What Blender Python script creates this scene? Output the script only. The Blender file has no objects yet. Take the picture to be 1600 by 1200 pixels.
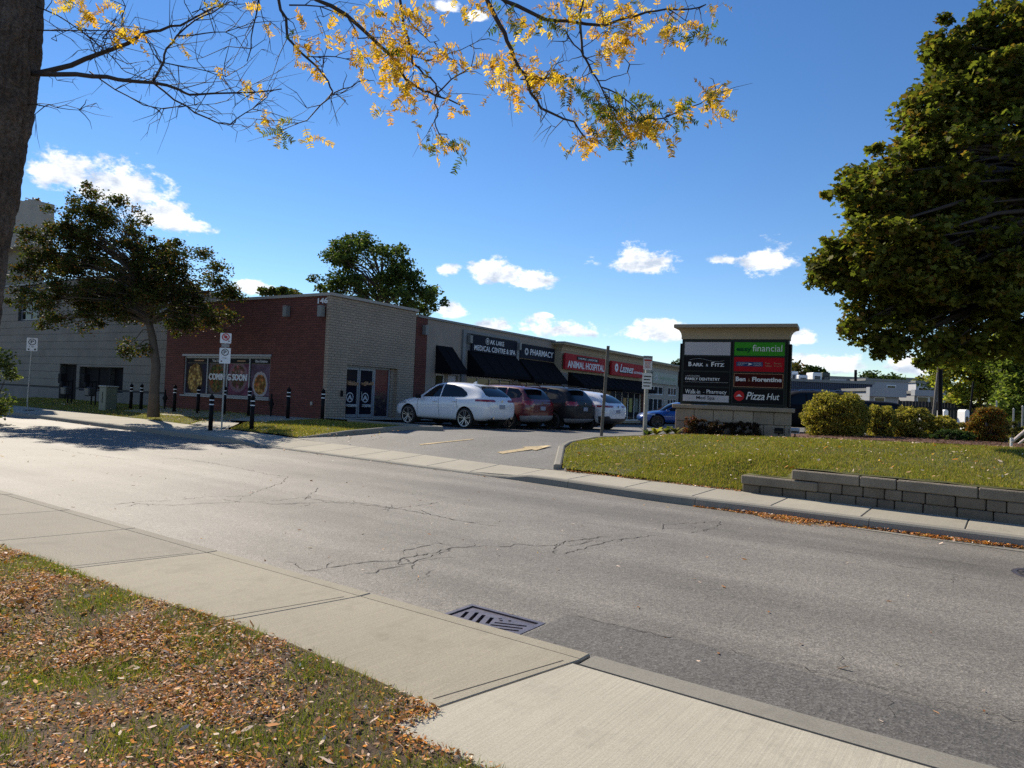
import bpy, bmesh, math, random
import numpy as np
from mathutils import Vector, Matrix, geometry
R = math.radians
random.seed(7)
rng = np.random.default_rng(7)
scene = bpy.context.scene
COL = scene.collection

# ---------------------------------------------------------------- camera
CAM_H, PITCH, ROLL, FPX = 1.65, R(1.03), R(2.4), 1109.0
_f = np.array([0, math.cos(PITCH), math.sin(PITCH)])
_r0 = np.array([1.0, 0, 0]); _u0 = np.cross(_r0, _f)
_r = math.cos(ROLL) * _r0 + math.sin(ROLL) * _u0
_u = np.cross(_r, _f)
cam = bpy.data.cameras.new('camera')
cam.sensor_width = 36.0; cam.lens = FPX / 1600 * 36.0
cam.clip_start = 0.05; cam.clip_end = 4000
camo = bpy.data.objects.new('camera', cam); COL.objects.link(camo)
camo.matrix_world = Matrix(((_r[0], _u[0], -_f[0], 0), (_r[1], _u[1], -_f[1], 0), (_r[2], _u[2], -_f[2], CAM_H), (0, 0, 0, 1)))
scene.camera = camo

# ---------------------------------------------------------------- light
SUN_EL, SUN_LEFT = R(36.0), R(35.0)          # elevation, degrees left of the view direction
sd = Vector((-math.sin(SUN_LEFT) * math.cos(SUN_EL), math.cos(SUN_LEFT) * math.cos(SUN_EL), math.sin(SUN_EL)))
sl = bpy.data.lights.new('sun', 'SUN'); sl.energy = 5.0; sl.angle = R(0.55); sl.color = (1.0, 0.90, 0.74)
so = bpy.data.objects.new('sun', sl); COL.objects.link(so)
so.rotation_euler = sd.to_track_quat('Z', 'Y').to_euler(); so.location = sd * 60
vs = scene.view_settings
vs.view_transform = 'Standard'; vs.look = 'None'; vs.gamma = 1.0; vs.exposure = 0.55
vs.use_curve_mapping = False
scene.cycles.max_bounces = 6; scene.cycles.transparent_max_bounces = 8
scene.cycles.use_denoising = False

# ---------------------------------------------------------------- frames and small maths
ES = np.array([.815, -.579]); ES = ES / np.linalg.norm(ES); EN = np.array([-ES[1], ES[0]])   # along / across the street
def xy(s, n): return (s * ES[0] + n * EN[0], s * ES[1] + n * EN[1])
def snc(x, y): return (x * ES[0] + y * ES[1], x * EN[0] + y * EN[1])
BA = np.array([-7.02, 27.0]); B1 = np.array([math.cos(R(58)), math.sin(R(58))]); B2 = np.array([-B1[1], B1[0]])
def bxy(t, w): return BA + B1 * t + B2 * w        # plaza frame: t along the shop fronts, w behind them (negative = in front)
def ray(px, py): return ((px - 800) / FPX) * _r - ((py - 600) / FPX) * _u + _f
def at(px, py, Y): d = ray(px, py); return np.array([0, 0, CAM_H]) + d * (Y / d[1])
def at_z(px, py, z): d = ray(px, py); return np.array([0, 0, CAM_H]) + d * ((z - CAM_H) / d[2])
def sst(a, b, x): t = min(1, max(0, (x - a) / (b - a))); return t * t * (3 - 2 * t)
itp = lambda x, a, b: float(np.interp(x, a, b))
KERB_S = [-130, -60, -36, -26, -16, -8, -5, 0, 60]; KERB_N = [14.2, 12.9, 12.3, 11.97, 11.9, 11.6, 11.18, 11.14, 11.14]
BACK_S = [-130, -60, -42, -33, -27, -18.3, -13.5, -9.7, -7.7, -4, 0, 60]; BACK_N = [16.6, 15.2, 14.6, 14.55, 14.4, 13.6, 13.3, 12.85, 12.72, 12.52, 12.24, 12.24]
kn = lambda s: itp(s, KERB_S, KERB_N)
bn = lambda s: itp(s, BACK_S, BACK_N)
def drop(s): return sst(-18.2, -16.6, s) * (1 - sst(-8.6, -7.6, s))          # 1 along the lowered driveway kerb
def ktop(s): return .135 - .105 * drop(s)
def lot_h(x, y):
    s, n = snc(x, y); t = (x - BA[0]) * B1[0] + (y - BA[1]) * B1[1]
    L = max(.05, .48 - .015 * max(0, t)) if t < 40 else .05
    L += .4 * math.exp(-((x - 15) ** 2 + (y - 31) ** 2) / 70.0)
    b = bn(s); e = .16 - .05 * drop(s)
    k = min(1, max(0, (n - b) / 2.8))
    return e + (L - e) * k if n > b else e
def lawn_left(n): return itp(n, [12.0, 12.7, 15, 18.2, 21, 24, 29], [-7.0, -7.7, -9.0, -9.9, -10.0, -9.4, -8.5])
def lawn_h(s, n):
    """raised lawn: up from the sidewalk or the wall top to a crest, then a shallow dip with the sign and the hedge"""
    x, y = xy(s, n)
    zc = itp(s, [-9, -6, -3.3, 0], [.77, .875, .97, 1.03]); zb = itp(s, [-9, -7, -5, -3, 5], [.62, .66, .76, .80, .84])
    f = .5 * sst(12.5, 17.2, n) + .5 * min(1, max(0, (n - 12.5) / 4.7))
    z1 = .17 + (zc - .17) * f
    w0 = .45 if s < -3.0 else .635
    w0 += (.635 - w0) * sst(12.85, 14.2, n)
    z2 = w0 + (zc - w0) * sst(12.3, 17.2, n)
    if s < -3.87: z = z1 + max(0, min(z2, .95) - z1) * sst(-6.2, -3.87, s) * sst(12.62, 13.7, n)
    else: z = z2
    z += (zb - z) * sst(17.2, 20.5, n)
    z += .24 * math.exp(-((s + 8.8) ** 2 / 1.0 + (n - 20.2) ** 2 / 2.2))
    l = lot_h(x, y) + .06
    z = l + (z - l) * sst(0, 3.0, s - lawn_left(n))
    k = sst(28.0, 30.0, n)
    return z + (lot_h(x, y) + .02 - z) * k

# ---------------------------------------------------------------- object helpers
def tag(o, label=None, cat=None, group=None, kind=None):
    if label: o['label'] = label
    if cat: o['category'] = cat
    if group: o['group'] = group
    if kind: o['kind'] = kind
    return o
def empty(name, loc=(0, 0, 0), rz=0.0, label=None, cat=None, group=None):
    o = bpy.data.objects.new(name, None); COL.objects.link(o)
    o.location = loc; o.rotation_euler = (0, 0, rz); o.empty_display_size = .2
    return tag(o, label, cat, group)
def link(name, me, mat=None, parent=None, smooth=False):
    o = bpy.data.objects.new(name, me); COL.objects.link(o)
    if mat is not None and not me.materials: me.materials.append(mat)
    if parent is not None: o.parent = parent
    if smooth: me.polygons.foreach_set('use_smooth', [True] * len(me.polygons))
    return o
def mesh(name, verts, faces, mat=None, parent=None, smooth=False):
    me = bpy.data.meshes.new(name); me.from_pydata([tuple(map(float, v)) for v in verts], [], faces); me.update()
    return link(name, me, mat, parent, smooth)
class MB:
    """collects shapes, then builds ONE mesh object"""
    def __init__(s): s.v = []; s.f = []
    def add(s, v, f):
        k = len(s.v); s.v += [tuple(map(float, p)) for p in v]; s.f += [tuple(i + k for i in q) for q in f]; return s
    def box(s, x0, x1, y0, y1, z0, z1):
        v = [(x0, y0, z0), (x1, y0, z0), (x1, y1, z0), (x0, y1, z0), (x0, y0, z1), (x1, y0, z1), (x1, y1, z1), (x0, y1, z1)]
        return s.add(v, [(0, 3, 2, 1), (4, 5, 6, 7), (0, 1, 5, 4), (1, 2, 6, 5), (2, 3, 7, 6), (3, 0, 4, 7)])
    def bbox(s, x0, x1, y0, y1, z0, z1, b):
        """box with chamfered top and side edges"""
        bm = bmesh.new(); bmesh.ops.create_cube(bm, size=1)
        for q in bm.verts: q.co = Vector(((x0 + x1) / 2 + q.co.x * (x1 - x0), (y0 + y1) / 2 + q.co.y * (y1 - y0), (z0 + z1) / 2 + q.co.z * (z1 - z0)))
        bmesh.ops.bevel(bm, geom=bm.edges[:], offset=b, segments=1, affect='EDGES', profile=.5)
        bm.verts.index_update()
        s.add([q.co[:] for q in bm.verts], [tuple(q.index for q in f.verts) for f in bm.faces]); bm.free(); return s
    def prism(s, pts, a, b, ax='y'):
        """polygon pts extruded from a to b; ax y: pts are (x,z); ax x: pts are (y,z); ax z: pts are (x,y)"""
        n = len(pts)
        mk = {'y': lambda p, w: (p[0], w, p[1]), 'x': lambda p, w: (w, p[0], p[1]), 'z': lambda p, w: (p[0], p[1], w)}[ax]
        v = [mk(p, a) for p in pts] + [mk(p, b) for p in pts]
        f = [tuple(range(n))[::-1], tuple(range(n, 2 * n))] + [(i, (i + 1) % n, n + (i + 1) % n, n + i) for i in range(n)]
        return s.add(v, f)
    def tube(s, pts, rad, k=8, cap=True):
        pts = [np.array(p, float) for p in pts]; n = len(pts)
        rad = [rad] * n if not hasattr(rad, '__len__') else rad
        base = len(s.v); ref = None; rings = []
        for i in range(n):
            t = pts[min(i + 1, n - 1)] - pts[max(i - 1, 0)]; t = t / (np.linalg.norm(t) + 1e-9)
            if ref is None: ref = np.array([0, 0, 1.]) if abs(t[2]) < .9 else np.array([1., 0, 0])
            a = np.cross(t, ref); a = a / (np.linalg.norm(a) + 1e-9); b = np.cross(t, a); ref = -b if False else np.cross(a, t)
            rings.append([tuple(pts[i] + rad[i] * (math.cos(2 * math.pi * j / k) * a + math.sin(2 * math.pi * j / k) * b)) for j in range(k)])
        v = [p for r in rings for p in r]; f = []
        for i in range(n - 1):
            for j in range(k): f.append((i * k + j, i * k + (j + 1) % k, (i + 1) * k + (j + 1) % k, (i + 1) * k + j))
        if cap: f.append(tuple(range(k))[::-1]); f.append(tuple(range((n - 1) * k, n * k)))
        return s.add(v, f)
    def lathe(s, prof, k=16, c=(0, 0, 0), ax='z', cap=True):
        v = []; f = []; n = len(prof)
        for i, (r, h) in enumerate(prof):
            for j in range(k):
                a = 2 * math.pi * j / k; p = (r * math.cos(a), r * math.sin(a), h)
                if ax == 'y': p = (p[0], p[2], p[1])
                if ax == 'x': p = (p[2], p[0], p[1])
                v.append((p[0] + c[0], p[1] + c[1], p[2] + c[2]))
        for i in range(n - 1):
            for j in range(k): f.append((i * k + j, i * k + (j + 1) % k, (i + 1) * k + (j + 1) % k, (i + 1) * k + j))
        if cap: f.append(tuple(range(k))[::-1]); f.append(tuple(range((n - 1) * k, n * k)))
        return s.add(v, f)
    def build(s, name, mat=None, parent=None, smooth=False, fix=True):
        o = mesh(name, s.v, s.f, mat, parent, smooth)
        if fix:
            bm = bmesh.new(); bm.from_mesh(o.data); bmesh.ops.recalc_face_normals(bm, faces=bm.faces[:]); bm.to_mesh(o.data); bm.free()
        return o
def copy_tree(o, parent=None, loc=None, rz=None):
    c = o.copy(); COL.objects.link(c); c.parent = parent
    for ch in o.children: copy_tree(ch, c)
    if loc is not None: c.location = loc
    if rz is not None: c.rotation_euler = (0, 0, rz)
    return c
def patch(name, poly, hf, mat, dz=0.0, step=.5, holes=(), parent=None, rough=0.0, extra=None):
    """a ground sheet over the (x,y) polygon, heights from hf(x,y)"""
    P = [Vector(p) for p in poly]; E = [(i, (i + 1) % len(P)) for i in range(len(P))]
    loops = [list(range(len(P)))]
    for h in holes:
        k = len(P); P += [Vector(p) for p in h]; E += [(k + i, k + (i + 1) % len(h)) for i in range(len(h))]
    # densify edges
    PV = []; PE = []
    for a, b in E:
        n = max(1, int((P[b] - P[a]).length / step)); k = len(PV)
        for i in range(n): PV.append(P[a].lerp(P[b], i / n))
        PE.append((k, n, a, b))
    start = {}
    for k, n, a, b in PE: start[a] = k
    ED = []
    for k, n, a, b in PE:
        for i in range(n): ED.append((k + i, k + i + 1 if i < n - 1 else start[b]))
    xs = [p[0] for p in poly]; ys = [p[1] for p in poly]
    def inside(x, y, pl):
        r = False; j = len(pl) - 1
        for i in range(len(pl)):
            if (pl[i][1] > y) != (pl[j][1] > y) and x < (pl[j][0] - pl[i][0]) * (y - pl[i][1]) / (pl[j][1] - pl[i][1]) + pl[i][0]: r = not r
            j = i
        return r
    G = []
    for x in np.arange(min(xs) + step * .37, max(xs), step):
        for y in np.arange(min(ys) + step * .41, max(ys), step):
            if inside(x, y, poly) and not any(inside(x, y, h) for h in holes): G.append(Vector((x + random.uniform(-.1, .1) * step, y + random.uniform(-.1, .1) * step)))
    v, e, f, *_ = geometry.delaunay_2d_cdt(PV + G, ED, [], 0, 1e-5)
    ff = []
    for t in f:
        c = sum((v[i] for i in t), Vector((0, 0))) / len(t)
        if inside(c.x, c.y, poly) and not any(inside(c.x, c.y, h) for h in holes): ff.append(tuple(t))
    vv = [(p.x, p.y, hf(p.x, p.y) + dz + (random.uniform(-rough, rough) if rough else 0)) for p in v]
    o = mesh(name, vv, ff, mat, parent, True)
    bm = bmesh.new(); bm.from_mesh(o.data)
    bmesh.ops.recalc_face_normals(bm, faces=bm.faces[:])
    for q in bm.faces:
        if q.normal.z < 0: q.normal_flip()
    bm.to_mesh(o.data); bm.free()
    return o, inside
def scatter(name, tv, tf, pos, rot, scl, cols, mat, parent=None):
    """N copies of the template (tv, tf) joined into one mesh, a colour per copy in the attribute 'col'"""
    tv = np.asarray(tv, float); N = len(pos); k = len(tv)
    scl = np.asarray(scl, float)
    S = scl[:, None, None] if scl.ndim == 1 else scl[:, None, :]
    V = np.einsum('nij,nkj->nki', rot, tv[None] * S) + np.asarray(pos)[:, None, :]
    V = V.reshape(-1, 3)
    ls = np.array([len(f) for f in tf]); fl = np.concatenate([np.array(f) for f in tf])
    loops = (fl[None] + (np.arange(N) * k)[:, None]).ravel()
    tot = np.tile(ls, N); st = np.concatenate([[0], np.cumsum(tot)[:-1]])
    me = bpy.data.meshes.new(name)
    me.vertices.add(len(V)); me.vertices.foreach_set('co', V.ravel().astype(np.float32))
    me.loops.add(len(loops)); me.loops.foreach_set('vertex_index', loops.astype(np.int32))
    me.polygons.add(len(tot)); me.polygons.foreach_set('loop_start', st.astype(np.int32)); me.polygons.foreach_set('loop_total', tot.astype(np.int32))
    me.update(calc_edges=True)
    if cols is not None:
        ca = me.color_attributes.new('col', 'FLOAT_COLOR', 'POINT')
        c = np.ones((N, k, 4), np.float32); c[:, :, :3] = np.asarray(cols)[:, None, :]
        ca.data.foreach_set('color', c.ravel())
    me.validate()
    return link(name, me, mat, parent)
def rotmats(n, up=0.0, tilt=1.0):
    """random rotations; normals spread by tilt (0 = flat up .. 1 = anything)"""
    yaw = rng.uniform(0, 2 * np.pi, n); a = rng.normal(0, 1, n) * tilt; b = rng.normal(0, 1, n) * tilt
    cy, sy = np.cos(yaw), np.sin(yaw); ca, sa = np.cos(a), np.sin(a); cb, sb = np.cos(b), np.sin(b)
    Z = np.zeros(n); O = np.ones(n)
    Rz = np.stack([np.stack([cy, -sy, Z], 1), np.stack([sy, cy, Z], 1), np.stack([Z, Z, O], 1)], 1)
    Rx = np.stack([np.stack([O, Z, Z], 1), np.stack([Z, ca, -sa], 1), np.stack([Z, sa, ca], 1)], 1)
    Ry = np.stack([np.stack([cb, Z, sb], 1), np.stack([Z, O, Z], 1), np.stack([-sb, Z, cb], 1)], 1)
    return Rz @ Rx @ Ry
def pick(cols, n, p=None, jit=.15):
    cols = np.array(cols); i = rng.choice(len(cols), n, p=p)
    return np.clip(cols[i] * (1 + rng.normal(0, jit, (n, 1))), .003, 1)
# ---------------------------------------------------------------- sky
SKY_STRENGTH, CLOUD_STRENGTH = 0.092, 0.85
world = bpy.data.worlds.new('World'); scene.world = world; world.use_nodes = True
def build_sky():
    nt = world.node_tree; N = nt.nodes; L = nt.links
    for n in list(N): N.remove(n)
    def node(t, **k):
        n = N.new(t)
        for a, b in k.items(): setattr(n, a, b)
        return n
    def mth(op, a, b=None, c=None, clamp=False):
        n = node('ShaderNodeMath', operation=op, use_clamp=clamp)
        for i, v in enumerate((a, b, c)):
            if v is None: continue
            if isinstance(v, (int, float)): n.inputs[i].default_value = float(v)
            else: L.new(v, n.inputs[i])
        return n.outputs[0]
    def noise(vec, sc, det=6, ro=.6):
        n = node('ShaderNodeTexNoise'); n.inputs['Scale'].default_value = sc; n.inputs['Detail'].default_value = det; n.inputs['Roughness'].default_value = ro
        L.new(vec, n.inputs['Vector']); return n.outputs['Fac']
    out = node('ShaderNodeOutputWorld'); bg = node('ShaderNodeBackground'); bg.inputs['Strength'].default_value = SKY_STRENGTH
    sky = node('ShaderNodeTexSky', sky_type='NISHITA'); sky.sun_disc = False
    sky.sun_elevation = SUN_EL; sky.sun_rotation = -SUN_LEFT
    sky.altitude = 300; sky.air_density = 1.0; sky.dust_density = 0.0; sky.ozone_density = 3.0
    hs = node('ShaderNodeHueSaturation'); hs.inputs['Saturation'].default_value = 1.22; hs.inputs['Hue'].default_value = .506; L.new(sky.outputs[0], hs.inputs['Color']); L.new(hs.outputs[0], bg.inputs['Color'])
    d = node('ShaderNodeTexCoord').outputs['Generated']
    nv = node('ShaderNodeVectorMath', operation='NORMALIZE'); L.new(d, nv.inputs[0]); D = nv.outputs[0]
    sp = node('ShaderNodeSeparateXYZ'); L.new(D, sp.inputs[0])
    u = mth('ARCTAN2', sp.outputs[0], sp.outputs[1]); v = mth('ARCSINE', sp.outputs[2])
    wv = node('ShaderNodeVectorMath', operation='MULTIPLY'); wv.inputs[1].default_value = (1, 1, 1.7); L.new(D, wv.inputs[0]); W = wv.outputs[0]
    n1 = noise(W, 22, 9, .62); n2 = noise(W, 70, 8, .68)
    def uv(px, py):
        q = ray(px, py); q = q / np.linalg.norm(q); return math.atan2(q[0], q[1]), math.asin(q[2])
    clouds = [(92, 276, 62, 34), (185, 298, 80, 40), (262, 345, 62, 28), (700, 424, 20, 13), (778, 432, 46, 22), (838, 440, 40, 20), (995, 414, 60, 26), (1198, 410, 46, 30), (1130, 408, 26, 10), (872, 519, 66, 18), (780, 511, 32, 13), (1032, 521, 64, 20), (705, 487, 26, 16), (1250, 573, 46, 20), (1312, 573, 48, 18), (1430, 576, 42, 22), (1252, 530, 28, 14), (690, 12, 30, 14), (745, 28, 18, 9), (400, 452, 34, 14), (850, 494, 14, 5), (560, 492, 60, 14), (1540, 560, 60, 24), (-150, 420, 150, 40), (1750, 420, 120, 34)]
    fld = None
    for cx, cy, rx, ry in clouds:
        u0, v0 = uv(cx, cy); u1, _ = uv(cx + rx, cy); _, v1 = uv(cx, cy - ry)
        a = mth('DIVIDE', mth('SUBTRACT', u, u0), abs(u1 - u0)); b = mth('DIVIDE', mth('SUBTRACT', v, v0 + .1 * abs(v1 - v0)), abs(v1 - v0))
        b = mth('MULTIPLY', b, mth('ADD', 1.0, mth('MULTIPLY', mth('LESS_THAN', b, 0.0), .55)))
        e = mth('SUBTRACT', 1.2, mth('SQRT', mth('ADD', mth('MULTIPLY', a, a), mth('MULTIPLY', b, b))))
        fld = e if fld is None else mth('MAXIMUM', fld, e)
    # scattered clouds of the same kind over the rest of the sky
    low = noise(W, 2.6, 4, .5)
    side = mth('GREATER_THAN', mth('ABSOLUTE', u), R(46))
    gen = mth('SUBTRACT', mth('MULTIPLY', mth('SUBTRACT', low, .60), 7.0), mth('MULTIPLY', mth('SUBTRACT', 1.0, side), 9.0))
    gen = mth('MINIMUM', gen, .8)
    fld = mth('MAXIMUM', fld, gen)
    e = mth('ADD', fld, mth('MULTIPLY', mth('SUBTRACT', n1, .5), 2.6)); e = mth('ADD', e, mth('MULTIPLY', mth('SUBTRACT', n2, .5), 1.3))
    mr = node('ShaderNodeMapRange', interpolation_type='SMOOTHSTEP'); mr.inputs['From Min'].default_value = .05; mr.inputs['From Max'].default_value = .62; mr.inputs['To Max'].default_value = .97
    L.new(e, mr.inputs['Value']); mask = mth('MULTIPLY', mr.outputs[0], mth('GREATER_THAN', v, .004))
    # soft modelling of the cloud: thicker and away from the sun is greyer
    off = node('ShaderNodeVectorMath', operation='ADD'); off.inputs[1].default_value = (-.012, .0, .03); L.new(W, off.inputs[0])
    sh = mth('SUBTRACT', noise(off.outputs[0], 24, 6, .6), noise(W, 24, 6, .6))
    k = mth('ADD', .86, mth('MULTIPLY', sh, -1.6), clamp=True)
    cr = node('ShaderNodeValToRGB'); cr.color_ramp.elements[0].position = .55; cr.color_ramp.elements[0].color = (.50, .57, .68, 1); cr.color_ramp.elements[1].position = .95; cr.color_ramp.elements[1].color = (.98, .98, .98, 1)
    L.new(k, cr.inputs[0])
    cb = node('ShaderNodeBackground'); cb.inputs['Strength'].default_value = CLOUD_STRENGTH; L.new(cr.outputs[0], cb.inputs['Color'])
    mx = node('ShaderNodeMixShader'); L.new(mask, mx.inputs[0]); L.new(bg.outputs[0], mx.inputs[1]); L.new(cb.outputs[0], mx.inputs[2]); L.new(mx.outputs[0], out.inputs['Surface'])
build_sky()
# ---------------------------------------------------------------- materials
class NT:
    def __init__(s, name):
        s.m = bpy.data.materials.new(name); s.m.use_nodes = True; s.t = s.m.node_tree; s.n = s.t.nodes
        s.p = s.n['Principled BSDF']; s.out = s.n['Material Output']
    def node(s, t, **kw):
        n = s.n.new(t)
        for k, v in kw.items(): setattr(n, k, v)
        return n
    def l(s, a, b): s.t.links.new(a, b)
    def val(s, sock, v):
        if hasattr(v, 'bl_idname') or hasattr(v, 'is_linked'): s.l(v, sock)
        else: sock.default_value = v
    def pos(s, kind='geo'):
        if kind == 'geo': return s.node('ShaderNodeNewGeometry').outputs['Position']
        return s.node('ShaderNodeTexCoord').outputs['Object']
    def noise(s, vec, scale, detail=4, rough=.55, dim='3D'):
        n = s.node('ShaderNodeTexNoise'); n.inputs['Scale'].default_value = scale; n.inputs['Detail'].default_value = detail; n.inputs['Roughness'].default_value = rough
        s.l(vec, n.inputs['Vector']); return n.outputs['Fac']
    def ramp(s, fac, stops):
        n = s.node('ShaderNodeValToRGB'); e = n.color_ramp.elements
        while len(e) < len(stops): e.new(.5)
        for q, (p, c) in zip(e, stops): q.position = p; q.color = (*c, 1) if len(c) == 3 else c
        s.l(fac, n.inputs['Fac']); return n.outputs['Color']
    def mix(s, fac, a, b, mode='MIX'):
        n = s.node('ShaderNodeMix', data_type='RGBA', blend_type=mode)
        for sk, v in ((n.inputs['Factor'], fac), (n.inputs[6], a), (n.inputs[7], b)):
            if isinstance(v, (int, float)): sk.default_value = v
            elif isinstance(v, tuple): sk.default_value = (*v, 1) if len(v) == 3 else v
            else: s.l(v, sk)
        return n.outputs[2]
    def math(s, op, a, b=None, c=None):
        n = s.node('ShaderNodeMath', operation=op)
        for i, v in enumerate((a, b, c)):
            if v is None: continue
            if isinstance(v, (int, float)): n.inputs[i].default_value = v
            else: s.l(v, n.inputs[i])
        return n.outputs[0]
    def bump(s, h, strength=.3, dist=.01, prev=None):
        n = s.node('ShaderNodeBump'); n.inputs['Strength'].default_value = strength; n.inputs['Distance'].default_value = dist
        s.l(h, n.inputs['Height'])
        if prev is not None: s.l(prev, n.inputs['Normal'])
        return n.outputs['Normal']
    def done(s, col=None, rough=None, metal=None, spec=None, normal=None):
        p = s.p
        for k, v in (('Base Color', col), ('Roughness', rough), ('Metallic', metal), ('Specular IOR Level', spec), ('Normal', normal)):
            if v is None: continue
            if isinstance(v, (int, float)): p.inputs[k].default_value = v
            elif isinstance(v, tuple): p.inputs[k].default_value = (*v, 1)
            else: s.l(v, p.inputs[k])
        return s.m
def pm(name, col, rough=.6, metal=0.0, var=.12, scale=3.0, bump=0.0, bscale=40.0, bdist=.004, spec=.5, fine=0.0, fscale=60.0, coord='geo', rand=0.0, coat=0.0, dirt=None):
    """plain painted / stone / plastic surface with noise variation"""
    t = NT(name); P = t.pos(coord)
    c = t.mix(1.0, tuple(col), t.ramp(t.noise(P, scale, 5), [(.25, (1 - var,) * 3), (.75, (1 + var,) * 3)]), 'MULTIPLY') if var else None
    if fine: c = t.mix(1.0, c, t.ramp(t.noise(P, fscale, 2, .8), [(.3, (1 - fine,) * 3), (.7, (1 + fine,) * 3)]), 'MULTIPLY')
    if rand:
        oi = t.node('ShaderNodeObjectInfo').outputs['Random']
        c = t.mix(1.0, c, t.ramp(oi, [(0, (1 - rand,) * 3), (1, (1 + rand,) * 3)]), 'MULTIPLY')
    if dirt: c = t.mix(t.ramp(t.noise(P, dirt[1], 6, .7), [(dirt[2], (0, 0, 0)), (dirt[2] + .18, (1, 1, 1))]), c, tuple(dirt[0]))
    nr = t.bump(t.noise(P, bscale, 4, .7), bump, bdist) if bump else None
    m = t.done(c if c is not None else tuple(col), rough, metal, spec, nr)
    if coat: t.p.inputs['Coat Weight'].default_value = coat; t.p.inputs['Coat Roughness'].default_value = .06
    return m
def leafmat(name, trans=.35, rough=.5, gain=1.0):
    t = NT(name); a = t.node('ShaderNodeVertexColor', layer_name='col').outputs['Color']
    c = t.mix(1.0, a, (gain,) * 3, 'MULTIPLY')
    t.done(c, max(rough, .6), 0, .1)
    tr = t.node('ShaderNodeBsdfTranslucent'); t.l(t.mix(1.0, c, (1.05, 1.15, .5), 'MULTIPLY'), tr.inputs['Color'])
    mx = t.node('ShaderNodeMixShader'); mx.inputs[0].default_value = trans
    t.l(t.p.outputs[0], mx.inputs[1]); t.l(tr.outputs[0], mx.inputs[2]); t.l(mx.outputs[0], t.out.inputs['Surface'])
    return t.m
def brickmat(name, c1, c2, mortar, bw=.3, bh=.095, ms=.012, axis='x', bump=.5):
    t = NT(name); P = t.pos('obj'); sp = t.node('ShaderNodeSeparateXYZ'); t.l(P, sp.inputs[0])
    cb = t.node('ShaderNodeCombineXYZ'); t.l(sp.outputs['X' if axis == 'x' else 'Y'], cb.inputs[0]); t.l(sp.outputs['Z'], cb.inputs[1])
    b = t.node('ShaderNodeTexBrick'); t.l(cb.outputs[0], b.inputs['Vector'])
    b.inputs['Color1'].default_value = (*c1, 1); b.inputs['Color2'].default_value = (*c2, 1); b.inputs['Mortar'].default_value = (*mortar, 1)
    b.inputs['Scale'].default_value = 1.0; b.inputs['Mortar Size'].default_value = ms; b.inputs['Brick Width'].default_value = bw; b.inputs['Row Height'].default_value = bh; b.inputs['Mortar Smooth'].default_value = .3; b.inputs['Bias'].default_value = 0.0
    c = t.mix(1.0, b.outputs['Color'], t.ramp(t.noise(P, .7, 6, .6), [(.25, (.82,) * 3), (.75, (1.15,) * 3)]), 'MULTIPLY')
    c = t.mix(1.0, c, t.ramp(t.noise(P, 14, 3, .7), [(.3, (.85,) * 3), (.7, (1.12,) * 3)]), 'MULTIPLY')
    n1 = t.bump(b.outputs['Fac'], bump, -.012); n2 = t.bump(t.noise(P, 60, 4, .7), .25, .004, n1)
    return t.done(c, .85, 0, .3, n2)
M = {}
# asphalt of the street: speckled aggregate, long wheel-track streaks, stains
def asphalt(name, base, streak=True, warm=(1.09, 1.0, .87), rough=.62, spec=.35):
    t = NT(name); P = t.pos('geo')
    mp = t.node('ShaderNodeMapping'); mp.inputs['Rotation'].default_value = (0, 0, R(35.4)); t.l(P, mp.inputs['Vector'])
    st = t.node('ShaderNodeVectorMath', operation='MULTIPLY'); st.inputs[1].default_value = (.05, .9, 1); t.l(mp.outputs[0], st.inputs[0])
    c = t.ramp(t.noise(P, 95, 4, .85), [(.30, tuple(base * .42 * w for w in warm)), (.5, tuple(base * w for w in warm)), (.70, tuple(base * 1.85 * w for w in warm))])
    v = t.node('ShaderNodeTexVoronoi'); v.inputs['Scale'].default_value = 70; t.l(P, v.inputs['Vector'])
    c = t.mix(1.0, c, t.ramp(v.outputs['Color'], [(.1, (.7,) * 3), (.5, (1,) * 3), (.92, (1.4,) * 3)]), 'MULTIPLY')
    c = t.mix(1.0, c, t.ramp(t.noise(P, 24, 3, .8), [(.3, (.78,) * 3), (.7, (1.2,) * 3)]), 'MULTIPLY')
    if streak: c = t.mix(1.0, c, t.ramp(t.noise(st.outputs[0], 1.0, 5, .6), [(.32, (.72,) * 3), (.68, (1.18,) * 3)]), 'MULTIPLY')
    c = t.mix(1.0, c, t.ramp(t.noise(P, .45, 7, .62), [(.3, (.78,) * 3), (.7, (1.14,) * 3)]), 'MULTIPLY')
    c = t.mix(1.0, c, t.ramp(t.noise(P, 2.7, 6, .7), [(.25, (.9,) * 3), (.7, (1.05,) * 3)]), 'MULTIPLY')
    h = t.math('ADD', t.noise(P, 140, 3, .8), t.math('MULTIPLY', v.outputs['Distance'], .8))
    n1 = t.bump(h, .55, .004); n2 = t.bump(t.noise(P, 9, 3), .15, .01, n1)
    return t.done(c, rough, 0, spec, n2)
M['road'] = asphalt('street_asphalt', .168, rough=.72, spec=.28)
M['lot'] = asphalt('lot_asphalt', .14, False, (1.05, 1.0, .92), .75, .25)
M['patch'] = asphalt('patch_asphalt', .105, False, (1.06, 1.0, .92), .8)
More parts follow.
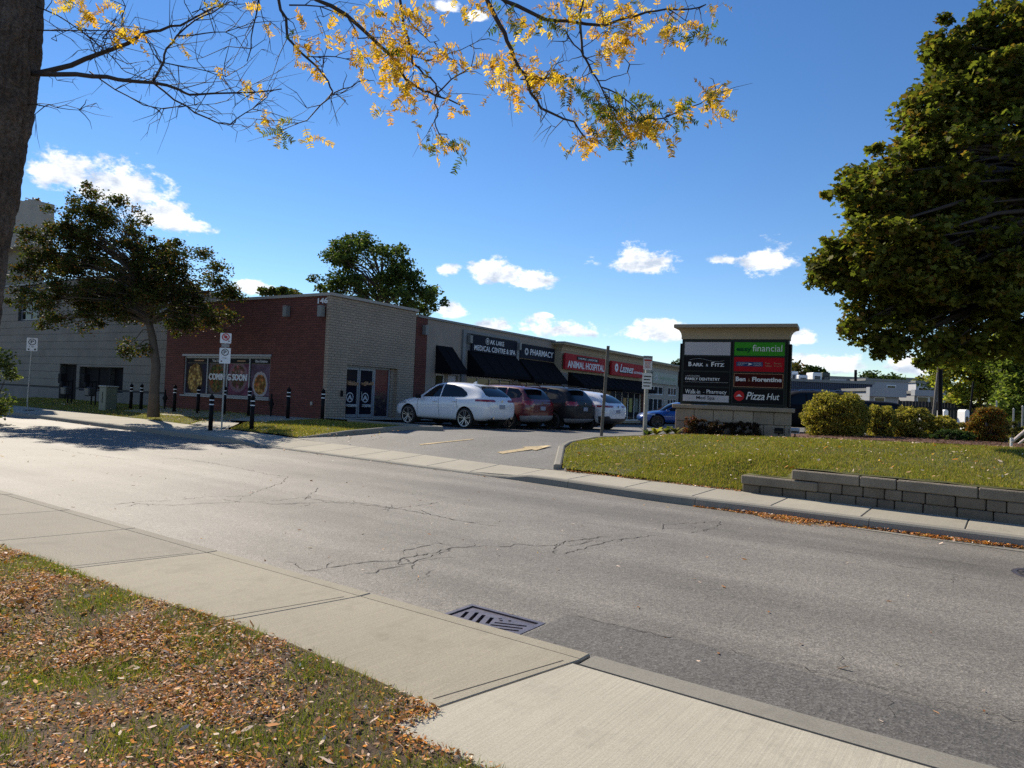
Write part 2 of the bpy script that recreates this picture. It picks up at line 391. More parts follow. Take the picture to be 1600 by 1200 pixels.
def concrete(name, base, warm=(1.04, 1.0, .9), speck=.25, broom=None, rand=.06):
    t = NT(name); P = t.pos('geo')
    c = t.ramp(t.noise(P, 1.1, 7, .65), [(.25, tuple(base * .86 * w for w in warm)), (.75, tuple(base * 1.12 * w for w in warm))])
    c = t.mix(1.0, c, t.ramp(t.noise(P, 85, 4, .88), [(.3, (1 - speck * 1.5,) * 3), (.7, (1 + speck * 1.5,) * 3)]), 'MULTIPLY')
    c = t.mix(t.ramp(t.noise(P, 2.2, 9, .78), [(.50, (0, 0, 0)), (.72, (.75, .75, .75))]), c, tuple(base * .62 * w for w in warm))
    oi = t.node('ShaderNodeObjectInfo').outputs['Random']
    c = t.mix(1.0, c, t.ramp(oi, [(0, (1 - rand,) * 3), (1, (1 + rand,) * 3)]), 'MULTIPLY')
    n = t.bump(t.noise(P, 170, 3, .8), .35, .003)
    if broom:
        mp = t.node('ShaderNodeMapping'); mp.inputs['Rotation'].default_value = (0, 0, R(35.4)); t.l(P, mp.inputs['Vector'])
        st = t.node('ShaderNodeVectorMath', operation='MULTIPLY'); st.inputs[1].default_value = (75, 1.6, 1); t.l(mp.outputs[0], st.inputs[0])
        w = t.noise(st.outputs[0], 1.0, 3, .6); n = t.bump(w, broom, .004, n)
        c = t.mix(1.0, c, t.ramp(w, [(.3, (.92,) * 3), (.7, (1.05,) * 3)]), 'MULTIPLY')
    return t.done(c, .88, 0, .25, n)
M['conc'] = concrete('sidewalk_concrete', .275, (1.12, 1.0, .76), .2, .25)
M['conc_new'] = concrete('newer_sidewalk_concrete', .37, (1.09, 1.0, .80), .14, .4)
M['conc_agg'] = concrete('worn_aggregate_concrete', .23, (1.10, 1.0, .80), .42)
M['conc_far'] = concrete('far_sidewalk_concrete', .31, (1.09, 1.0, .80), .15, .2)
M['kerb'] = concrete('kerb_concrete', .21, (1.07, 1.0, .84), .2)
M['soil'] = pm('bare_soil', (.105, .072, .05), .95, 0, .3, 1.5, .8, 30, .02, .2, .35, 120)
M['turf'] = pm('turf_thatch', (.085, .085, .028), .95, 0, .35, 1.3, .8, 40, .02, .2, .4, 90)
M['mulch'] = pm('bark_mulch', (.13, .07, .05), .95, 0, .3, 3, 1.0, 35, .03, .2, .5, 60)
M['ground'] = pm('distant_ground', (.09, .09, .07), .95, 0, .25, .05)
M['grass'] = leafmat('grass_blade', .42, .6)
M['leaf'] = leafmat('tree_leaf', .42, .45)
M['leafdry'] = leafmat('fallen_leaf', .15, .7)
M['bark'] = pm('rough_bark', (.10, .078, .062), .95, 0, .35, 5, 1.0, 26, .03, .2, .5, 38)
M['bark2'] = pm('smooth_bark', (.11, .085, .065), .9, 0, .25, 4, .7, 30, .01, .2, .25, 60)
M['twig'] = pm('twig_bark', (.045, .033, .028), .8, 0, .2, 9)
M['redbrick'] = brickmat('red_brick_left', (.165, .054, .040), (.118, .040, .031), (.07, .032, .025), axis='y')
M['redbrick_x'] = brickmat('red_brick_front', (.165, .054, .040), (.118, .040, .031), (.07, .032, .025), axis='x')
M['tanbrick'] = brickmat('tan_brick', (.38, .30, .225), (.335, .265, .197), (.225, .18, .135), .3, .1, .016, 'x', .7)
M['tanbrick_y'] = brickmat('tan_brick_side', (.38, .30, .225), (.335, .265, .197), (.225, .18, .135), .3, .1, .016, 'y', .7)
M['stucco'] = pm('beige_stucco', (.30, .25, .205), .9, 0, .1, 1.2, .4, 70, .004, .25, .08, 90)
M['stucco2'] = pm('warm_stucco', (.36, .285, .19), .9, 0, .1, 1.2, .4, 70, .004, .25, .08, 90)
M['stucco3'] = pm('pale_stucco', (.36, .33, .28), .9, 0, .1, 1.2, .4, 70, .004, .25, .08, 90)
M['greyblock'] = pm('grey_block', (.225, .203, .168), .9, 0, .12, 1.0, .5, 45, .006, .25, .15, 60, rand=.04)
M['joint'] = pm('dark_joint', (.06, .058, .055), .95, 0, .1)
M['baseblock'] = pm('pale_base_block', (.20, .185, .165), .9, 0, .12, 1.0, .5, 45, .006, .25, .15, 60, rand=.05)
M['coping'] = pm('metal_coping', (.33, .30, .26), .55, .0, .1, 2)
M['coping_g'] = pm('grey_coping', (.19, .19, .18), .5, .0, .1, 2)
M['flatroof'] = pm('roof_gravel', (.2, .19, .18), .95, 0, .2, 3)
M['alu'] = pm('window_aluminium', (.24, .25, .27), .45, .2, .06, 6)
M['black'] = pm('black_paint', (.007, .007, .008), .55, 0, .1, 5, spec=.1)
M['blackm'] = pm('matte_black', (.012, .012, .013), .75, 0, .15, 5, spec=.12)
M['awning'] = pm('black_awning_canvas', (.008, .008, .010), .9, 0, .2, 8, .3, 90, spec=.08)
M['glass'] = pm('dark_glass', (.008, .009, .010), .06, 0, 0, spec=.3)
M['glass2'] = pm('shop_glass', (.02, .022, .022), .08, 0, .5, .9, spec=.35)
M['white'] = pm('white_paint', (.72, .72, .72), .5, 0, .05, 4)
M['offwhite'] = pm('off_white_panel', (.46, .43, .45), .5, 0, .05, 2)
M['galv'] = pm('galvanised_steel', (.30, .30, .29), .5, .6, .15, 8)
M['postbrown'] = pm('weathered_post', (.13, .115, .10), .7, .3, .2, 9)
M['signback'] = pm('sign_back', (.25, .25, .25), .5, .4, .1, 8)
M['redink'] = pm('red_ink', (.45, .03, .03), .5, 0, .05)
M['blackink'] = pm('black_ink', (.015, .015, .015), .5, 0, .05)
M['ironw'] = pm('worn_cast_iron', (.16, .14, .15), .42, .7, .25, 14, .4, 60, .003, .5, .2, 90)
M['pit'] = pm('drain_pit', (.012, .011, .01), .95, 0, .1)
M['crack'] = pm('tar_crack', (.022, .020, .019), .95, 0, .2, 8)
M['wallblock'] = pm('retaining_block', (.15, .125, .095), .95, 0, .22, 3, .9, 38, .012, .2, .25, 70, rand=.14)
M['wallcap'] = pm('retaining_cap', (.20, .17, .13), .95, 0, .2, 3, .9, 38, .01, .2, .25, 70, rand=.08)
M['stone'] = pm('monument_stone', (.33, .26, .19), .9, 0, .18, 3, .8, 40, .01, .25, .15, 60, rand=.1)
M['tanmetal'] = pm('tan_cornice', (.36, .28, .175), .6, 0, .06, 2)
M['signbody'] = pm('sign_cabinet', (.022, .026, .023), .5, 0, .1, 4, spec=.2)
M['cabinet'] = pm('green_cabinet', (.13, .15, .115), .55, 0, .1, 3)
M['yellowpaint'] = pm('worn_yellow_marking', (.44, .34, .19), .85, 0, .12, 5, .3, 120, .003, .25, .2, 90, dirt=((.15, .14, .125), 11, .52))
def textc(name, col, rough=.5): M[name] = pm(name, col, rough, 0, .04, 5, spec=.05); return M[name]
textc('letter_white', (.74, .74, .74)); textc('letter_grey', (.5, .5, .5)); textc('letter_black', (.012, .012, .012)); textc('letter_red', (.5, .03, .03)); textc('letter_orange', (.45, .27, .16)); textc('letter_blue', (.03, .06, .16)); textc('letter_dkgreen', (.01, .07, .03))
textc('panel_green', (.05, .30, .025)); textc('panel_red', (.42, .012, .02)); textc('panel_black', (.012, .012, .014)); textc('panel_maroon', (.055, .008, .008)); textc('panel_navy', (.012, .016, .028)); textc('panel_signred', (.36, .02, .028)); textc('panel_teal', (.10, .16, .15)); textc('panel_purple', (.05, .045, .075)); textc('panel_door', (.010, .012, .022), .12)
# ---------------------------------------------------------------- ground, street, pavements
def st(o): o['kind'] = 'structure'; return o
st(mesh('ground', [(-900, -900, -.25), (900, -900, -.25), (900, 1500, -.25), (-900, 1500, -.25)], [(0, 1, 2, 3)], M['ground']))
NEAR_K = 3.80
# street surface, with a real opening for the catch basin
GR = (-3.46, -2.77, 3.83, 4.45)          # s0 s1 n0 n1 of the catch basin frame
road_poly = [xy(s, 3.77) for s in (-130, -60, -20, -5, 5, 60)] + [xy(s, kn(s) + .03) for s in (60, 0, -2.5, -5, -8, -16, -26, -36, -60, -130)]
hole = [xy(GR[0], GR[2]), xy(GR[1], GR[2]), xy(GR[1], GR[3]), xy(GR[0], GR[3])]
def road_h(x, y):
    return 0.0
road, _ = patch('road', road_poly, road_h, M['road'], 0, 3.0, [hole]); st(road)
# asphalt repair strip beside the newer kerb
pp = [(-2.74, 3.78), (-2.75, 4.73), (-2.2, 4.79), (-1.7, 4.80), (-.8, 4.74), (.1, 4.66), (1.5, 4.7), (9, 4.72), (9, 3.78)]
ap, _ = patch('asphalt_patch', [xy(*p) for p in pp], road_h, M['patch'], .005, .6, parent=road)
# cracks: ragged tar-dark lines across the street
def crack(pts, w=.011, z=.004, br=True):
    P = [np.array(p[:2]) for p in pts]; Q = []
    for a, b in zip(P[:-1], P[1:]):
        n = max(2, int(np.linalg.norm(b - a) / .06))
        for i in range(n): Q.append(a + (b - a) * i / n + rng.normal(0, .016, 2))
    Q.append(P[-1]); v = []; f = []
    for i, q in enumerate(Q):
        t = Q[min(i + 1, len(Q) - 1)] - Q[max(0, i - 1)]; t = t / (np.linalg.norm(t) + 1e-9); nn = np.array([-t[1], t[0]])
        k = w * .62 * rng.uniform(.1, 1.3) * (1 if 0 < i < len(Q) - 1 else .1)
        v += [(*(q + nn * k), z), (*(q - nn * k), z)]
        if i: f.append((2 * i - 2, 2 * i - 1, 2 * i + 1, 2 * i))
    o = mesh('crack', v, f, M['crack'], road)
    if br and len(Q) > 14:
        for _ in range(int(len(Q) / 11)):
            q = Q[rng.integers(2, len(Q) - 2)]; a = rng.uniform(0, 6.28); l = rng.uniform(.12, .5); d = np.array([math.cos(a), math.sin(a)])
            crack([q, q + d * l * .5 + rng.normal(0, .04, 2), q + d * l], w * .6, z, False)
def trace(l, ox, oy, sc): return [at_z(ox + a * sc, oy + b * sc, 0) for a, b in l]
for l, w in [([(90, 435), (240, 410), (330, 400), (415, 398), (440, 385), (510, 375), (600, 352), (660, 348), (740, 345), (800, 348), (830, 338), (900, 345), (960, 345), (1000, 330), (1080, 320), (1150, 310)], .011),
             ([(425, 378), (430, 365), (480, 350), (555, 335), (600, 345)], .010), ([(415, 398), (415, 412), (460, 405), (490, 390), (555, 375), (600, 355)], .009),
             ([(985, 375), (1060, 355), (1130, 335), (1190, 322), (1260, 315), (1330, 308)], .011), ([(0, 198), (80, 195), (150, 190), (230, 195), (330, 205), (420, 215), (490, 230), (550, 240), (620, 255), (700, 268), (760, 275)], .013),
             ([(80, 185), (100, 165), (120, 155), (128, 140)], .012), ([(100, 180), (200, 190), (300, 197), (400, 212), (430, 210), (500, 200), (560, 190)], .010),
             ([(1340, 290), (1345, 270), (1430, 265), (1545, 260), (1530, 280), (1490, 290), (1430, 300)], .009), ([(0, 400), (40, 405), (80, 432), (180, 437)], .008), ([(280, 450), (330, 435), (400, 420), (440, 412)], .008),
             ([(955, 372), (965, 350), (1000, 330)], .008), ([(1000, 345), (1060, 335), (1120, 312), (1160, 312)], .007), ([(480, 470), (520, 440), (535, 430)], .007)]:
    crack(trace(l, 440, 700, .4437), w)
for l, w in [([(270, 270), (350, 285), (460, 300), (540, 310), (650, 325), (760, 325)], .008), ([(590, 560), (740, 545), (850, 540), (1000, 530), (1080, 520), (1190, 520), (1300, 515), (1370, 480), (1470, 450), (1480, 430), (1500, 415), (1400, 405), (1240, 370), (1100, 345), (1000, 330), (880, 318)], .008), ([(650, 575), (720, 556), (900, 566), (1100, 552), (1300, 548), (1450, 560), (1600, 550)], .008), ([(1140, 535), (1300, 552), (1450, 540), (1600, 522)], .007)]:
    crack(trace(l, 0, 620, .3), w)
crack(trace([(690, 590), (840, 610), (1080, 650), (1300, 688), (1500, 720), (1600, 735)], 1130, 700, .29375), .006)
crack(trace([(60, 480), (300, 505), (700, 560), (1000, 580), (1500, 640)], 1130, 700, .29375), .004)
crack([(*xy(s, 4.82 if s > -2.2 else 4.76), 0) for s in (-2.75, -2.2, -1.6, -.8, .2, 1.5)], .006, .007)

# near sidewalk: slabs, integral kerb edge
nsw = empty('near_sidewalk'); st(nsw)
def slab(name, poly, z0, z1f, mat, parent, bev=.012):
    P = [np.array(p) for p in poly]; c = sum(P) / len(P); n = len(P)
    ins = [p + (c - p) / np.linalg.norm(c - p) * bev for p in P]
    v = [(*p, z0) for p in P] + [(*p, z1f(*p) - bev * .7) for p in P] + [(*p, z1f(*p)) for p in ins]
    f = [(i, (i + 1) % n, n + (i + 1) % n, n + i) for i in range(n)] + [(n + i, n + (i + 1) % n, 2 * n + (i + 1) % n, 2 * n + i) for i in range(n)] + [tuple(range(2 * n, 3 * n))]
    return mesh(name, v, f, mat, parent)
NB = lambda s: 2.50 + (.02 * (s + 8) if s < -2 else .12)
cuts = [-60 + 1.6 * i for i in range(31)]; cuts = [c for c in cuts if c < -12.4] + [-12.1, -10.6, -9.0, -7.5, -6.02, -4.02, -2.14]
Q = lambda s, n: np.array(xy(s, n))
for a, b in zip(cuts[:-1], cuts[1:]):
    g = .003
    m = M['conc_agg'] if b < -6 else M['conc']
    dx = .1
    slab('slab', [Q(a + g - .12, NB(a)), Q(b - g - .12, NB(b)), Q(b - g + .1, 3.69), Q(a + g + .1, 3.69)], -.05, lambda x, y: .13, m, nsw, .006)
    slab('kerb_edge', [Q(a + g + .1, 3.694), Q(b - g + .1, 3.694), Q(b - g + .1, NEAR_K), Q(a + g + .1, NEAR_K)], -.05, lambda x, y: .13, m, nsw, .01)
cuts2 = [-2.14, .35, 2.75, 5.2, 7.6, 10, 12.4, 14.8, 17.2]
for a, b in zip(cuts2[:-1], cuts2[1:]):
    slab('slab', [Q(a + .003 - .168, 2.36), Q(b - .003 - .168, 2.36), Q(b - .003 + .087, 3.60), Q(a + .003 + .087, 3.60)], -.05, lambda x, y: .13, M['conc_new'], nsw, .006)
    slab('kerb_edge', [Q(a + .008 + .1, 3.622), Q(b - .008 + .1, 3.622), Q(b - .008 + .1, NEAR_K), Q(a + .008 + .1, NEAR_K)], -.05, lambda x, y: .128, M['kerb'], nsw, .02)
# tooled lines on the older slabs
for a, b in zip(cuts[-4:-1], cuts[-3:]):
    for o in (.07,):
        crack_pts = [Q(b - .12 - o, NB(b) + .1), Q(b + .1 - o, 3.6)]
        v = []
        for p in crack_pts: v += [(*(p + np.array(ES) * .004), .1312), (*(p - np.array(ES) * .004), .1312)]
        mesh('tooled_line', v, [(0, 1, 3, 2)], M['crack'], nsw)

# near lawn
def lawn_near_h(x, y):
    s, n = snc(x, y)
    return .135 + .02 * math.sin(s * 2.1 + n) + .02 * math.sin(n * 3.3 - s * 1.3) + .03 * sst(0, 2.0, 2.4 - n) + .022 * sst(1.7, 2.3, n)
def nb2(s): return (NB(s) + .02 if s < -2.2 else 2.37)
poly = [xy(s, nb2(s) + .03) for s in (-60, -30, -14, -8, -6, -4, -2.3, -2.1, 0, 4, 17)] + [xy(17, -14), xy(-60, -14)]
near_lawn, _ = patch('near_lawn_soil', poly, lawn_near_h, M['soil'], 0, .45, rough=.008); st(near_lawn)

# far kerb and far sidewalk
fsw = empty('far_sidewalk'); st(fsw)
KW = .16
def kerb_piece(a, b, parent, mat):
    prof = lambda s: [(kn(s) - .02, -.05), (kn(s), ktop(s) - .025), (kn(s) + .025, ktop(s)), (kn(s) + KW, ktop(s) + .004), (kn(s) + KW, -.05)]
    n = max(2, int((b - a) / .5) + 1); v = []; f = []
    for i in range(n):
        s = a + (b - a) * i / (n - 1)
        v += [(*xy(s, p[0]), p[1]) for p in prof(s)]
    for i in range(n - 1):
        for j in range(4): f.append((5 * i + j, 5 * i + j + 1, 5 * i + 5 + j + 1, 5 * i + 5 + j))
    f += [(0, 1, 2, 3, 4), tuple(range(5 * n - 5, 5 * n))[::-1]]
    o = MB().add(v, f).build('kerb_stone', mat, parent); return o
kc = list(np.arange(-60.3, 16, 2.55))
for a, b in zip(kc[:-1], kc[1:]): kerb_piece(a + .004, b - .004, fsw, M['kerb'])
fc = [-.51 + 1.27 * i for i in range(-47, 13)]
def fsw_h(x, y):
    s, n = snc(x, y); k0 = kn(s) + KW; k1 = bn(s)
    return ktop(s) + .004 + (.162 - .045 * drop(s) - ktop(s)) * min(1, max(0, (n - k0) / (k1 - k0)))
for a, b in zip(fc[:-1], fc[1:]):
    slab('slab', [Q(a + .006, kn(a) + KW + .006), Q(b - .006, kn(b) + KW + .006), Q(b - .006, bn(b) + .04), Q(a + .006, bn(a) + .04)], -.05, fsw_h, M['conc_far'], fsw, .012)
# gutter strip on the right
gp, _ = patch('gutter', [xy(s, n) for s, n in ((-1.9, 11.0), (-1.2, 10.93), (0, 10.86), (16, 10.86), (16, 11.12), (-1.9, 11.12))], road_h, M['kerb'], .006, .8, parent=fsw)

# parking lot and driveway
lot_poly = [xy(s, bn(s) + .02) for s in (-17.6, -15.5, -13.5, -9.7, -7.4)] + [xy(-6.2, 13.4), xy(-6, 16), xy(-6, 22), xy(40, 22), (90, 10), (110, 200), (-90, 200), (-50, 60), tuple(bxy(0, 12)), tuple(bxy(-.3, 11)), tuple(bxy(-2.0, 0)), xy(-17.6, 17.4)]
lot, _ = patch('parking_lot', lot_poly, lot_h, M['lot'], 0, 1.3); st(lot)
# yellow arrows painted on the driveway
def arrow(c, ang, L=2.3, head=.34, w=.15):
    P = [(-L / 2, -w), (L * .05, -w), (L * .05, -head), (L / 2, 0), (L * .05, head), (L * .05, w), (-L / 2, w)] if head else [(-L / 2, -w), (L / 2, -w * .7), (L / 2, w * .6), (-L / 2, w)]
    ca, sa = math.cos(ang), math.sin(ang)
    pl = [(c[0] + ca * p[0] - sa * p[1], c[1] + sa * p[0] + ca * p[1]) for p in P]
    patch('painted_arrow', pl, lot_h, M['yellowpaint'], .010, .25, parent=lot)
arrow((.42, 17.75), R(30), 1.5); arrow((-1.72, 19.5), R(20), 1.5, 0, .08)

# walkway along the brick wall and between the bollards
wk = [tuple(bxy(-.4, -.05)), tuple(bxy(-2.2, -.05)), tuple(bxy(-2.3, 3.0)), xy(-22.6, 15.1), xy(-21.5, bn(-21.5) + .02), xy(-24.2, bn(-24.2) + .02), xy(-25.4, 15.8), tuple(bxy(-2.0, 8)), tuple(bxy(-1.6, 11)), tuple(bxy(-.05, 11)), tuple(bxy(-.05, 0))]
walk, _ = patch('walkway', wk, lot_h, M['conc_far'], .02, .7); st(walk)
# apron in front of the doors
apron, _ = patch('shopfront_walk', [tuple(bxy(-.4, .02)), tuple(bxy(-.4, -1.3)), tuple(bxy(60, -1.3)), tuple(bxy(60, .02))], lot_h, M['conc_far'], .09, 1.2); st(apron)
# grass verge left of the walkway, and the island beside the driveway
verge_poly = [xy(s, bn(s) + .03) for s in (-62, -42, -33, -27, -24.4)] + [xy(-25.6, 15.8), tuple(bxy(-2.1, 8)), tuple(bxy(-1.7, 10.6)), tuple(bxy(-.1, 10.9)), tuple(bxy(-.1, 40))]
verge, ins_v = patch('verge_turf', verge_poly, lot_h, M['turf'], .012, .7, rough=.015); st(verge)
isl = [xy(-21.3, bn(-21.3) + .03), xy(-17.5, bn(-17.5) + .05), xy(-15.35, 16.4), xy(-14.75, 17.0), xy(-15.2, 17.3), xy(-16.7, 17.15), xy(-20.5, 16.9), xy(-22.3, 15.2)]
island, ins_i = patch('island_turf', isl, lot_h, M['turf'], .035, .5, rough=.015); st(island)
# island kerb
ik = empty('island_kerb'); st(ik)
def ribbon_kerb(pts, w, h, hf, parent, name='kerb_stone', mat=None, taper0=False, seg=2.2):
    P = [np.array(p) for p in pts]; D = []
    for a, b in zip(P[:-1], P[1:]):
        n = max(1, int(np.linalg.norm(b - a) / .25))
        D += [a + (b - a) * i / n for i in range(n)]
    D.append(P[-1]); n = len(D); k = 0
    L = np.concatenate([[0], np.cumsum([np.linalg.norm(D[i + 1] - D[i]) for i in range(n - 1)])])
    v = []; f = []; sta = 0
    def flush(i0, i1):
        vv = []; ff = []
        for i in range(i0, i1 + 1):
            t = D[min(i + 1, n - 1)] - D[max(i - 1, 0)]; t = t / np.linalg.norm(t); m = np.array([-t[1], t[0]])
            hh = h * (min(1, .15 + L[i] / 1.6) if taper0 else 1)
            z = hf(*D[i])
            for o, q in ((-w / 2 - .01, -.1), (-w / 2, hh - .02), (-w / 2 + .03, hh), (w / 2 - .03, hh), (w / 2, hh - .02), (w / 2, -.1)):
                vv.append((*(D[i] + m * o), z + q))
        c = i1 - i0 + 1
        for i in range(c - 1):
            for j in range(5): ff.append((6 * i + j, 6 * i + j + 1, 6 * i + 6 + j + 1, 6 * i + 6 + j))
        ff += [(0, 1, 2, 3, 4, 5), tuple(range(6 * c - 6, 6 * c))[::-1]]
        MB().add(vv, ff).build(name, mat or M['kerb'], parent)
    for i in range(1, n):
        if L[i] - L[sta] >= seg or i == n - 1: flush(sta, i); sta = i
ribbon_kerb([xy(-17.5, bn(-17.5) + .15), xy(-16.6, 14.7), xy(-15.3, 16.5), xy(-14.75, 16.95), xy(-15.0, 17.25), xy(-16.7, 17.1), xy(-19.0, 17.0)], .18, .14, lot_h, ik, taper0=True)
# raised lawn on the right
ns = list(np.arange(12.2, 29.6, .6))
lawn_poly = [xy(max(lawn_left(n), -30), n) for n in ns if n >= 12.6] + [xy(30, 29.6), xy(30, 12.4), xy(0, 12.34), xy(-2.995, 12.56), xy(-3.005, 12.56), xy(-3.85, 12.62), xy(-3.89, 12.62), xy(-3.90, 12.535)]
lawn_poly = [xy(-7.62, 12.76)] + lawn_poly[1:]
lawn, ins_l = patch('raised_lawn', lawn_poly, lambda x, y: lawn_h(*snc(x, y)), M['turf'], 0, .27, rough=.012); st(lawn)
lk = empty('lawn_edge_kerb'); st(lk)
ribbon_kerb([xy(lawn_left(n) - .08, n) for n in (12.85, 13.4, 14.2, 15, 16, 17, 18.2, 19.5, 21, 23, 25, 27, 29)], .16, .10, lot_h, lk)
def bed_front(s): return itp(s, [-10.2, -9.4, -8.2, -5.6, -5.0, 10], [20.5, 19.0, 18.8, 20.0, 23.6, 24.2])
bed_poly = [xy(s, bed_front(s)) for s in np.arange(-9.5, 10.1, .6)] + [xy(10, 29), xy(-8.2, 29), xy(-9.2, 24.5), xy(-9.7, 22)]
bed, _ = patch('mulch_bed', bed_poly, lambda x, y: lawn_h(*snc(x, y)), M['mulch'], .03, .35, rough=.02); st(bed)
# ---------------------------------------------------------------- lettering
_tc = {}
def text_geo(s, shear=0.0, bold=0.0, extrude=.5):
    k = (s, shear, bold)
    if k in _tc: return _tc[k]
    cu = bpy.data.curves.new('lettering', 'FONT'); cu.body = s; cu.shear = shear; cu.offset = bold; cu.resolution_u = 3
    o = bpy.data.objects.new('lettering', cu); COL.objects.link(o)
    dg = bpy.context.evaluated_depsgraph_get(); dg.update()
    me = bpy.data.meshes.new_from_object(o.evaluated_get(dg))
    v = np.array([q.co[:] for q in me.vertices]); f = [tuple(p.vertices) for p in me.polygons]
    bpy.data.objects.remove(o); bpy.data.curves.remove(cu); bpy.data.meshes.remove(me)
    a, b = v[:, :2].min(0), v[:, :2].max(0)
    v[:, :2] = (v[:, :2] - a) / (b - a)
    _tc[k] = (v[:, :2], f); return _tc[k]
def lettering(s, u0, u1, v0, v1, place, mat, parent, off=.012, shear=0.0, bold=0.006, name='lettering', flip=False):
    """flat letters in the rectangle u0..u1 x v0..v1; place(u, v, w) maps into the parent's frame, w = height off the face"""
    g, f = text_geo(s, shear, bold); n = len(g)
    P = [(u0 + a * (u1 - u0), v0 + b * (v1 - v0)) for a, b in g]
    o = mesh(name, [place(a, b, off) for a, b in P], f, mat, parent)
    bm = bmesh.new(); bm.from_mesh(o.data); r = bmesh.ops.extrude_face_region(bm, geom=bm.faces[:])
    d = Vector(place(0, 0, 0)) - Vector(place(0, 0, off))
    bmesh.ops.translate(bm, verts=[q for q in r['geom'] if isinstance(q, bmesh.types.BMVert)], vec=d * .7)
    bmesh.ops.recalc_face_normals(bm, faces=bm.faces[:]); bm.to_mesh(o.data); bm.free()
    return o
def rect(name, u0, u1, v0, v1, w0, w1, place, mat, parent, bev=0.0):
    """box between the planes w0 and w1 of a face"""
    c = [place(u, v, w) for w in (w0, w1) for u, v in ((u0, v0), (u1, v0), (u1, v1), (u0, v1))]
    return MB().add(c, [(0, 1, 2, 3), (4, 5, 6, 7), (0, 1, 5, 4), (1, 2, 6, 5), (2, 3, 7, 6), (3, 0, 4, 7)]).build(name, mat, parent)
def disc(name, u, v, r0, r1, w, place, mat, parent, k=20):
    vv = []; ff = []
    for i in range(k):
        a = 2 * math.pi * i / k; vv += [place(u + r1 * math.cos(a), v + r1 * math.sin(a), w), place(u + r0 * math.cos(a), v + r0 * math.sin(a), w)]
    ff = [(2 * i, 2 * ((i + 1) % k), 2 * ((i + 1) % k) + 1, 2 * i + 1) for i in range(k)] if r0 > 0 else [tuple(2 * i for i in range(k))]
    return mesh(name, vv, ff, mat, parent)
def holed_wall(name, u0, u1, v0, v1, holes, depth, place, mat, parent):
    us = sorted({u0, u1, *[h[0] for h in holes], *[h[1] for h in holes]}); vv = sorted({v0, v1, *[h[2] for h in holes], *[h[3] for h in holes]})
    mb = MB()
    for a, b in zip(us[:-1], us[1:]):
        for c, d in zip(vv[:-1], vv[1:]):
            mu, mv = (a + b) / 2, (c + d) / 2
            if any(h[0] < mu < h[1] and h[2] < mv < h[3] for h in holes): continue
            mb.add([place(a, c, 0), place(b, c, 0), place(b, d, 0), place(a, d, 0)], [(0, 1, 2, 3)])
    for h in holes:
        q = [(h[0], h[2]), (h[1], h[2]), (h[1], h[3]), (h[0], h[3])]
        for i in range(4):
            a, b = q[i], q[(i + 1) % 4]
            mb.add([place(*a, 0), place(*b, 0), place(*b, -depth), place(*a, -depth)], [(0, 1, 2, 3)])
    o = mb.build(name, mat, parent, fix=False)
    bm = bmesh.new(); bm.from_mesh(o.data); bmesh.ops.remove_doubles(bm, verts=bm.verts[:], dist=1e-5); bm.to_mesh(o.data); bm.free()
    return o
def window(u0, u1, v0, v1, place, parent, cuts=(), depth=.14, fw=.06, frame=None, pane=None, rows=(), name='window', sill=False):
    """frame set in the opening with panes: window > frame pieces, panes"""
    frame = frame or M['alu']; pane = pane or M['glass2']
    mb = MB()
    def bar(a, b, c, d):
        cc = [place(u, v, w) for w in (-depth, -depth + .07) for u, v in ((a, c), (b, c), (b, d), (a, d))]
        mb.add(cc, [(0, 1, 2, 3), (4, 5, 6, 7), (0, 1, 5, 4), (1, 2, 6, 5), (2, 3, 7, 6), (3, 0, 4, 7)])
    bar(u0, u1, v0, v0 + fw); bar(u0, u1, v1 - fw, v1); bar(u0, u0 + fw, v0 + fw, v1 - fw); bar(u1 - fw, u1, v0 + fw, v1 - fw)
    us = [u0 + fw, *cuts, u1 - fw]; vs_ = [v0 + fw, *rows, v1 - fw]
    for c in cuts: bar(c - fw * .45, c + fw * .45, v0 + fw, v1 - fw)
    for c in rows:
        for a, b in zip(us[:-1], us[1:]): bar(a + (fw * .45 if a in cuts else 0), b - (fw * .45 if b in cuts else 0), c - fw * .45, c + fw * .45)
    w = mb.build(name, frame, parent)
    for a, b in zip(us[:-1], us[1:]):
        for c, d in zip(vs_[:-1], vs_[1:]):
            rect('pane', a + .005, b - .005, c + .005, d - .005, -depth + .015, -depth + .03, place, pane, w)
    if sill: rect('sill', u0 - .08, u1 + .08, v0 - .07, v0 - .003, -depth, .09, place, frame, w)
    return w
def wall_lamp(u, v0, v1, place, parent):
    l = rect('wall_lamp', u - .1, u + .1, v0, v1, .05, .25, place, M['coping_g'], parent)
    rect('bracket', u - .05, u + .05, (v0 + v1) / 2 - .06, (v0 + v1) / 2 + .06, .0, .05, place, M['blackm'], l)

# ---------------------------------------------------------------- corner store: red brick side, tan brick front
ZB = .40
store = empty('corner_store', (*bxy(0, 0), ZB), R(58), 'flat-roofed corner store, red brick side and tan brick front, numbered 146', 'building')
FZ = lambda z: z - ZB
pf = lambda u, v, w: (u, -w, v - ZB)                 # shop front face: u along, w outward
pl = lambda u, v, w: (-w, u, v - ZB)                 # side face: u runs away from the corner
TOP = 5.22
holed_wall('side_wall', 0, 10.5, -.3, TOP, [(3.3, 9.1, 1.15, 2.86)], .3, pl, M['redbrick'], store)
holed_wall('front_wall', 0.0, 5.06, -.3, TOP, [(1.0, 3.98, .55, 2.64)], .32, pf, M['tanbrick'], store)
MB().add([(0, .0, FZ(5.1)), (5.06, 0, FZ(5.1)), (5.06, 10.5, FZ(5.1)), (0, 10.5, FZ(5.1))], [(0, 1, 2, 3)]).build('roof', M['flatroof'], store)
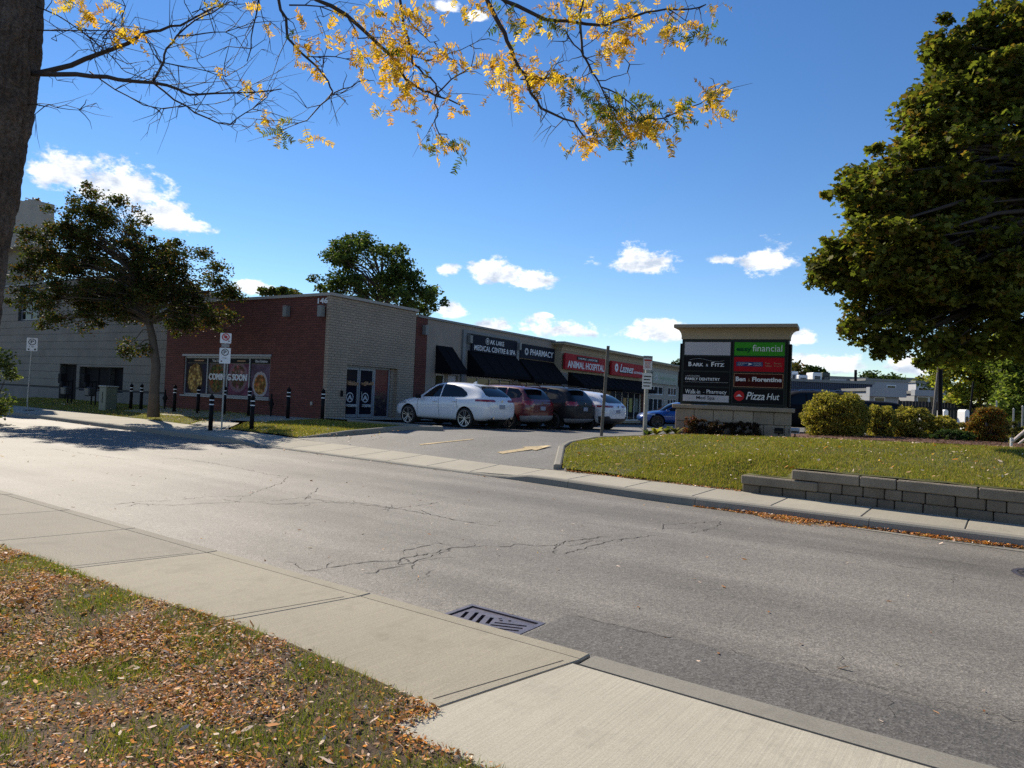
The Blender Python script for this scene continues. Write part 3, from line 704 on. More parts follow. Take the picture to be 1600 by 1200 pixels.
MB().add([(5.06, 0, FZ(-.3)), (5.06, 10.5, FZ(-.3)), (5.06, 10.5, FZ(TOP)), (5.06, 0, FZ(TOP)), (0, 10.5, FZ(-.3)), (0, 10.5, FZ(TOP))], [(0, 1, 2, 3), (1, 4, 5, 2)]).build('back_wall', M['tanbrick_y'], store)
# tan quoin strip that returns round the corner, coping
rect('corner_return', -.02, .2, -.3, TOP - .002, .0, .025, pl, M['tanbrick_y'], store)
cp = MB(); cp.box(-.07, 5.12, -.09, .25, FZ(TOP), FZ(TOP + .11)); cp.box(-.07, .22, .25, 10.5, FZ(TOP), FZ(TOP + .11)); cp.build('coping', M['coping'], store)
# poster window in the side wall: panes run from the far end (u 9.1) to the near end (u 3.3)
w = window(3.3, 9.1, 1.15, 2.86, pl, store, cuts=(4.65, 6.11, 7.47), depth=.12, fw=.07, pane=M['glass'], sill=True)
rect('head_trim', 3.22, 9.18, 2.864, 2.95, -.1, .05, pl, M['alu'], w)
def foodmat(name, bg, blobs, ring, seedv, food=(.5, .5, .3), ctr=(0, 0), sc=9.0):
    """printed food poster: a plate of coloured morsels on a backdrop (flat print)"""
    t = NT(name); P = t.pos('obj'); off = t.node('ShaderNodeVectorMath', operation='ADD'); off.inputs[1].default_value = (seedv, seedv * 1.7, seedv * .6); t.l(P, off.inputs[0])
    v = t.node('ShaderNodeTexVoronoi'); v.inputs['Scale'].default_value = sc; t.l(off.outputs[0], v.inputs['Vector'])
    sp = t.node('ShaderNodeSeparateColor'); t.l(v.outputs['Color'], sp.inputs[0])
    c = t.ramp(sp.outputs[0], [(i / (len(blobs) - 1 + 1e-6), b) for i, b in enumerate(blobs)])
    c = t.mix(1.0, c, t.ramp(v.outputs['Distance'], [(0, (1.3,) * 3), (.6, (.45,) * 3)]), 'MULTIPLY')
    xyz = t.node('ShaderNodeSeparateXYZ'); t.l(P, xyz.inputs[0])
    dy = t.math('DIVIDE', t.math('SUBTRACT', xyz.outputs[1], ctr[0]), food[0]); dz = t.math('DIVIDE', t.math('SUBTRACT', xyz.outputs[2], ctr[1]), food[1])
    r = t.math('ADD', t.math('SQRT', t.math('ADD', t.math('MULTIPLY', dy, dy), t.math('MULTIPLY', dz, dz))), t.math('MULTIPLY', t.math('SUBTRACT', t.noise(off.outputs[0], 5, 3), .5), .35))
    bgc = t.ramp(t.noise(off.outputs[0], 2.5, 3), [(.35, bg), (.65, tuple(b * 1.9 for b in bg))])
    plate = t.mix(t.math('GREATER_THAN', r, 1.28), ring, bgc)
    c = t.mix(t.math('GREATER_THAN', r, 1.0), c, plate)
    return t.done(c, .6, 0, .06)
oy, oz = 0.0, ZB
post = [(7.53, 9.0, (.012, .011, .02), [(.30, .18, .05), (.36, .25, .09), (.13, .06, .02), (.26, .15, .04)], (.02, .015, .015), 1.0, (.50, .66, 0), (8.38, 1.88)),
        (6.17, 7.41, (.03, .02, .02), [(.28, .05, .02), (.16, .10, .03), (.03, .05, .015), (.22, .08, .03)], (.07, .06, .06), 4.0, (.52, .62, 0), (6.85, 1.92)),
        (4.71, 6.05, (.07, .025, .04), [(.20, .06, .06), (.24, .13, .13), (.07, .06, .025), (.15, .04, .05)], (.13, .08, .09), 7.0, (.48, .5, 0), (5.4, 2.0)),
        (3.38, 4.59, (.055, .035, .05), [(.30, .08, .025), (.26, .15, .04), (.13, .045, .015), (.32, .17, .06)], (.24, .21, .21), 11.0, (.36, .42, 0), (3.98, 1.72))]
post = [(a, b, tuple(1.4 * q for q in bg), [tuple(1.8 * q for q in c) for c in bl], tuple(1.5 * q for q in ring), sv, fd, ct) for a, b, bg, bl, ring, sv, fd, ct in post]
for i, (a, b, bg, bl, ring, sv, fd, ct) in enumerate(post):
    m = foodmat('food_poster_%d' % i, bg, bl, ring, sv, fd, (ct[0], ct[1] - ZB), 7.5)
    rect('poster', a + .02, b - .02, 1.24, 2.56, -.088, -.084, pl, m, w)
    rect('poster_header', a + .02, b - .02, 2.575, 2.77, -.088, -.083, pl, M['panel_black'], w)
rp = lambda u, v, ww: pl(-u, v, ww)                  # reading direction on the side wall
for a, b in ((6.17, 7.41), (3.38, 4.59)): lettering('Thai Cuisine', -b + .3, -a - .15, 2.62, 2.73, rp, M['letter_grey'], w, -.078)
for a, b in ((7.53, 9.0), (4.71, 6.05)): rect('header_strip', a + .25, b - .55, 2.65, 2.70, -.082, -.080, pl, M['letter_orange'], w)
lettering('COMIN', -7.30, -6.22, 1.84, 2.12, rp, M['letter_white'], w, -.07, bold=.012)
lettering('G SOON', -6.04, -4.78, 1.84, 2.12, rp, M['letter_white'], w, -.07, bold=.012)
wall_lamp(2.32, 4.45, 4.88, pl, store); wall_lamp(.36, 4.4, 4.83, pl, store)
lettering('146', -.70, -.16, 4.93, 5.14, rp, M['letter_white'], store, .03, bold=.02, name='house_number')
rect('outlet_box', .72, .82, 1.0, 1.14, .0, .06, pl, M['galv'], store)
# glazed entrance: two door leaves and a side panel
ent = MB()
def fbar(mb, a, b, c, d, w0=-.30, w1=-.21):
    mb.add([pf(u, v, w_) for w_ in (w0, w1) for u, v in ((a, c), (b, c), (b, d), (a, d))], [(0, 1, 2, 3), (4, 5, 6, 7), (0, 1, 5, 4), (1, 2, 6, 5), (2, 3, 7, 6), (3, 0, 4, 7)])
fbar(ent, 1.0, 3.70, 2.56, 2.64); fbar(ent, 1.0, 1.04, .55, 2.56); fbar(ent, 2.76, 2.84, .55, 2.56); fbar(ent, 3.66, 3.74, .55, 2.56); fbar(ent, 2.84, 3.66, .55, .60)
ent = ent.build('entrance_frame', M['alu'], store)
rect('jamb', 3.74, 3.98, .5, 2.64, -.32, -.16, pf, M['tanbrick'], store)
for k, (a, b) in enumerate(((1.045, 1.885), (1.915, 2.755))):
    d = MB(); fbar(d, a, a + .07, .56, 2.55, -.29, -.22); fbar(d, b - .07, b, .56, 2.55, -.29, -.22); fbar(d, a + .07, b - .07, .56, .68, -.29, -.22); fbar(d, a + .07, b - .07, 2.47, 2.55, -.29, -.22)
    d = d.build('door', M['alu'], store)
    rect('pane', a + .07, b - .07, .68, 2.47, -.27, -.25, pf, M['panel_door'], d)
    c = (a + b) / 2
    disc('emblem_ring', c, 1.36, .16, .2, -.245, pf, M['letter_grey'], d)
    chev = [(c - .13, 1.28), (c, 1.48), (c + .13, 1.28), (c + .09, 1.24), (c, 1.33), (c - .09, 1.24)]
    mesh('emblem_chevron', [pf(*p, -.244) for p in chev], [(0, 1, 4, 5), (1, 2, 3, 4)], M['letter_grey'], d)
    lettering(('COMING', 'SOON')[k], c - (.27 if k == 0 else .18), c + (.27 if k == 0 else .18), .98, 1.09, pf, M['letter_grey'], d, -.243)
    lettering(('thaiso', 'ryland')[k], c - .28, c + .28, 1.84, 2.02, pf, M['letter_orange'], d, -.243)
    hx = b - .11 if k == 0 else a + .11
    MB().tube([pf(hx, 1.25, -.24), pf(hx, 1.25, -.15), pf(hx, 1.6, -.15), pf(hx, 1.6, -.24)], .014, 6).build('handle', M['galv'], d)
tp = NT('entrance_poster'); P_ = tp.pos('obj'); xz = tp.node('ShaderNodeSeparateXYZ'); tp.l(P_, xz.inputs[0])
c_ = tp.ramp(tp.math('DIVIDE', tp.math('ADD', xz.outputs[2], tp.math('MULTIPLY', tp.noise(P_, 3.5, 4), .8)), 2.8), [(.25, (.012, .012, .02)), (.48, (.03, .016, .02)), (.62, (.16, .02, .02)), (.9, (.10, .008, .016))])
vv_ = tp.node('ShaderNodeTexVoronoi'); vv_.inputs['Scale'].default_value = 4.2; tp.l(P_, vv_.inputs['Vector'])
band = tp.math('MULTIPLY', tp.math('GREATER_THAN', xz.outputs[2], .35), tp.math('LESS_THAN', xz.outputs[2], 1.25))
c_ = tp.mix(tp.math('MULTIPLY', band, tp.ramp(tp.noise(P_, 5.5, 2), [(.5, (0, 0, 0)), (.62, (.8, .8, .8))])), c_, tp.ramp(tp.noise(P_, 7.5, 1), [(.35, (.05, .10, .03)), (.48, (.16, .07, .04)), (.58, (.05, .03, .08)), (.7, (.2, .03, .03))]))
rect('poster', 2.845, 3.655, .605, 2.56, -.27, -.25, pf, tp.done(c_, .25, 0, .4), ent)
rect('intercom', .70, .80, 1.38, 1.62, 0, .05, pf, M['blackm'], store)
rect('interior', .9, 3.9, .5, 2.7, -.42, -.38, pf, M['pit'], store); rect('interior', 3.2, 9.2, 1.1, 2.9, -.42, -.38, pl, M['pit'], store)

# ---------------------------------------------------------------- grey block building on the left
gb = empty('grey_block_building', (*bxy(0, 10.5), ZB), R(58), 'tall grey block building with dark doorway at the left edge', 'building')
pg = lambda u, v, w: (-w + 1.0, u - 10.5, v - ZB)
GT = 7.02; GL = 5.0; TALL = 17.0
gh = [(20.2, 22.0, .4, 2.43), (15.65, 19.9, 1.02, 2.3), (24.85, 27.2, 4.95, 7.0)]
holed_wall('wall_backing', TALL, 46, -.3, GT, gh[:1] + gh[2:] + [(TALL + .01, 19.9, 1.02, 2.3)], .35, pg, M['joint'], gb)
holed_wall('low_wall_backing', 10.5, TALL, -.3, GL, [(15.65, TALL - .01, 1.02, 2.3)], .35, pg, M['joint'], gb)
def minus(r, h):
    a, b, c, d = r
    if h[1] <= a or h[0] >= b or h[3] <= c or h[2] >= d: return [r]
    o = []
    if h[0] > a: o.append((a, h[0], c, d))
    if h[1] < b: o.append((h[1], b, c, d))
    a2, b2 = max(a, h[0]), min(b, h[1])
    if h[2] > c: o.append((a2, b2, c, h[2]))
    if h[3] < d: o.append((a2, b2, h[3], d))
    return o
_bk = {}
def block(name, u0, u1, v0, v1, mat, parent, place, t=.045, g=.014):
    w_, h_ = round(u1 - u0 - .004, 3), round(v1 - v0 - g, 3)
    if w_ < .05 or h_ < .05: return
    key = (name, w_, h_, mat.name, t)
    if key not in _bk:
        b = MB().bbox(0, t, -w_ / 2, w_ / 2, -h_ / 2, h_ / 2, .004); me = bpy.data.meshes.new(name); me.from_pydata(b.v, [], b.f); me.update(); me.materials.append(mat); _bk[key] = me
    o = link(name, _bk[key], None, parent); o.location = place((u0 + u1) / 2, (v0 + v1) / 2, t - .003); return o
rh = (GT - 1.16) / 14
for r in range(14):
    u = 10.5 - (r % 2) * .6
    while u < 29.5:
        a, b = max(u, 10.5), min(u + 1.2, 30)
        if (r + 1) * rh + 1.16 > GL + .05 and b < TALL + .1: u += 1.2; continue
        if (r + 1) * rh + 1.16 > GL + .05: a = max(a, TALL)
        for q in [(a, b, 1.16 + r * rh, 1.16 + (r + 1) * rh)]:
            L_ = [q]
            for h in gh: L_ = [z for y in L_ for z in minus(y, h)]
            for z in L_: block('block', *z, M['greyblock'], gb, pg)
        u += 1.2
u = 10.5
while u < 29.5:
    L_ = [(u, u + 1.2, .3, 1.07)]
    for h in gh: L_ = [z for y in L_ for z in minus(y, h)]
    for z in L_: block('base_block', *z, M['baseblock'], gb, pg, .03)
    u += 1.2
bp = rect('base_ledge', 10.5, 20.2, 1.075, 1.15, .0, .03, pg, M['joint'], gb)
MB().add([pg(TALL, GT - .1, 0), pg(46, GT - .1, 0), pg(46, GT - .1, -10), pg(TALL, GT - .1, -10), pg(10.5, GL - .1, 0), pg(TALL, GL - .1, 0), pg(TALL, GL - .1, -10), pg(10.5, GL - .1, -10)], [(0, 1, 2, 3), (4, 5, 6, 7)]).build('roof', M['flatroof'], gb)
MB().add([pg(TALL, -.3, 0), pg(TALL, -.3, -10), pg(TALL, GT, -10), pg(TALL, GT, 0), pg(10.5, -.3, -10), pg(10.5, GL, -10), pg(TALL, GL, -10), pg(46, -.3, -10), pg(46, GT, -10)], [(0, 1, 2, 3), (1, 4, 5, 6), (1, 7, 8, 2)]).build('gable_wall', M['greyblock'], gb)
rect('coping', TALL - .04, 46, GT, GT + .1, -.3, .1, pg, M['coping_g'], gb); rect('low_coping', 10.52, TALL - .04, GL, GL + .1, -.3, .1, pg, M['coping_g'], gb)
d = rect('door', 20.24, 21.96, .42, 2.4, -.3, -.25, pg, M['blackm'], gb)
rect('door_handle', 20.5, 20.53, 1.3, 1.6, -.25, -.2, pg, M['galv'], d); rect('meeting_stile', 21.08, 21.12, .42, 2.4, -.25, -.235, pg, M['black'], d)
window(15.68, 19.87, 1.05, 2.27, pg, gb, cuts=(17.1, 18.5), depth=.3, fw=.05, frame=M['blackm'], pane=M['blackm'])
window(24.88, 27.17, 4.98, 6.98, pg, gb, cuts=(26.0,), rows=(5.5, 6.0, 6.5), depth=.2, fw=.06, frame=M['alu'], pane=M['glass'])
wall_lamp(20.0, 4.15, 4.55, pg, gb)
# pale upper storey box set on the roof at the far left
ub = MB().add([pg(*p) for p in ((25.35, 9.25, .5), (40, 9.25, .5), (40, 11.9, .5), (25.35, 11.9, .5), (25.35, 9.25, -.8), (40, 9.25, -.8), (40, 11.9, -.8), (25.35, 11.9, -.8))], [(0, 1, 2, 3), (4, 5, 6, 7), (0, 1, 5, 4), (1, 2, 6, 5), (2, 3, 7, 6), (3, 0, 4, 7)]).build('upper_storey', M['stucco3'], gb)
MB().add([pg(*p) for p in ((26.0, GT + .1, -.1), (39, GT + .1, -.1), (39, 9.25, -.1), (26.0, 9.25, -.1), (26.0, GT + .1, -.7), (39, GT + .1, -.7), (39, 9.25, -.7), (26.0, 9.25, -.7))], [(0, 1, 2, 3), (4, 5, 6, 7), (1, 2, 6, 5), (3, 0, 4, 7)]).build('upper_storey_base', M['greyblock'], gb)

# ---------------------------------------------------------------- first plaza block: stucco with black awnings
def canopy(u0, u1, vt, vb, proj, place, parent, val=.16):
    P = lambda u: [place(u, vt, .02), place(u, vb + val, proj), place(u, vb, proj), place(u, vb, .02)]
    a, b = P(u0), P(u1)
    o = MB().add(a + b, [(0, 1, 5, 4), (1, 2, 6, 5), (0, 3, 2, 1), (4, 5, 6, 7), (3, 7, 6, 2), (0, 4, 7, 3)]).build('awning', M['awning'], parent)
    n = max(2, int((u1 - u0) / .9))
    for i in range(n + 1):
        u = u0 + (u1 - u0) * i / n
        u = min(max(u, u0 + .02), u1 - .02)
        MB().tube([place(u, vt + .004, .03), place(u, vb + val + .012, proj + .006), place(u, vb, proj + .008)], .012, 5).build('seam', M['blackm'], o)
    return o
b1 = empty('plaza_medical_block', (*bxy(5.06, 0), ZB), R(58), 'beige stucco plaza block with medical centre and pharmacy signs over black awnings', 'building')
p1 = lambda u, v, w: (u - 5.06, -w, v - ZB)
T1 = 5.0
holes1 = [(6.6, 7.35, .95, 2.56), (7.55, 8.35, .5, 2.56), (9.1, 13.3, .95, 2.56), (14.2, 17.55, .95, 2.56)]
holed_wall('front_wall', 5.83, 17.8, -.4, T1, holes1, .25, p1, M['stucco'], b1)
rect('brick_pier', 5.064, 5.83, -.4, T1 - .002, -.2, .03, p1, M['redbrick_x'], b1)
MB().add([p1(5.07, T1 - .1, 0), p1(17.8, T1 - .1, 0), p1(17.8, T1 - .1, -14), p1(5.07, T1 - .1, -14)], [(0, 1, 2, 3)]).build('roof', M['flatroof'], b1)
MB().add([p1(17.8, -.4, -14), p1(5.07, -.4, -14), p1(5.07, T1, -14), p1(17.8, T1, -14)], [(0, 1, 2, 3)]).build('back_wall', M['stucco'], b1)
rect('coping', 5.12, 17.82, T1, T1 + .1, -.3, .08, p1, M['coping_g'], b1)
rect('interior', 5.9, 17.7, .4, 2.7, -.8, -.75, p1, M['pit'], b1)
wall_lamp(5.55, 4.25, 4.68, p1, b1)
canopy(6.52, 7.75, 3.87, 2.6, .95, p1, b1); canopy(9.02, 13.42, 3.84, 2.58, 1.05, p1, b1); canopy(13.8, 17.72, 3.76, 2.5, 1.05, p1, b1)
fp = MB()
for a, b, c, d_ in ((8.5, 8.75, .5, 4.79), (8.75, 13.7, 4.66, 4.79), (13.45, 13.7, 2.5, 4.66)):
    fp.add([p1(u, v, w) for w in (.0, .10) for u, v in ((a, c), (b, c), (b, d_), (a, d_))], [(0, 1, 2, 3), (4, 5, 6, 7), (0, 1, 5, 4), (1, 2, 6, 5), (2, 3, 7, 6), (3, 0, 4, 7)])
fp.build('sign_surround', pm('grey_surround', (.17, .175, .18), .6, 0, .08, 3), b1)
rect('sign_field', 8.76, 13.44, 3.8, 4.655, .002, .03, p1, pm('grey_field', (.11, .115, .12), .6, 0, .08, 3), b1)
s = rect('sign_panel', 9.2, 13.4, 3.80, 4.62, .04, .12, p1, M['panel_navy'], b1); s['label'] = 'navy medical centre sign with white lettering'
disc('emblem', 10.55, 4.40, 0, .17, .126, p1, M['letter_grey'], s)
lettering('AK LAKE', 10.78, 12.1, 4.27, 4.50, p1, M['letter_white'], s, .13, bold=0.01)
lettering('O', 10.42, 10.68, 4.27, 4.53, p1, M['letter_black'], s, .134)
lettering('MEDICAL CENTRE & SPA', 9.42, 13.25, 3.88, 4.14, p1, M['letter_white'], s, .13, bold=.01)
wall_lamp(8.98, 4.18, 4.56, p1, b1); wall_lamp(13.58, 4.2, 4.58, p1, b1)
s = rect('sign_panel', 13.78, 17.68, 3.8, 4.58, .03, .11, p1, M['panel_navy'], b1); s['label'] = 'navy pharmacy sign with white lettering'
disc('emblem', 14.45, 4.18, .09, .2, .116, p1, M['letter_grey'], s)
lettering('PHARMACY', 14.85, 17.5, 4.02, 4.36, p1, M['letter_white'], s, .12, bold=.01)
window(6.6, 7.35, .95, 2.56, p1, b1, pane=M['glass2'], frame=M['white'])
d = rect('door', 7.56, 8.34, .5, 2.55, -.2, -.14, p1, M['offwhite'], b1); rect('door_handle', 8.2, 8.24, 1.3, 1.5, -.14, -.08, p1, M['galv'], d)
w = window(9.1, 13.3, .95, 2.56, p1, b1, cuts=(10.1, 11.2, 12.2), frame=M['white'])
rect('poster', 12.5, 12.85, 1.5, 2.2, -.1, -.095, p1, M['white'], w)
window(14.2, 17.55, .95, 2.56, p1, b1, cuts=(15.0, 15.85, 16.7), frame=M['white'])

# ---------------------------------------------------------------- second plaza block: animal hospital and restaurant
b2 = empty('plaza_restaurant_block', (*bxy(17.8, 0), .2), R(58), 'cream plaza block with red animal hospital and restaurant signs under deep cornice', 'building')
OFF2 = .5
p2 = lambda u, v, w: (u - 17.8, -(w + OFF2), v - .2)
T2 = 4.62
holes2 = [(19.0, 24.0, .45, 2.35), (25.0, 30.6, .3, 2.35)]
holed_wall('front_wall', 17.8, 31.2, -.5, T2, holes2, .25, p2, M['stucco2'], b2)
MB().add([p2(17.8, -.5, 0), p2(17.8, -.5, -14), p2(17.8, T2, -14), p2(17.8, T2, 0)], [(0, 1, 2, 3)]).build('return_wall', M['stucco2'], b2)
MB().add([p2(17.8, T2, 0), p2(31.2, T2, 0), p2(31.2, T2, -14), p2(17.8, T2, -14)], [(0, 1, 2, 3)]).build('roof', M['flatroof'], b2)
MB().add([p2(31.2, -.5, -14), p2(17.8, -.5, -14), p2(17.8, T2, -14), p2(31.2, T2, -14)], [(0, 1, 2, 3)]).build('back_wall', M['stucco2'], b2)
def cornice(u0, u1, zt, place, parent, end=True, back=-3.0):
    """cove cornice with a flat metal top, returned round the near end"""
    prof = [(.0, -.38), (.04, -.38), (.06, -.30), (.12, -.2), (.22, -.12), (.34, -.08), (.36, .0)]
    v = []; f = []; n = len(prof)
    for (w, z) in prof: v.append(place(u1, zt + z, w))
    for (w, z) in prof: v.append(place(u0 - (w if end else 0), zt + z, w))
    if end:
        for (w, z) in prof: v.append(place(u0 - w, zt + z, back))
    for k in range(2 if end else 1):
        for j in range(n - 1): f.append((k * n + j, k * n + j + 1, (k + 1) * n + j + 1, (k + 1) * n + j))
    o = MB().add(v, f).build('cornice', M['tanmetal'], parent)
    e = .38 if end else 0
    rect('cornice_top', u0 - e, u1, zt + .003, zt + .09, back, .40, place, M['coping_g'], o)
    return o
cornice(17.8, 31.2, 4.92, p2, b2)
rect('pilaster', 17.81, 18.5, -.5, 3.2, .002, .1, p2, pm('grey_pilaster', (.16, .15, .14), .8, 0, .1, 3), b2)
rect('pilaster', 23.55, 24.4, 3.2, 4.5, .002, .06, p2, M['stucco2'], b2)
rect('pilaster', 30.65, 31.19, -.5, 2.6, .002, .08, p2, M['redbrick_x'], b2)
s = rect('sign_panel', 17.85, 23.45, 3.42, 4.36, .12, .26, p2, M['panel_signred'], b2); s['label'] = 'red animal hospital sign with white capitals'
rect('sign_strip', 19.3, 22.4, 4.06, 4.27, .262, .27, p2, M['panel_black'], s)
lettering('OAKVILLE - LAKESHORE', 19.5, 22.2, 4.1, 4.22, p2, M['letter_white'], s, .278)
lettering('ANIMAL HOSPITAL', 18.15, 23.3, 3.53, 3.95, p2, M['letter_white'], s, .275, bold=.016)
s = rect('sign_panel', 24.5, 30.2, 3.40, 4.34, .12, .26, p2, M['panel_signred'], b2); s['label'] = 'red restaurant sign with slanted white lettering'
disc('emblem', 25.3, 3.92, .10, .28, .267, p2, M['letter_white'], s)
lettering('Lazeez', 25.85, 28.3, 3.66, 4.2, p2, M['letter_white'], s, .28, shear=.35, bold=.012)
lettering('Lazeez', 25.78, 28.23, 3.60, 4.14, p2, M['letter_black'], s, .268, shear=.35, bold=.03)
lettering('SHAWARMA', 28.35, 30.05, 3.66, 3.84, p2, M['letter_white'], s, .275)
canopy(18.75, 24.35, 3.28, 2.36, 1.1, p2, b2); canopy(24.45, 30.6, 3.2, 2.30, 1.1, p2, b2)
window(19.0, 24.0, .45, 2.35, p2, b2, cuts=(20.0, 21.0, 22.0, 23.0), frame=M['white'])
w = window(25.0, 30.6, .3, 2.35, p2, b2, cuts=(26.1, 27.2, 28.3, 29.5), frame=M['white'])
for a, c in ((25.3, (.35, .05, .03)), (27.5, (.4, .22, .05)), (28.6, (.3, .3, .06)), (29.7, (.1, .14, .12))):
    rect('poster', a, a + .55, .9, 1.9, -.105, -.1, p2, pm('window_poster', c, .4, 0, .5, 6), w)
w2_ = window(19.0, 24.0, .45, 2.35, p2, b2, cuts=(), frame=M['white'], depth=.24, name='inner_frame')
disc('poster', 19.65, 1.75, 0, .3, -.1, p2, M['white'], b2); rect('poster', 21.2, 21.8, 1.1, 2.0, -.104, -.1, p2, pm('cream_poster', (.5, .4, .22), .4, 0, .2, 5), b2)
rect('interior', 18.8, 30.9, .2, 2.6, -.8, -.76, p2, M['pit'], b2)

# ---------------------------------------------------------------- third plaza block
b3 = empty('plaza_far_block', (*bxy(31.2, 0), .05), R(58), 'farthest plaza block with pale green sign and two rows of windows', 'building')
p3 = lambda u, v, w: (u - 31.2, -(w + OFF2), v - .05)
T3 = 4.45
holes3 = [(32.2, 35.4, 2.3, 2.95), (32.2, 35.4, .6, 2.0), (36.4, 38.6, 2.3, 2.95), (36.4, 38.6, .3, 2.0), (40.5, 43.5, .5, 2.6), (45, 48, .5, 2.6)]
holed_wall('front_wall', 31.21, 52, -.6, T3, holes3, .25, p3, M['stucco3'], b3)
MB().add([p3(31.21, T3, 0), p3(52, T3, 0), p3(52, T3, -14), p3(31.21, T3, -14)], [(0, 1, 2, 3)]).build('roof', M['flatroof'], b3)
MB().add([p3(52, -.6, 0), p3(52, -.6, -14), p3(31.21, -.6, -14), p3(31.21, T3, -14), p3(52, T3, -14), p3(52, T3, 0)], [(0, 1, 4, 5), (1, 2, 3, 4)]).build('back_wall', M['stucco3'], b3)
cornice(31.21, 52, 4.72, p3, b3, False)
for (a, b, c, d_) in holes3: window(a, b, c, d_, p3, b3, cuts=(a + (b - a) * .36, a + (b - a) * .66), frame=M['white'])
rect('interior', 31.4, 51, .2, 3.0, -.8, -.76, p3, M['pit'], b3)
s = rect('sign_panel', 32.5, 38.1, 3.15, 4.02, .05, .15, p3, pm('pale_green_sign', (.30, .32, .26), .5, 0, .1, 2), b3); s['label'] = 'pale green glass sign'
disc('emblem', 33.2, 3.6, .12, .25, .156, p3, M['letter_grey'], s); rect('sign_strip', 34.0, 37.6, 3.5, 3.7, .152, .158, p3, pm('green_strip', (.2, .27, .18), .5, 0, .1, 2), s)
s = rect('sign_panel', 38.7, 42.3, 3.12, 4.36, .05, .15, p3, M['panel_black'], b3); s['label'] = 'black sign with white lettering and swoosh'
lettering('BARK', 39.7, 41.6, 3.75, 4.1, p3, M['letter_white'], s, .16); lettering('FITZ', 40.0, 41.5, 3.3, 3.62, p3, M['letter_white'], s, .16)
sw = [(39.5 + 1.1 * math.cos(a) * .9 + 1.0, 3.72 + .52 * math.sin(a)) for a in np.linspace(.6, 4.4, 18)]
MB().tube([p3(*q, .16) for q in sw], .035, 5).build('swoosh', M['letter_white'], s)
# ---------------------------------------------------------------- retaining wall: blocks and cap stones, each a piece
rw = empty('retaining_wall', (*xy(-3.85, 12.5), .15), 0, 'low weathered block retaining wall holding back the raised lawn', 'wall')
RWN = lambda s: itp(s, [-4, 0, 20], [12.50, 12.24, 12.2])
def wall_piece(name, s0, s1, z0, z1, mat, proud=0.0, depth=.24):
    g = .006; P = []
    n0, n1 = RWN(s0) - proud, RWN(s1) - proud
    loc = np.array([*xy(-3.85, 12.5), .15]); j = rng.uniform(-.012, .012)
    b = MB().bbox(0, 1, 0, 1, 0, 1, .04); q0, q1 = np.array(xy(s0 + g, n0 + j)), np.array(xy(s1 - g, n1 + j)); e = (q1 - q0); nn = np.array(EN)
    L = np.linalg.norm(e); bb = MB().bbox(0, L, 0, depth, 0, z1 - z0 - g, .014); ev = e / L
    v = [(*(q0 + ev * x + nn * y - loc[:2]), z0 + z - loc[2]) for x, y, z in bb.v]
    return mesh(name, v, bb.f, mat, rw)
zb0 = .14; ch = .165
for c in range(3):
    s = -3.85 + (0, .05, 1.02)[c] if c < 2 else -3.02
    if c == 1: s = -2.62
    i = 0
    if c < 2:
        s = -3.86 if c == 0 else -2.62
        while s < 12:
            w_ = float(rng.choice([.24, .31, .38, .44])); wall_piece('wall_block', s, s + w_, zb0 + c * ch, zb0 + (c + 1) * ch, M['wallblock']); s += w_
for s0, s1 in ((-3.88, -2.60),): wall_piece('cap_stone', s0, s1, zb0 + ch, zb0 + 2 * ch - .01, M['wallcap'], .03, .30)
s = -3.03
for w_ in (1.05, .52, 1.05, .95, .6, 1.1, 1.0, .7, 1.1, 1.0, 1.0, .8, 1.1, 1.0, 1.0):
    wall_piece('cap_stone', s, s + w_, zb0 + 2 * ch, zb0 + 3 * ch - .005, M['wallcap'], .03, .30); s += w_
# first full-height stretch under the upper cap's left end is carried by the lower cap

# ---------------------------------------------------------------- catch basin and manhole
s0, s1, n0, n1 = GR
cb = empty('catch_basin', (*xy((s0 + s1) / 2, (n0 + n1) / 2), 0), R(-35.4), 'cast iron catch basin grate with slanted slots beside the near kerb', 'drain grate')
W, D = s1 - s0, n1 - n0
mb = MB()
for a, b, c, d in ((-W / 2, W / 2, -D / 2, -D / 2 + .035), (-W / 2, W / 2, D / 2 - .035, D / 2), (-W / 2, -W / 2 + .035, -D / 2 + .035, D / 2 - .035), (W / 2 - .035, W / 2, -D / 2 + .035, D / 2 - .035)): mb.box(a, b, c, d, -.12, .004)
mb.build('frame', M['ironw'], cb)
MB().add([(-W / 2, -D / 2, -.5), (W / 2, -D / 2, -.5), (W / 2, D / 2, -.5), (-W / 2, D / 2, -.5), (-W / 2, -D / 2, -.1), (W / 2, -D / 2, -.1), (W / 2, D / 2, -.1), (-W / 2, D / 2, -.1)], [(0, 1, 2, 3), (0, 1, 5, 4), (1, 2, 6, 5), (2, 3, 7, 6), (3, 0, 4, 7)]).build('pit', M['pit'], cb)
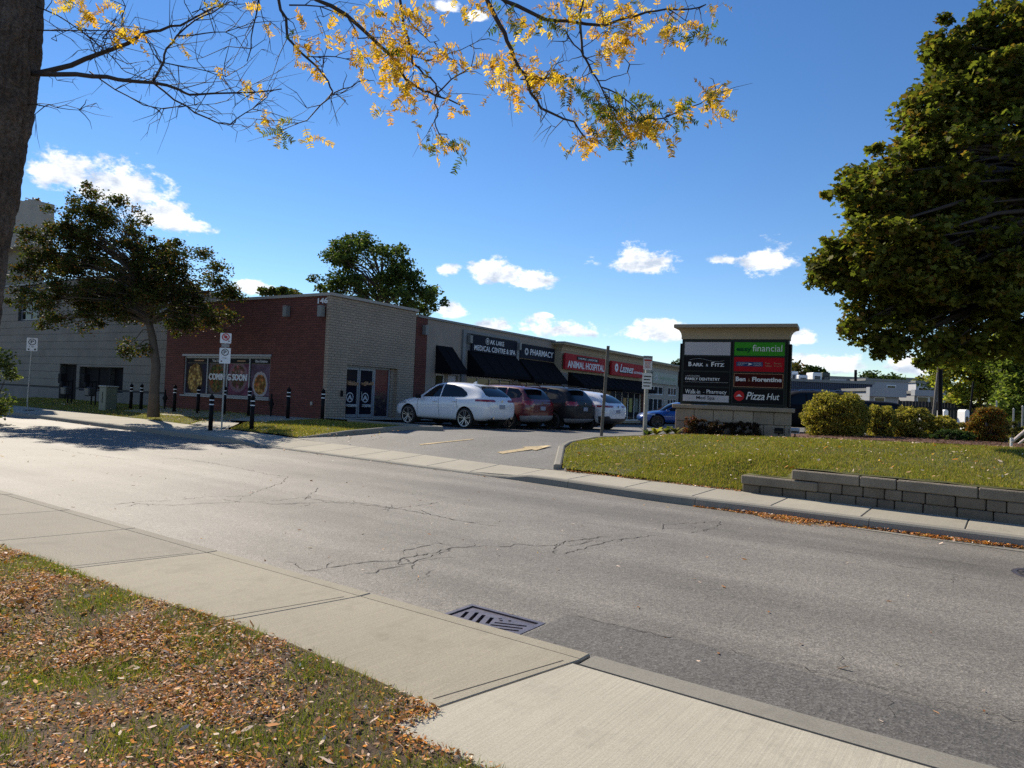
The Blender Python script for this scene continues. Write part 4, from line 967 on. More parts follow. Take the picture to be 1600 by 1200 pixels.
# grate plate cut by slots (constrained triangulation of the plate outline with slot holes)
def slot(cx, cy, L, wd, a):
    ca, sa = math.cos(a), math.sin(a)
    return [(cx + ca * x - sa * y, cy + sa * x + ca * y) for x, y in ((-L / 2, -wd / 2), (L / 2, -wd / 2), (L / 2, wd / 2), (-L / 2, wd / 2))]
gw, gd = W / 2 - .045, D / 2 - .045
slots = [slot(-.235 + .075 * i, .10 if i % 2 else .085, .2 if i in (1, 2) else .15, .03, R(112)) for i in range(4)] + [slot(-.23 + .075 * i, -.15, .17, .03, R(112)) for i in range(4)]
slots += [slot(.155 + .008 * i, .135 - .062 * i, .24 if i < 5 else .2, .026, R(22)) for i in range(6)]
g_, _ = patch('grate', [(-gw, -gd), (gw, -gd), (gw, gd), (-gw, gd)], lambda x, y: -.006, M['ironw'], 0, .3, slots, parent=cb)
bm = bmesh.new(); bm.from_mesh(g_.data); r = bmesh.ops.extrude_face_region(bm, geom=bm.faces[:]); bmesh.ops.translate(bm, verts=[q for q in r['geom'] if isinstance(q, bmesh.types.BMVert)], vec=(0, 0, -.04)); bmesh.ops.recalc_face_normals(bm, faces=bm.faces[:]); bm.to_mesh(g_.data); bm.free()
g_.data.polygons.foreach_set('use_smooth', [False] * len(g_.data.polygons))
for x, y in ((.02, .19), (.05, .16), (.10, .2)): MB().lathe([(.012, -.006), (.012, .0)], 8, (x, y, 0)).build('stud', M['ironw'], cb)
mh = empty('manhole_cover', (*xy(.42, 9.42), .0), 0, 'round cast iron manhole cover in the road at the right edge', 'manhole')
MB().lathe([(.42, .0), (.42, .006), (.37, .006), (.37, .002), (.0, .002)], 40).build('ring', M['ironw'], mh)
pl_ = MB().lathe([(.36, .002), (.36, .008), (0, .008)], 40).build('cover', pm('dark_iron', (.05, .045, .042), .6, .5, .2, 9), mh)
for i in range(-4, 5):
    for j in range(-4, 5):
        if math.hypot(i, j) < 4.3: MB().box(i * .075 - .024, i * .075 + .024, j * .075 - .024, j * .075 + .024, .0085, .014).build('tread', M['ironw'], pl_)

# ---------------------------------------------------------------- bollards
def make_bollard():
    o = empty('bollard')
    MB().lathe([(.068, -.1), (.068, 1.02), (.0, 1.02)], 14).build('shaft', M['black'], o, True)
    MB().lathe([(.0722, .80), (.0722, .835), (.069, .835)], 14).build('band', M['white'], o); MB().lathe([(.0722, .94), (.0722, .975), (.069, .975)], 14).build('band', M['white'], o)
    MB().lathe([(.078, 1.02), (.078, 1.06), (.06, 1.10), (.03, 1.12), (.02, 1.13), (.026, 1.145), (.02, 1.165), (.0, 1.17)], 14).build('cap', M['black'], o, True)
    return o
bol = make_bollard(); first = True
def wall_side(px, py, out): # foot point at distance `out` in front of the side wall, seen at px
    r = ray(px, py); A_ = bxy(-out, 0); m = np.array([[B2[0], -r[0]], [B2[1], -r[1]]]); t, u = np.linalg.solve(m, -A_); return bxy(-out, t)
spots = [(wall_side(206, 600, 1.0), 'leftmost black bollard in front of the grey block wall'), (wall_side(222, 600, 1.0), 'black bollard just left of the ornamental tree trunk'),
         (wall_side(274, 600, 1.0), 'black bollard left of the poster window by the red brick wall'), (wall_side(311, 600, 1.0), 'black bollard in front of the leftmost window poster'),
         (np.array([-9.65, 22.9]), 'near black bollard on the left side of the sign post'), (wall_side(352, 600, 1.0), 'black bollard behind the parking sign post, before the window'),
         (np.array([-8.40, 23.1]), 'near black bollard standing at the island grass right of the sign post'), (wall_side(391, 600, 1.05), 'black bollard before the right window poster, behind the near one'),
         (wall_side(452, 600, 1.0), 'black bollard before the plain red brick right of the window'), (wall_side(506, 600, .75), 'rightmost black bollard, at the brick corner')]
for p, lab in spots:
    b = bol if first else copy_tree(bol); first = False
    b.location = (p[0], p[1], lot_h(p[0], p[1]) + .02); tag(b, lab, 'bollard', 'black bollards with white bands')
def standpipe(p, label):
    o = empty('fire_connection', (p[0], p[1], lot_h(*p) + .02), 0, label, 'standpipe', 'slim dark standpipes by the wall')
    MB().lathe([(.03, -.1), (.035, .15), (.05, .3), (.075, .42), (.075, .55), (.05, .66), (.035, .72), (.035, .86), (.0, .88)], 12).build('body', M['blackm'], o, True)
    MB().lathe([(.055, -.09), (.055, .09)], 10, (0, 0, .48), 'x').build('outlet', M['blackm'], o)
standpipe(wall_side(258, 620, .5), 'slim dark swollen standpipe at the left edge of the red brick'); standpipe(wall_side(424, 630, .5), 'slim dark swollen standpipe under the right end of the poster window')

# ---------------------------------------------------------------- street signs
def plate(parent, zc, w, h, mat, name='sign_plate', y=-.03):
    P = []; r = .025
    for cx, cz, a0 in ((w / 2 - r, h / 2 - r, 0), (-w / 2 + r, h / 2 - r, 90), (-w / 2 + r, -h / 2 + r, 180), (w / 2 - r, -h / 2 + r, 270)):
        for k in range(4): a = R(a0 + 30 * k); P.append((cx + r * math.cos(a), zc + cz + r * math.sin(a)))
    return MB().prism(P, y, y + .004, 'y').build(name, mat, parent)
def face(zc, y=-.0335): return lambda u, v, w: (u, y - w, zc + v)
gz = lambda p: lot_h(p[0], p[1])
# no-stopping and permitted-parking signs on one post
p = (-9.23, 22.75)
sp_ = empty('parking_sign_post', (*p, gz(p)), R(10), 'steel post with red circle sign above a parking sign, before the poster window', 'road sign')
MB().tube([(0, 0, -.2), (0, 0, 3.05)], .026, 8).build('post', M['galv'], sp_)
a = plate(sp_, 2.98, .34, .33, M['white']); a['label'] = 'white plate with a red prohibition circle'
f = face(3.0); disc('ring', 0, .02, .085, .118, .001, f, M['redink'], a); disc('emblem', 0, .02, 0, .055, .001, f, M['redink'], a); disc('arrow_dot', .1, -.11, 0, .022, .001, f, M['blackink'], a)
mesh('slash', [f(*q, .002) for q in ((-.08, .09), (-.065, .105), (.08, -.05), (.065, -.065))], [(0, 1, 2, 3)], M['redink'], a)
rect('bracket', -.12, .12, 2.70, 2.79, .028, .033, lambda u, v, w: (u, -w, v), M['signback'], sp_)
a = plate(sp_, 2.42, .34, .50, M['white']); f = face(2.42)
disc('ring', 0, .11, .088, .112, .001, f, M['blackink'], a); lettering('P', -.045, .045, .05, .17, f, M['blackink'], a, .002, bold=.02); lettering('1 hr', -.06, .07, -.10, -.05, f, M['blackink'], a, .002); disc('arrow_dot', -.1, -.18, 0, .024, .001, f, M['blackink'], a)
# left parking sign on the far sidewalk
q = at_z(45, 641, .16); p = (q[0], q[1])
sp_ = empty('parking_sign_post', (*p, .155), R(20), 'lone parking sign on a slim bolted-down post at the far left', 'road sign')
MB().box(-.2, .2, -.14, .14, 0, .014).build('base_plate', M['blackm'], sp_)
MB().tube([(0, 0, 0), (-.06, 0, .22), (-.07, 0, .35), (.0, 0, 3.0)], .03, 8).build('post', M['galv'], sp_)
a = plate(sp_, 2.92, .42, .58, M['white'], y=-.04); f = face(2.92, -.0435)
disc('ring', 0, .11, .115, .145, .001, f, M['blackink'], a); lettering('P', -.06, .06, .04, .18, f, M['blackink'], a, .002, bold=.02); lettering('1 hr', -.1, .1, -.13, -.07, f, M['blackink'], a, .002)
disc('arrow_dot', -.12, -.22, 0, .04, .001, f, M['blackink'], a); disc('arrow_dot', .12, -.22, 0, .04, .001, f, M['blackink'], a)
# bare leaning post and the lot notice post
p = (2.74, 21.4); z0 = lot_h(*p)
bpst = empty('bare_post', (*p, z0), 0, 'bare leaning steel channel post where the lawn meets the driveway', 'post')
mb = MB(); 
Pq = [(-.045, -.02), (-.045, .02), (-.02, .02), (-.015, -.01), (.015, -.01), (.02, .02), (.045, .02), (.045, -.02)]
mb.add([(x, y, -.3) for x, y in Pq] + [(x + .115, y, 2.82) for x, y in Pq], [tuple(range(8))[::-1], tuple(range(8, 16))] + [(i, (i + 1) % 8, 8 + (i + 1) % 8, 8 + i) for i in range(8)]); mb.build('channel', M['postbrown'], bpst)
for k in range(14): MB().lathe([(.008, -.022), (.008, -.0215)], 6, (.02 + .115 * k / 16, 0, .3 + k * .17), 'y').build('bolt_hole', M['blackm'], bpst)
q = at(1008, 668, 22.2); p = (q[0], q[1])
np_ = empty('notice_post', (*p, min(q[2], lot_h(*p))), R(8), 'square post carrying two white parking notices beside the monument bed', 'notice sign')
zz = np_.location[2]; zt = at(1013, 556, 22.2)[2] - zz
MB().box(-.05, .05, -.02, .08, -.2, zt).build('post', M['galv'], np_)
def zof(py): return at(1010, py, 22.2)[2] - zz
def notice(y0, y1, w, title):
    h = zof(y0) - zof(y1); zc = (zof(y0) + zof(y1)) / 2
    a = plate(np_, zc, w, h, M['white'], y=-.03); f = face(zc); return a, f, h
rect('back_plate', -.15, .15, zof(571), zof(556), .021, .026, lambda u, v, w: (u, -w, v), M['signback'], np_)
a, f, h = notice(560, 578, .28, '')
rect('header_bar', -.12, .12, h / 2 - .09, h / 2 - .03, .0002, .001, f, M['redink'], a)
for k in range(5): rect('text_line', -.10, .10 - .02 * (k % 2), h / 2 - .13 - .042 * k, h / 2 - .115 - .042 * k, .0002, .001, f, M['redink'], a)
a, f, h = notice(583, 608, .31, '')
for k in range(4): rect('text_line', -.12, .12 - .03 * (k % 2), h / 2 - .12 - .1 * k, h / 2 - .085 - .1 * k, .0002, .001, f, M['blackink'], a)

# ---------------------------------------------------------------- monument sign
MZ = .674; MS = 1.268; MC = Vector((6.87, 22.0, 0))
mn = empty('monument_sign', (MC.x, MC.y, MZ), R(-25), 'plaza monument sign with eight tenant panels on a stone base under a flared tan cap', 'monument sign')
mn.scale = (MS, MS, MS)
pmn = lambda u, v, w: (u, -w, v)
HW = 1.24; DP = .34
bs = MB().box(-HW - .06, HW + .06, -DP + .03, DP - .03, -.35, .66).build('base', M['joint'], mn)
for r in range(3):
    z0 = -.24 + r * .3; k = 0; u = -HW - .08 - (.22 if r % 2 else 0)
    while u < HW + .07:
        a, b = max(u, -HW - .08), min(u + .46, HW + .08)
        if b - a > .05:
            for side in (0, 1):
                o = MB().bbox(a + .005, b - .005, (-DP - .02 if side == 0 else DP - .04), (-DP + .04 if side == 0 else DP + .02), z0 + .005, z0 + .295, .01).build('stone_block', M['stone'], mn)
        u += .46
    for sx in (-1, 1):
        MB().bbox(sx * (HW + .05) - .035, sx * (HW + .05) + .035, -DP + .045, DP - .045, z0 + .005, z0 + .295, .01).build('stone_block', M['stone'], mn)
MB().bbox(-HW - .15, HW + .15, -DP - .09, DP + .09, .665, .77, .015).build('ledge', M['stone'], mn)
bd = MB().box(-HW + .0, HW + .0, -.22, .22, .772, 2.38).build('cabinet', M['signbody'], mn)
MB().box(HW + .003, HW + .06, -.17, .17, .8, 2.28).build('side_channel', M['black'], mn); MB().box(-HW - .06, -HW - .003, -.17, .17, .8, 2.28).build('side_channel', M['black'], mn)
def ringz(z, e): return [(-HW - e, -.22 - e, z), (HW + e, -.22 - e, z), (HW + e, .22 + e, z), (-HW - e, .22 + e, z)]
cz = [(2.385, .02), (2.46, .02), (2.53, .035), (2.59, .07), (2.63, .12), (2.645, .17)]
v = []; f = []
for z, e in cz: v += ringz(z, e)
for i in range(len(cz) - 1):
    for j in range(4): f.append((4 * i + j, 4 * i + (j + 1) % 4, 4 * i + 4 + (j + 1) % 4, 4 * i + 4 + j))
f += [(3, 2, 1, 0), tuple(range(4 * len(cz) - 4, 4 * len(cz)))]
MB().add(v, f).build('cornice', M['tanmetal'], mn)
MB().bbox(-HW - .19, HW + .19, -.41, .41, 2.648, 2.74, .012).build('cap', pm('cap_metal', (.30, .25, .18), .55, .1, .08, 3), mn)
rows = [(1.99, 2.31), (1.61, 1.95), (1.23, 1.57), (.85, 1.19)]
def mpanel(c, r, mat, label):
    a, b = ((-1.17, -.07), (.02, 1.16))[c]; z0, z1 = rows[r]
    o = rect('sign_panel', a, b, z0, z1, .225, .262, pmn, mat, mn); o['label'] = label
    fr = MB()
    for x0, x1, y0, y1 in ((a - .025, b + .025, z0 - .025, z0 - .002), (a - .025, b + .025, z1 + .002, z1 + .022), (a - .025, a - .002, z0 - .002, z1 + .002), (b + .002, b + .025, z0 - .002, z1 + .002)): fr.box(x0, x1, -.27, -.222, y0, y1)
    fr.build('retainer', M['signbody'], o)
    return o, (lambda u, v, w: (a + u * (b - a), -.262 - w, z0 + v * (z1 - z0)))
W_ = M['letter_white']
o, f = mpanel(0, 0, M['offwhite'], 'blank pale panel')
o, f = mpanel(1, 0, M['panel_green'], 'green panel with dark and white lettering')
lettering('easy', .04, .35, .22, .58, f, M['letter_dkgreen'], o, .005, bold=.03); lettering('financial', .37, .95, .32, .82, f, W_, o, .005, bold=0.0)
o, f = mpanel(0, 1, M['panel_black'], 'black panel with white small capitals')
lettering('B', .10, .17, .30, .62, f, W_, o, .005, bold=.03); lettering('ARK', .185, .43, .30, .54, f, W_, o, .005, bold=.03); lettering('&', .485, .535, .30, .48, f, W_, o, .005); lettering('F', .60, .665, .30, .62, f, W_, o, .005, bold=.03); lettering('ITZ', .68, .88, .30, .54, f, W_, o, .005, bold=.03)
arcp = [(.12 + .76 * k / 16, .76 + .10 * math.sin(k / 16 * 6.0)) for k in range(17)]
MB().tube([f(*q, .003) for q in arcp], .003, 4).build('flourish', M['letter_grey'], o)
o, f = mpanel(1, 1, M['panel_red'], 'red panel with dark blue emblem bar')
rect('emblem_bar', .05, .58, .36, .68, .002, .006, f, M['letter_blue'], o); lettering('CANADA', .08, .27, .53, .63, f, M['letter_grey'], o, .009); lettering('POST', .08, .20, .40, .5, f, M['letter_grey'], o, .009); lettering('POSTES', .40, .55, .53, .63, f, M['letter_grey'], o, .009); lettering('CANADA', .40, .56, .40, .5, f, M['letter_grey'], o, .009)
mesh('chevron', [f(*q, .009) for q in ((.28, .42), (.38, .53), (.28, .62), (.31, .53))], [(0, 1, 2, 3)], M['letter_white'], o)
for s_, a, b, z in (('Post', .63, .72, .55), ('Office', .63, .76, .36), ('Bureau', .80, .94, .55), ('de poste', .80, .96, .36)): lettering(s_, a, b, z, z + .11, f, M['letter_orange'], o, .005)
o, f = mpanel(0, 2, M['panel_black'], 'black panel with small white dental lettering')
lettering('LAKESHORE', .05, .36, .66, .76, f, M['letter_grey'], o, .005); lettering('FAMILY DENTISTRY', .04, .80, .40, .60, f, W_, o, .005, bold=.02); rect('rule', .04, .98, .27, .285, .001, .004, f, M['letter_grey'], o)
o, f = mpanel(1, 2, M['panel_maroon'], 'dark maroon panel with a thin tan border')
for q in ((.01, .99, .02, .05), (.01, .99, .95, .98), (.01, .02, .05, .95), (.98, .99, .05, .95)): rect('border', *q, .001, .005, f, M['letter_orange'], o)
lettering('Ben', .05, .25, .42, .74, f, W_, o, .005, bold=.035); lettering('&', .30, .34, .42, .62, f, M['letter_orange'], o, .005); lettering('Florentine', .38, .96, .42, .74, f, W_, o, .005, bold=.035)
o, f = mpanel(0, 3, M['panel_black'], 'two-tone panel, black above white')
rect('white_band', .0, 1.0, .0, .47, .001, .004, f, M['offwhite'], o); lettering('Walk-in', .05, .38, .54, .86, f, W_, o, .006); disc('dot', .46, .66, 0, .012, .004, f, W_, o); lettering('Pharmacy', .52, .95, .50, .86, f, W_, o, .006); lettering('Med Spa', .30, .70, .08, .40, f, M['letter_black'], o, .008)
for a in (.06, .76): MB().tube([f(a + .18 * k / 8, .22 + .05 * math.sin(k * .9), .006) for k in range(9)], .004, 4).build('flourish', M['letter_grey'], o)
o, f = mpanel(1, 3, M['panel_black'], 'black panel with a red roundel and slanted white lettering')
rr = [f(.13 + .105 * math.cos(a), .5 + .36 * math.sin(a), .004) for a in np.linspace(0, 2 * math.pi, 24, endpoint=False)]
mesh('roundel', rr, [tuple(range(24))], M['letter_red'], o)
mesh('hat', [f(*q, .008) for q in ((.06, .44), (.09, .50), (.115, .60), (.145, .60), (.17, .50), (.20, .44), (.13, .47))], [(0, 1, 2, 3, 4, 5, 6)], W_, o)
lettering('Pizza', .27, .64, .26, .80, f, W_, o, .006, shear=.3, bold=.01); lettering('Hut', .68, .93, .30, .74, f, W_, o, .006, shear=.25, bold=.01)
# flood lights at the foot of the monument
def flood(u, w, label, mat):
    c = MC + Matrix.Rotation(R(-25), 3, 'Z') @ Vector((u, -w, 0)) * MS; z = lawn_h(*snc(c.x, c.y)) + .03
    o = empty('flood_light', (c.x, c.y, z), R(155), label, 'flood light', 'small flood lights at the monument')
    MB().tube([(0, 0, -.05), (0, 0, .16)], .02, 8).build('stem', M['blackm'], o); MB().lathe([(.07, -.03), (.07, .02), (.03, .05)], 12, (0, 0, .02)).build('base', M['blackm'], o)
    h = MB().prism([(-.09, .17), (.07, .14), (.09, .27), (-.07, .31)], -.12, .12, 'x').build('housing', mat, o); MB().box(-.1, .1, .071, .082, .17, .26).build('lens', M['glass2'], h)
flood(1.12, .62, 'black flood light against the monument stone base', M['blackm']); flood(1.45, .35, 'pale flood light at the right corner of the monument', M['offwhite'])

# ---------------------------------------------------------------- utility cabinet, meters, lamp poles
c = wall_side(169, 620, 1.6); 
ub_ = empty('utility_cabinet', (c[0], c[1], lot_h(*c) + .02), R(58), 'pale green utility cabinet standing on the verge by the grey building', 'cabinet')
MB().bbox(-.26, .26, -.28, .28, -.05, 1.02, .02).build('body', M['cabinet'], ub_); MB().bbox(-.30, .30, -.32, .32, 1.024, 1.08, .02).build('lid', pm('pale_lid', (.35, .36, .31), .5, 0, .1, 3), ub_); MB().box(-.275, -.262, -.02, .0, .3, .8).build('door_seam', M['blackm'], ub_)
for px, lab in ((103, 'left gas meter with bent pipes against the grey building'), (140, 'right gas meter with bent pipes against the grey building')):
    c = wall_side(px, 618, .55)
    o = empty('gas_meter', (c[0], c[1], lot_h(*c) + .02), R(58), lab, 'gas meter', 'gas meters by the grey wall')
    MB().bbox(-.18, .18, -.24, .24, .42, .86, .05).build('body', pm('meter_grey', (.05, .05, .05), .5, 0, .1), o); MB().lathe([(.15, -.2), (.15, -.26), (.1, -.28)], 14, (0, 0, .95), 'x').build('dial', M['blackm'], o)
    MB().tube([(0, -.18, -.1), (0, -.18, 1.1), (0, -.4, 1.18), (0, -.55, 1.18), (0, -.55, -.1)], .035, 8).build('pipe', M['blackm'], o); MB().tube([(0, .18, .4), (0, .18, 1.05), (0, .5, 1.12), (.5, .5, 1.12)], .03, 8).build('pipe', M['blackm'], o)
    MB().bbox(-.14, .14, .3, .6, 1.0, 1.5, .02).build('regulator', M['blackm'], o)
def pole(px, py0, py1, Y, r, label, mat, arm=None, lean=0.0, px1=None):
    a, b = at(px, py0, Y), at(px1 or px, py1, Y)
    g = lot_h(a[0], a[1])
    o = empty('light_pole', (a[0], a[1], g), 0, label, 'light pole')
    MB().tube([(0, 0, -.2), (b[0] - a[0], 0, b[2] - g)], [r, r * .8], 12).build('pole', mat, o)
    MB().lathe([(r * 2.6, -.1), (r * 2.6, .12), (r * 1.2, .2)], 12).build('foot', M['kerb'], o)
    if arm: t = (b[0] - a[0], 0, b[2] - g); MB().tube([t, (t[0] + arm, 0, t[2] + .15)], .05, 8).build('arm', mat, o); MB().bbox(t[0] + arm - .1, t[0] + arm + .6, -.18, .18, t[2] + .08, t[2] + .24, .03).build('lamp_head', mat, o)
    return o
pole(1470, 652, 300, 30, .10, 'thick black light pole rising into the maple leaves', M['black'], .8)
pole(1455, 650, 562, 40, .09, 'grey leaning utility pole beside the thick black pole', M['postbrown'], px1=1468)
pole(1559, 655, 590, 46, .11, 'dark pole among the trees right of the orange shrub', M['black'])
pole(1511, 660, 596, 38, .06, 'thin leaning dark pole before the yellow-green tree', M['black'], px1=1521)
pole(1337, 615, 578, 70, .16, 'short dark pole standing before the far rooftops', M['black'])
# ---------------------------------------------------------------- vehicles
def boolean(me_a, me_b, op):
    a = bpy.data.objects.new('tmp_a', me_a); b = bpy.data.objects.new('tmp_b', me_b); COL.objects.link(a); COL.objects.link(b)
    m = a.modifiers.new('b', 'BOOLEAN'); m.operation = op; m.object = b; m.solver = 'EXACT'
    dg = bpy.context.evaluated_depsgraph_get(); dg.update()
    r = bpy.data.meshes.new_from_object(a.evaluated_get(dg)); bpy.data.objects.remove(a); bpy.data.objects.remove(b)
    return r
def raw(mb):
    me = bpy.data.meshes.new('tmp'); me.from_pydata(mb.v, [], mb.f); me.update()
    bm = bmesh.new(); bm.from_mesh(me); bmesh.ops.recalc_face_normals(bm, faces=bm.faces[:]); bm.to_mesh(me); bm.free(); return me
def car_shell(st_):
    """stations (x, z_bottom, z_belt, z_roof, half width, belt half width, roof half width) -> subdivided closed body"""
    v = []; f = []; half = None
    for x, zb, zt, zr, hw, hb, hr in st_:
        zm = zb + (zt - zb) * .5
        h = [(0, zb), (hw * .80, zb), (hw * .965, zb + .09), (hw, zm), (hw * .985, zt - .07), (hb, zt), (hr + (hb - hr) * .35, zt + (zr - zt) * .62), (hr, zr - (zr - zt) * .14), (hr * .72, zr - .006), (0, zr + .012)]
        ring = h + [(-y, z) for y, z in h[-2:0:-1]]
        v += [(x, y, z) for y, z in ring]
    k = len(ring)
    for i in range(len(st_) - 1):
        for j in range(k): f.append((i * k + j, i * k + (j + 1) % k, (i + 1) * k + (j + 1) % k, (i + 1) * k + j))
    f += [tuple(range(k))[::-1], tuple(range((len(st_) - 1) * k, len(st_) * k))]
    me = raw(MB().add(v, f)); o = bpy.data.objects.new('tmp', me); COL.objects.link(o)
    m = o.modifiers.new('s', 'SUBSURF'); m.levels = 2; m.render_levels = 2
    dg = bpy.context.evaluated_depsgraph_get(); dg.update(); r = bpy.data.meshes.new_from_object(o.evaluated_get(dg)); bpy.data.objects.remove(o); return r
def inflate(me, d):
    c = me.copy(); n = np.empty(len(me.vertices) * 3, np.float32); p = n.copy(); me.vertices.foreach_get('normal', n); me.vertices.foreach_get('co', p); c.vertices.foreach_set('co', p + n * d); c.update(); return c
def paint(name, col, flake=0.0):
    m = pm(name, col, .38, flake, .03, 2, coat=(1.0 if max(col) > .1 else .1), spec=(.5 if max(col) > .1 else .25)); return m
M['tyre'] = pm('tyre_rubber', (.018, .018, .018), .85, 0, .15, 12); M['rim'] = pm('alloy_rim', (.42, .42, .44), .3, .9, .05, 6); M['rimdark'] = pm('dark_rim', (.08, .08, .085), .35, .8, .05, 6)
M['tail'] = pm('tail_lamp', (.25, .008, .012), .15, 0, .15, 9, coat=1.0); M['headl'] = pm('head_lamp', (.4, .42, .45), .1, .2, .1, 9, coat=1.0); M['clad'] = pm('grey_cladding', (.03, .03, .032), .6, 0, .1, 6); M['silverclad'] = pm('silver_cladding', (.33, .33, .34), .4, .4, .05, 6)
M['carglass'] = pm('car_glass', (.006, .007, .009), .04, 0, 0, spec=.35); M['platemat'] = pm('number_plate', (.25, .28, .36), .4, 0, .2, 30); M['chrome'] = pm('chrome_trim', (.6, .6, .62), .15, 1, 0)
def wheel(parent, x, y, r, rim):
    s = 1 if y > 0 else -1
    w = MB().lathe([(r * .74, -.11), (r * .92, -.115), (r * .985, -.09), (r, -.05), (r, .05), (r * .985, .09), (r * .92, .115), (r * .74, .11)], 28, (x, y - s * .10, r), 'y', False).build('wheel', M['tyre'], parent, True)
    rm = MB(); c = np.array([x, y - s * .10, r])
    P = lambda rad, a, d: (c[0] + rad * math.cos(a), c[1] + s * d, c[2] + rad * math.sin(a))
    n = 28
    for i in range(n):
        a, b = 2 * math.pi * i / n, 2 * math.pi * (i + 1) / n
        rm.add([P(r * .80, a, .118), P(r * .80, b, .118), P(r * .745, b, .115), P(r * .745, a, .115), P(r * .72, a, .02), P(r * .72, b, .02)], [(0, 1, 2, 3), (3, 2, 5, 4)])
    for i in range(5):
        a = 2 * math.pi * i / 5 + .3
        for da in (-.19, .19):
            q = [P(r * .12, a + da * 1.3 - .25, .085), P(r * .12, a + da * 1.3 + .25, .085), P(r * .75, a + da + .055, .110), P(r * .75, a + da - .055, .110)]
            q2 = [P(r * .12, a + da * 1.3 - .25, .03), P(r * .12, a + da * 1.3 + .25, .03), P(r * .75, a + da + .055, .05), P(r * .75, a + da - .055, .05)]
            rm.add(q + q2, [(0, 1, 2, 3), (0, 1, 5, 4), (1, 2, 6, 5), (2, 3, 7, 6), (3, 0, 4, 7)])
    rm.add([P(r * .16, 2 * math.pi * i / 12, .095) for i in range(12)], [tuple(range(12))])
    rm.build('rim', rim, w)
    MB().add([P(r * .73, 2 * math.pi * i / 20, .012) for i in range(20)], [tuple(range(20))]).build('brake', M['clad'], w)
def make_car(name, K, label, cat='car', group=None):
    """K: stations, wheels, glass and trim outlines"""
    root = empty(name, label=label, cat=cat, group=group)
    body = car_shell(K['st']); xf, xr = K['axles']; r = K['wr']; hw = K['hw']
    cut = MB()
    for x in (xf, xr):
        for s in (-1, 1): cut.lathe([(r + .055, s * (hw - .36)), (r + .055, s * (hw + .3))], 28, (x, 0, r + .01), 'y')
    shell = boolean(body, raw(cut), 'DIFFERENCE')
    shell.materials.clear(); b = link('body', shell, K['paint'], root, True)
    try: shell.set_sharp_from_angle(angle=R(38))
    except Exception: pass
    hull = inflate(body, .005); hull2 = inflate(body, .009); hull3 = inflate(body, .014)
    def conform(nm, mb, mat, h=hull, parent=root):
        me = boolean(h.copy(), raw(mb), 'INTERSECT')
        if len(me.polygons) == 0: bpy.data.meshes.remove(me); return None
        me.materials.clear(); o = link(nm, me, mat, parent, True)
        try: me.set_sharp_from_angle(angle=R(38))
        except Exception: pass
        return o
    for s in (-1, 1):
        for poly in K['side_glass']: conform('side_window', MB().prism(poly, s * .25, s * 1.3, 'y'), M['carglass'])
        if K.get('chrome'): pass
    conform('rear_window', MB().prism(K['rear_glass'], K['rg_x'][0], K['rg_x'][1], 'x'), M['carglass'])
    conform('windshield', MB().prism(K['wind'], K['wi_x'][0], K['wi_x'][1], 'x'), M['carglass'])
    for s in (-1, 1):
        t = conform('tail_light', MB().prism([(s * y, z) for y, z in K['tail']], K['tail_x'][0], K['tail_x'][1], 'x'), M['tail'], hull2)
        conform('headlight', MB().prism([(s * y, z) for y, z in K['head']], K['head_x'][0], K['head_x'][1], 'x'), M['headl'], hull2)
        for xd in K['seams']: conform('door_seam', MB().prism([(xd[0] - .005, xd[1]), (xd[0] + .005, xd[1]), (xd[2] + .005, xd[3]), (xd[2] - .005, xd[3])], s * .6, s * 1.3, 'y'), M['blackm'], hull)
        for xd in K['handles']: MB().bbox(xd[0] - .1, xd[0] + .1, s * (K['hw'] - .005) - .02, s * (K['hw'] - .005) + .025, xd[1] - .02, xd[1] + .02, .012).build('door_handle', K.get('handle', K['paint']), root)
        mx, mz = K['mirror']; MB().bbox(mx - .09, mx + .09, s * (hw + .02) - .0, s * (hw + .02) + s * .19, mz - .07, mz + .07, .03).build('mirror', K.get('mirror_mat', K['paint']), root)
        if K.get('clad'):
            zc = K['clad']; conform('sill_cladding', MB().box(K['st'][0][0] - .2, K['st'][-1][0] + .2, min(s * .62, s * 1.3), max(s * .62, s * 1.3), .0, zc) if False else MB().prism([(xf - r - .06, .0), (xr + r + .06, .0), (xr + r + .06, zc), (xf - r - .06, zc)], s * .62, s * 1.3, 'y'), M['clad'], hull)
    rx = K['st'][0][0]
    conform('rear_bumper', MB().prism(K['rear_clad'], rx - .3, rx + .42, 'x'), K.get('rear_clad_mat', M['clad']), hull2)
    pz = K['plate_z']; 
    # plate sits on the tailgate: find the body surface there
    surf = min(v.co.x for v in body.vertices if abs(v.co.y) < .25 and abs(v.co.z - pz) < .12)
    MB().bbox(surf - .025, surf + .03, -.155, .155, pz - .075, pz + .075, .006).build('number_plate', M['platemat'], root)
    if K.get('badge'): MB().lathe([(.045, -.012), (.045, .012)], 14, (min(v.co.x for v in body.vertices if abs(v.co.y) < .1 and abs(v.co.z - K['badge']) < .08), 0, K['badge']), 'x').build('badge', M['chrome'], root)
    for s in K.get('exh', ()): MB().lathe([(.05, -.06), (.05, .1), (.042, .1), (.042, -.06)], 14, (rx + .02, s, K['exh_z']), 'x').build('exhaust', M['chrome'], root)
    if K.get('rails'):
        x0, x1, y_, z_ = K['rails']
        for s in (-1, 1): MB().tube([(x0, s * y_, z_ - .06), (x0 + (x1 - x0) * .06, s * y_, z_), (x0 + (x1 - x0) * .5, s * y_, z_ + .025), (x0 + (x1 - x0) * .94, s * y_, z_), (x1, s * y_, z_ - .06)], .018, 6).build('roof_rail', K.get('rail_mat', M['blackm']), root)
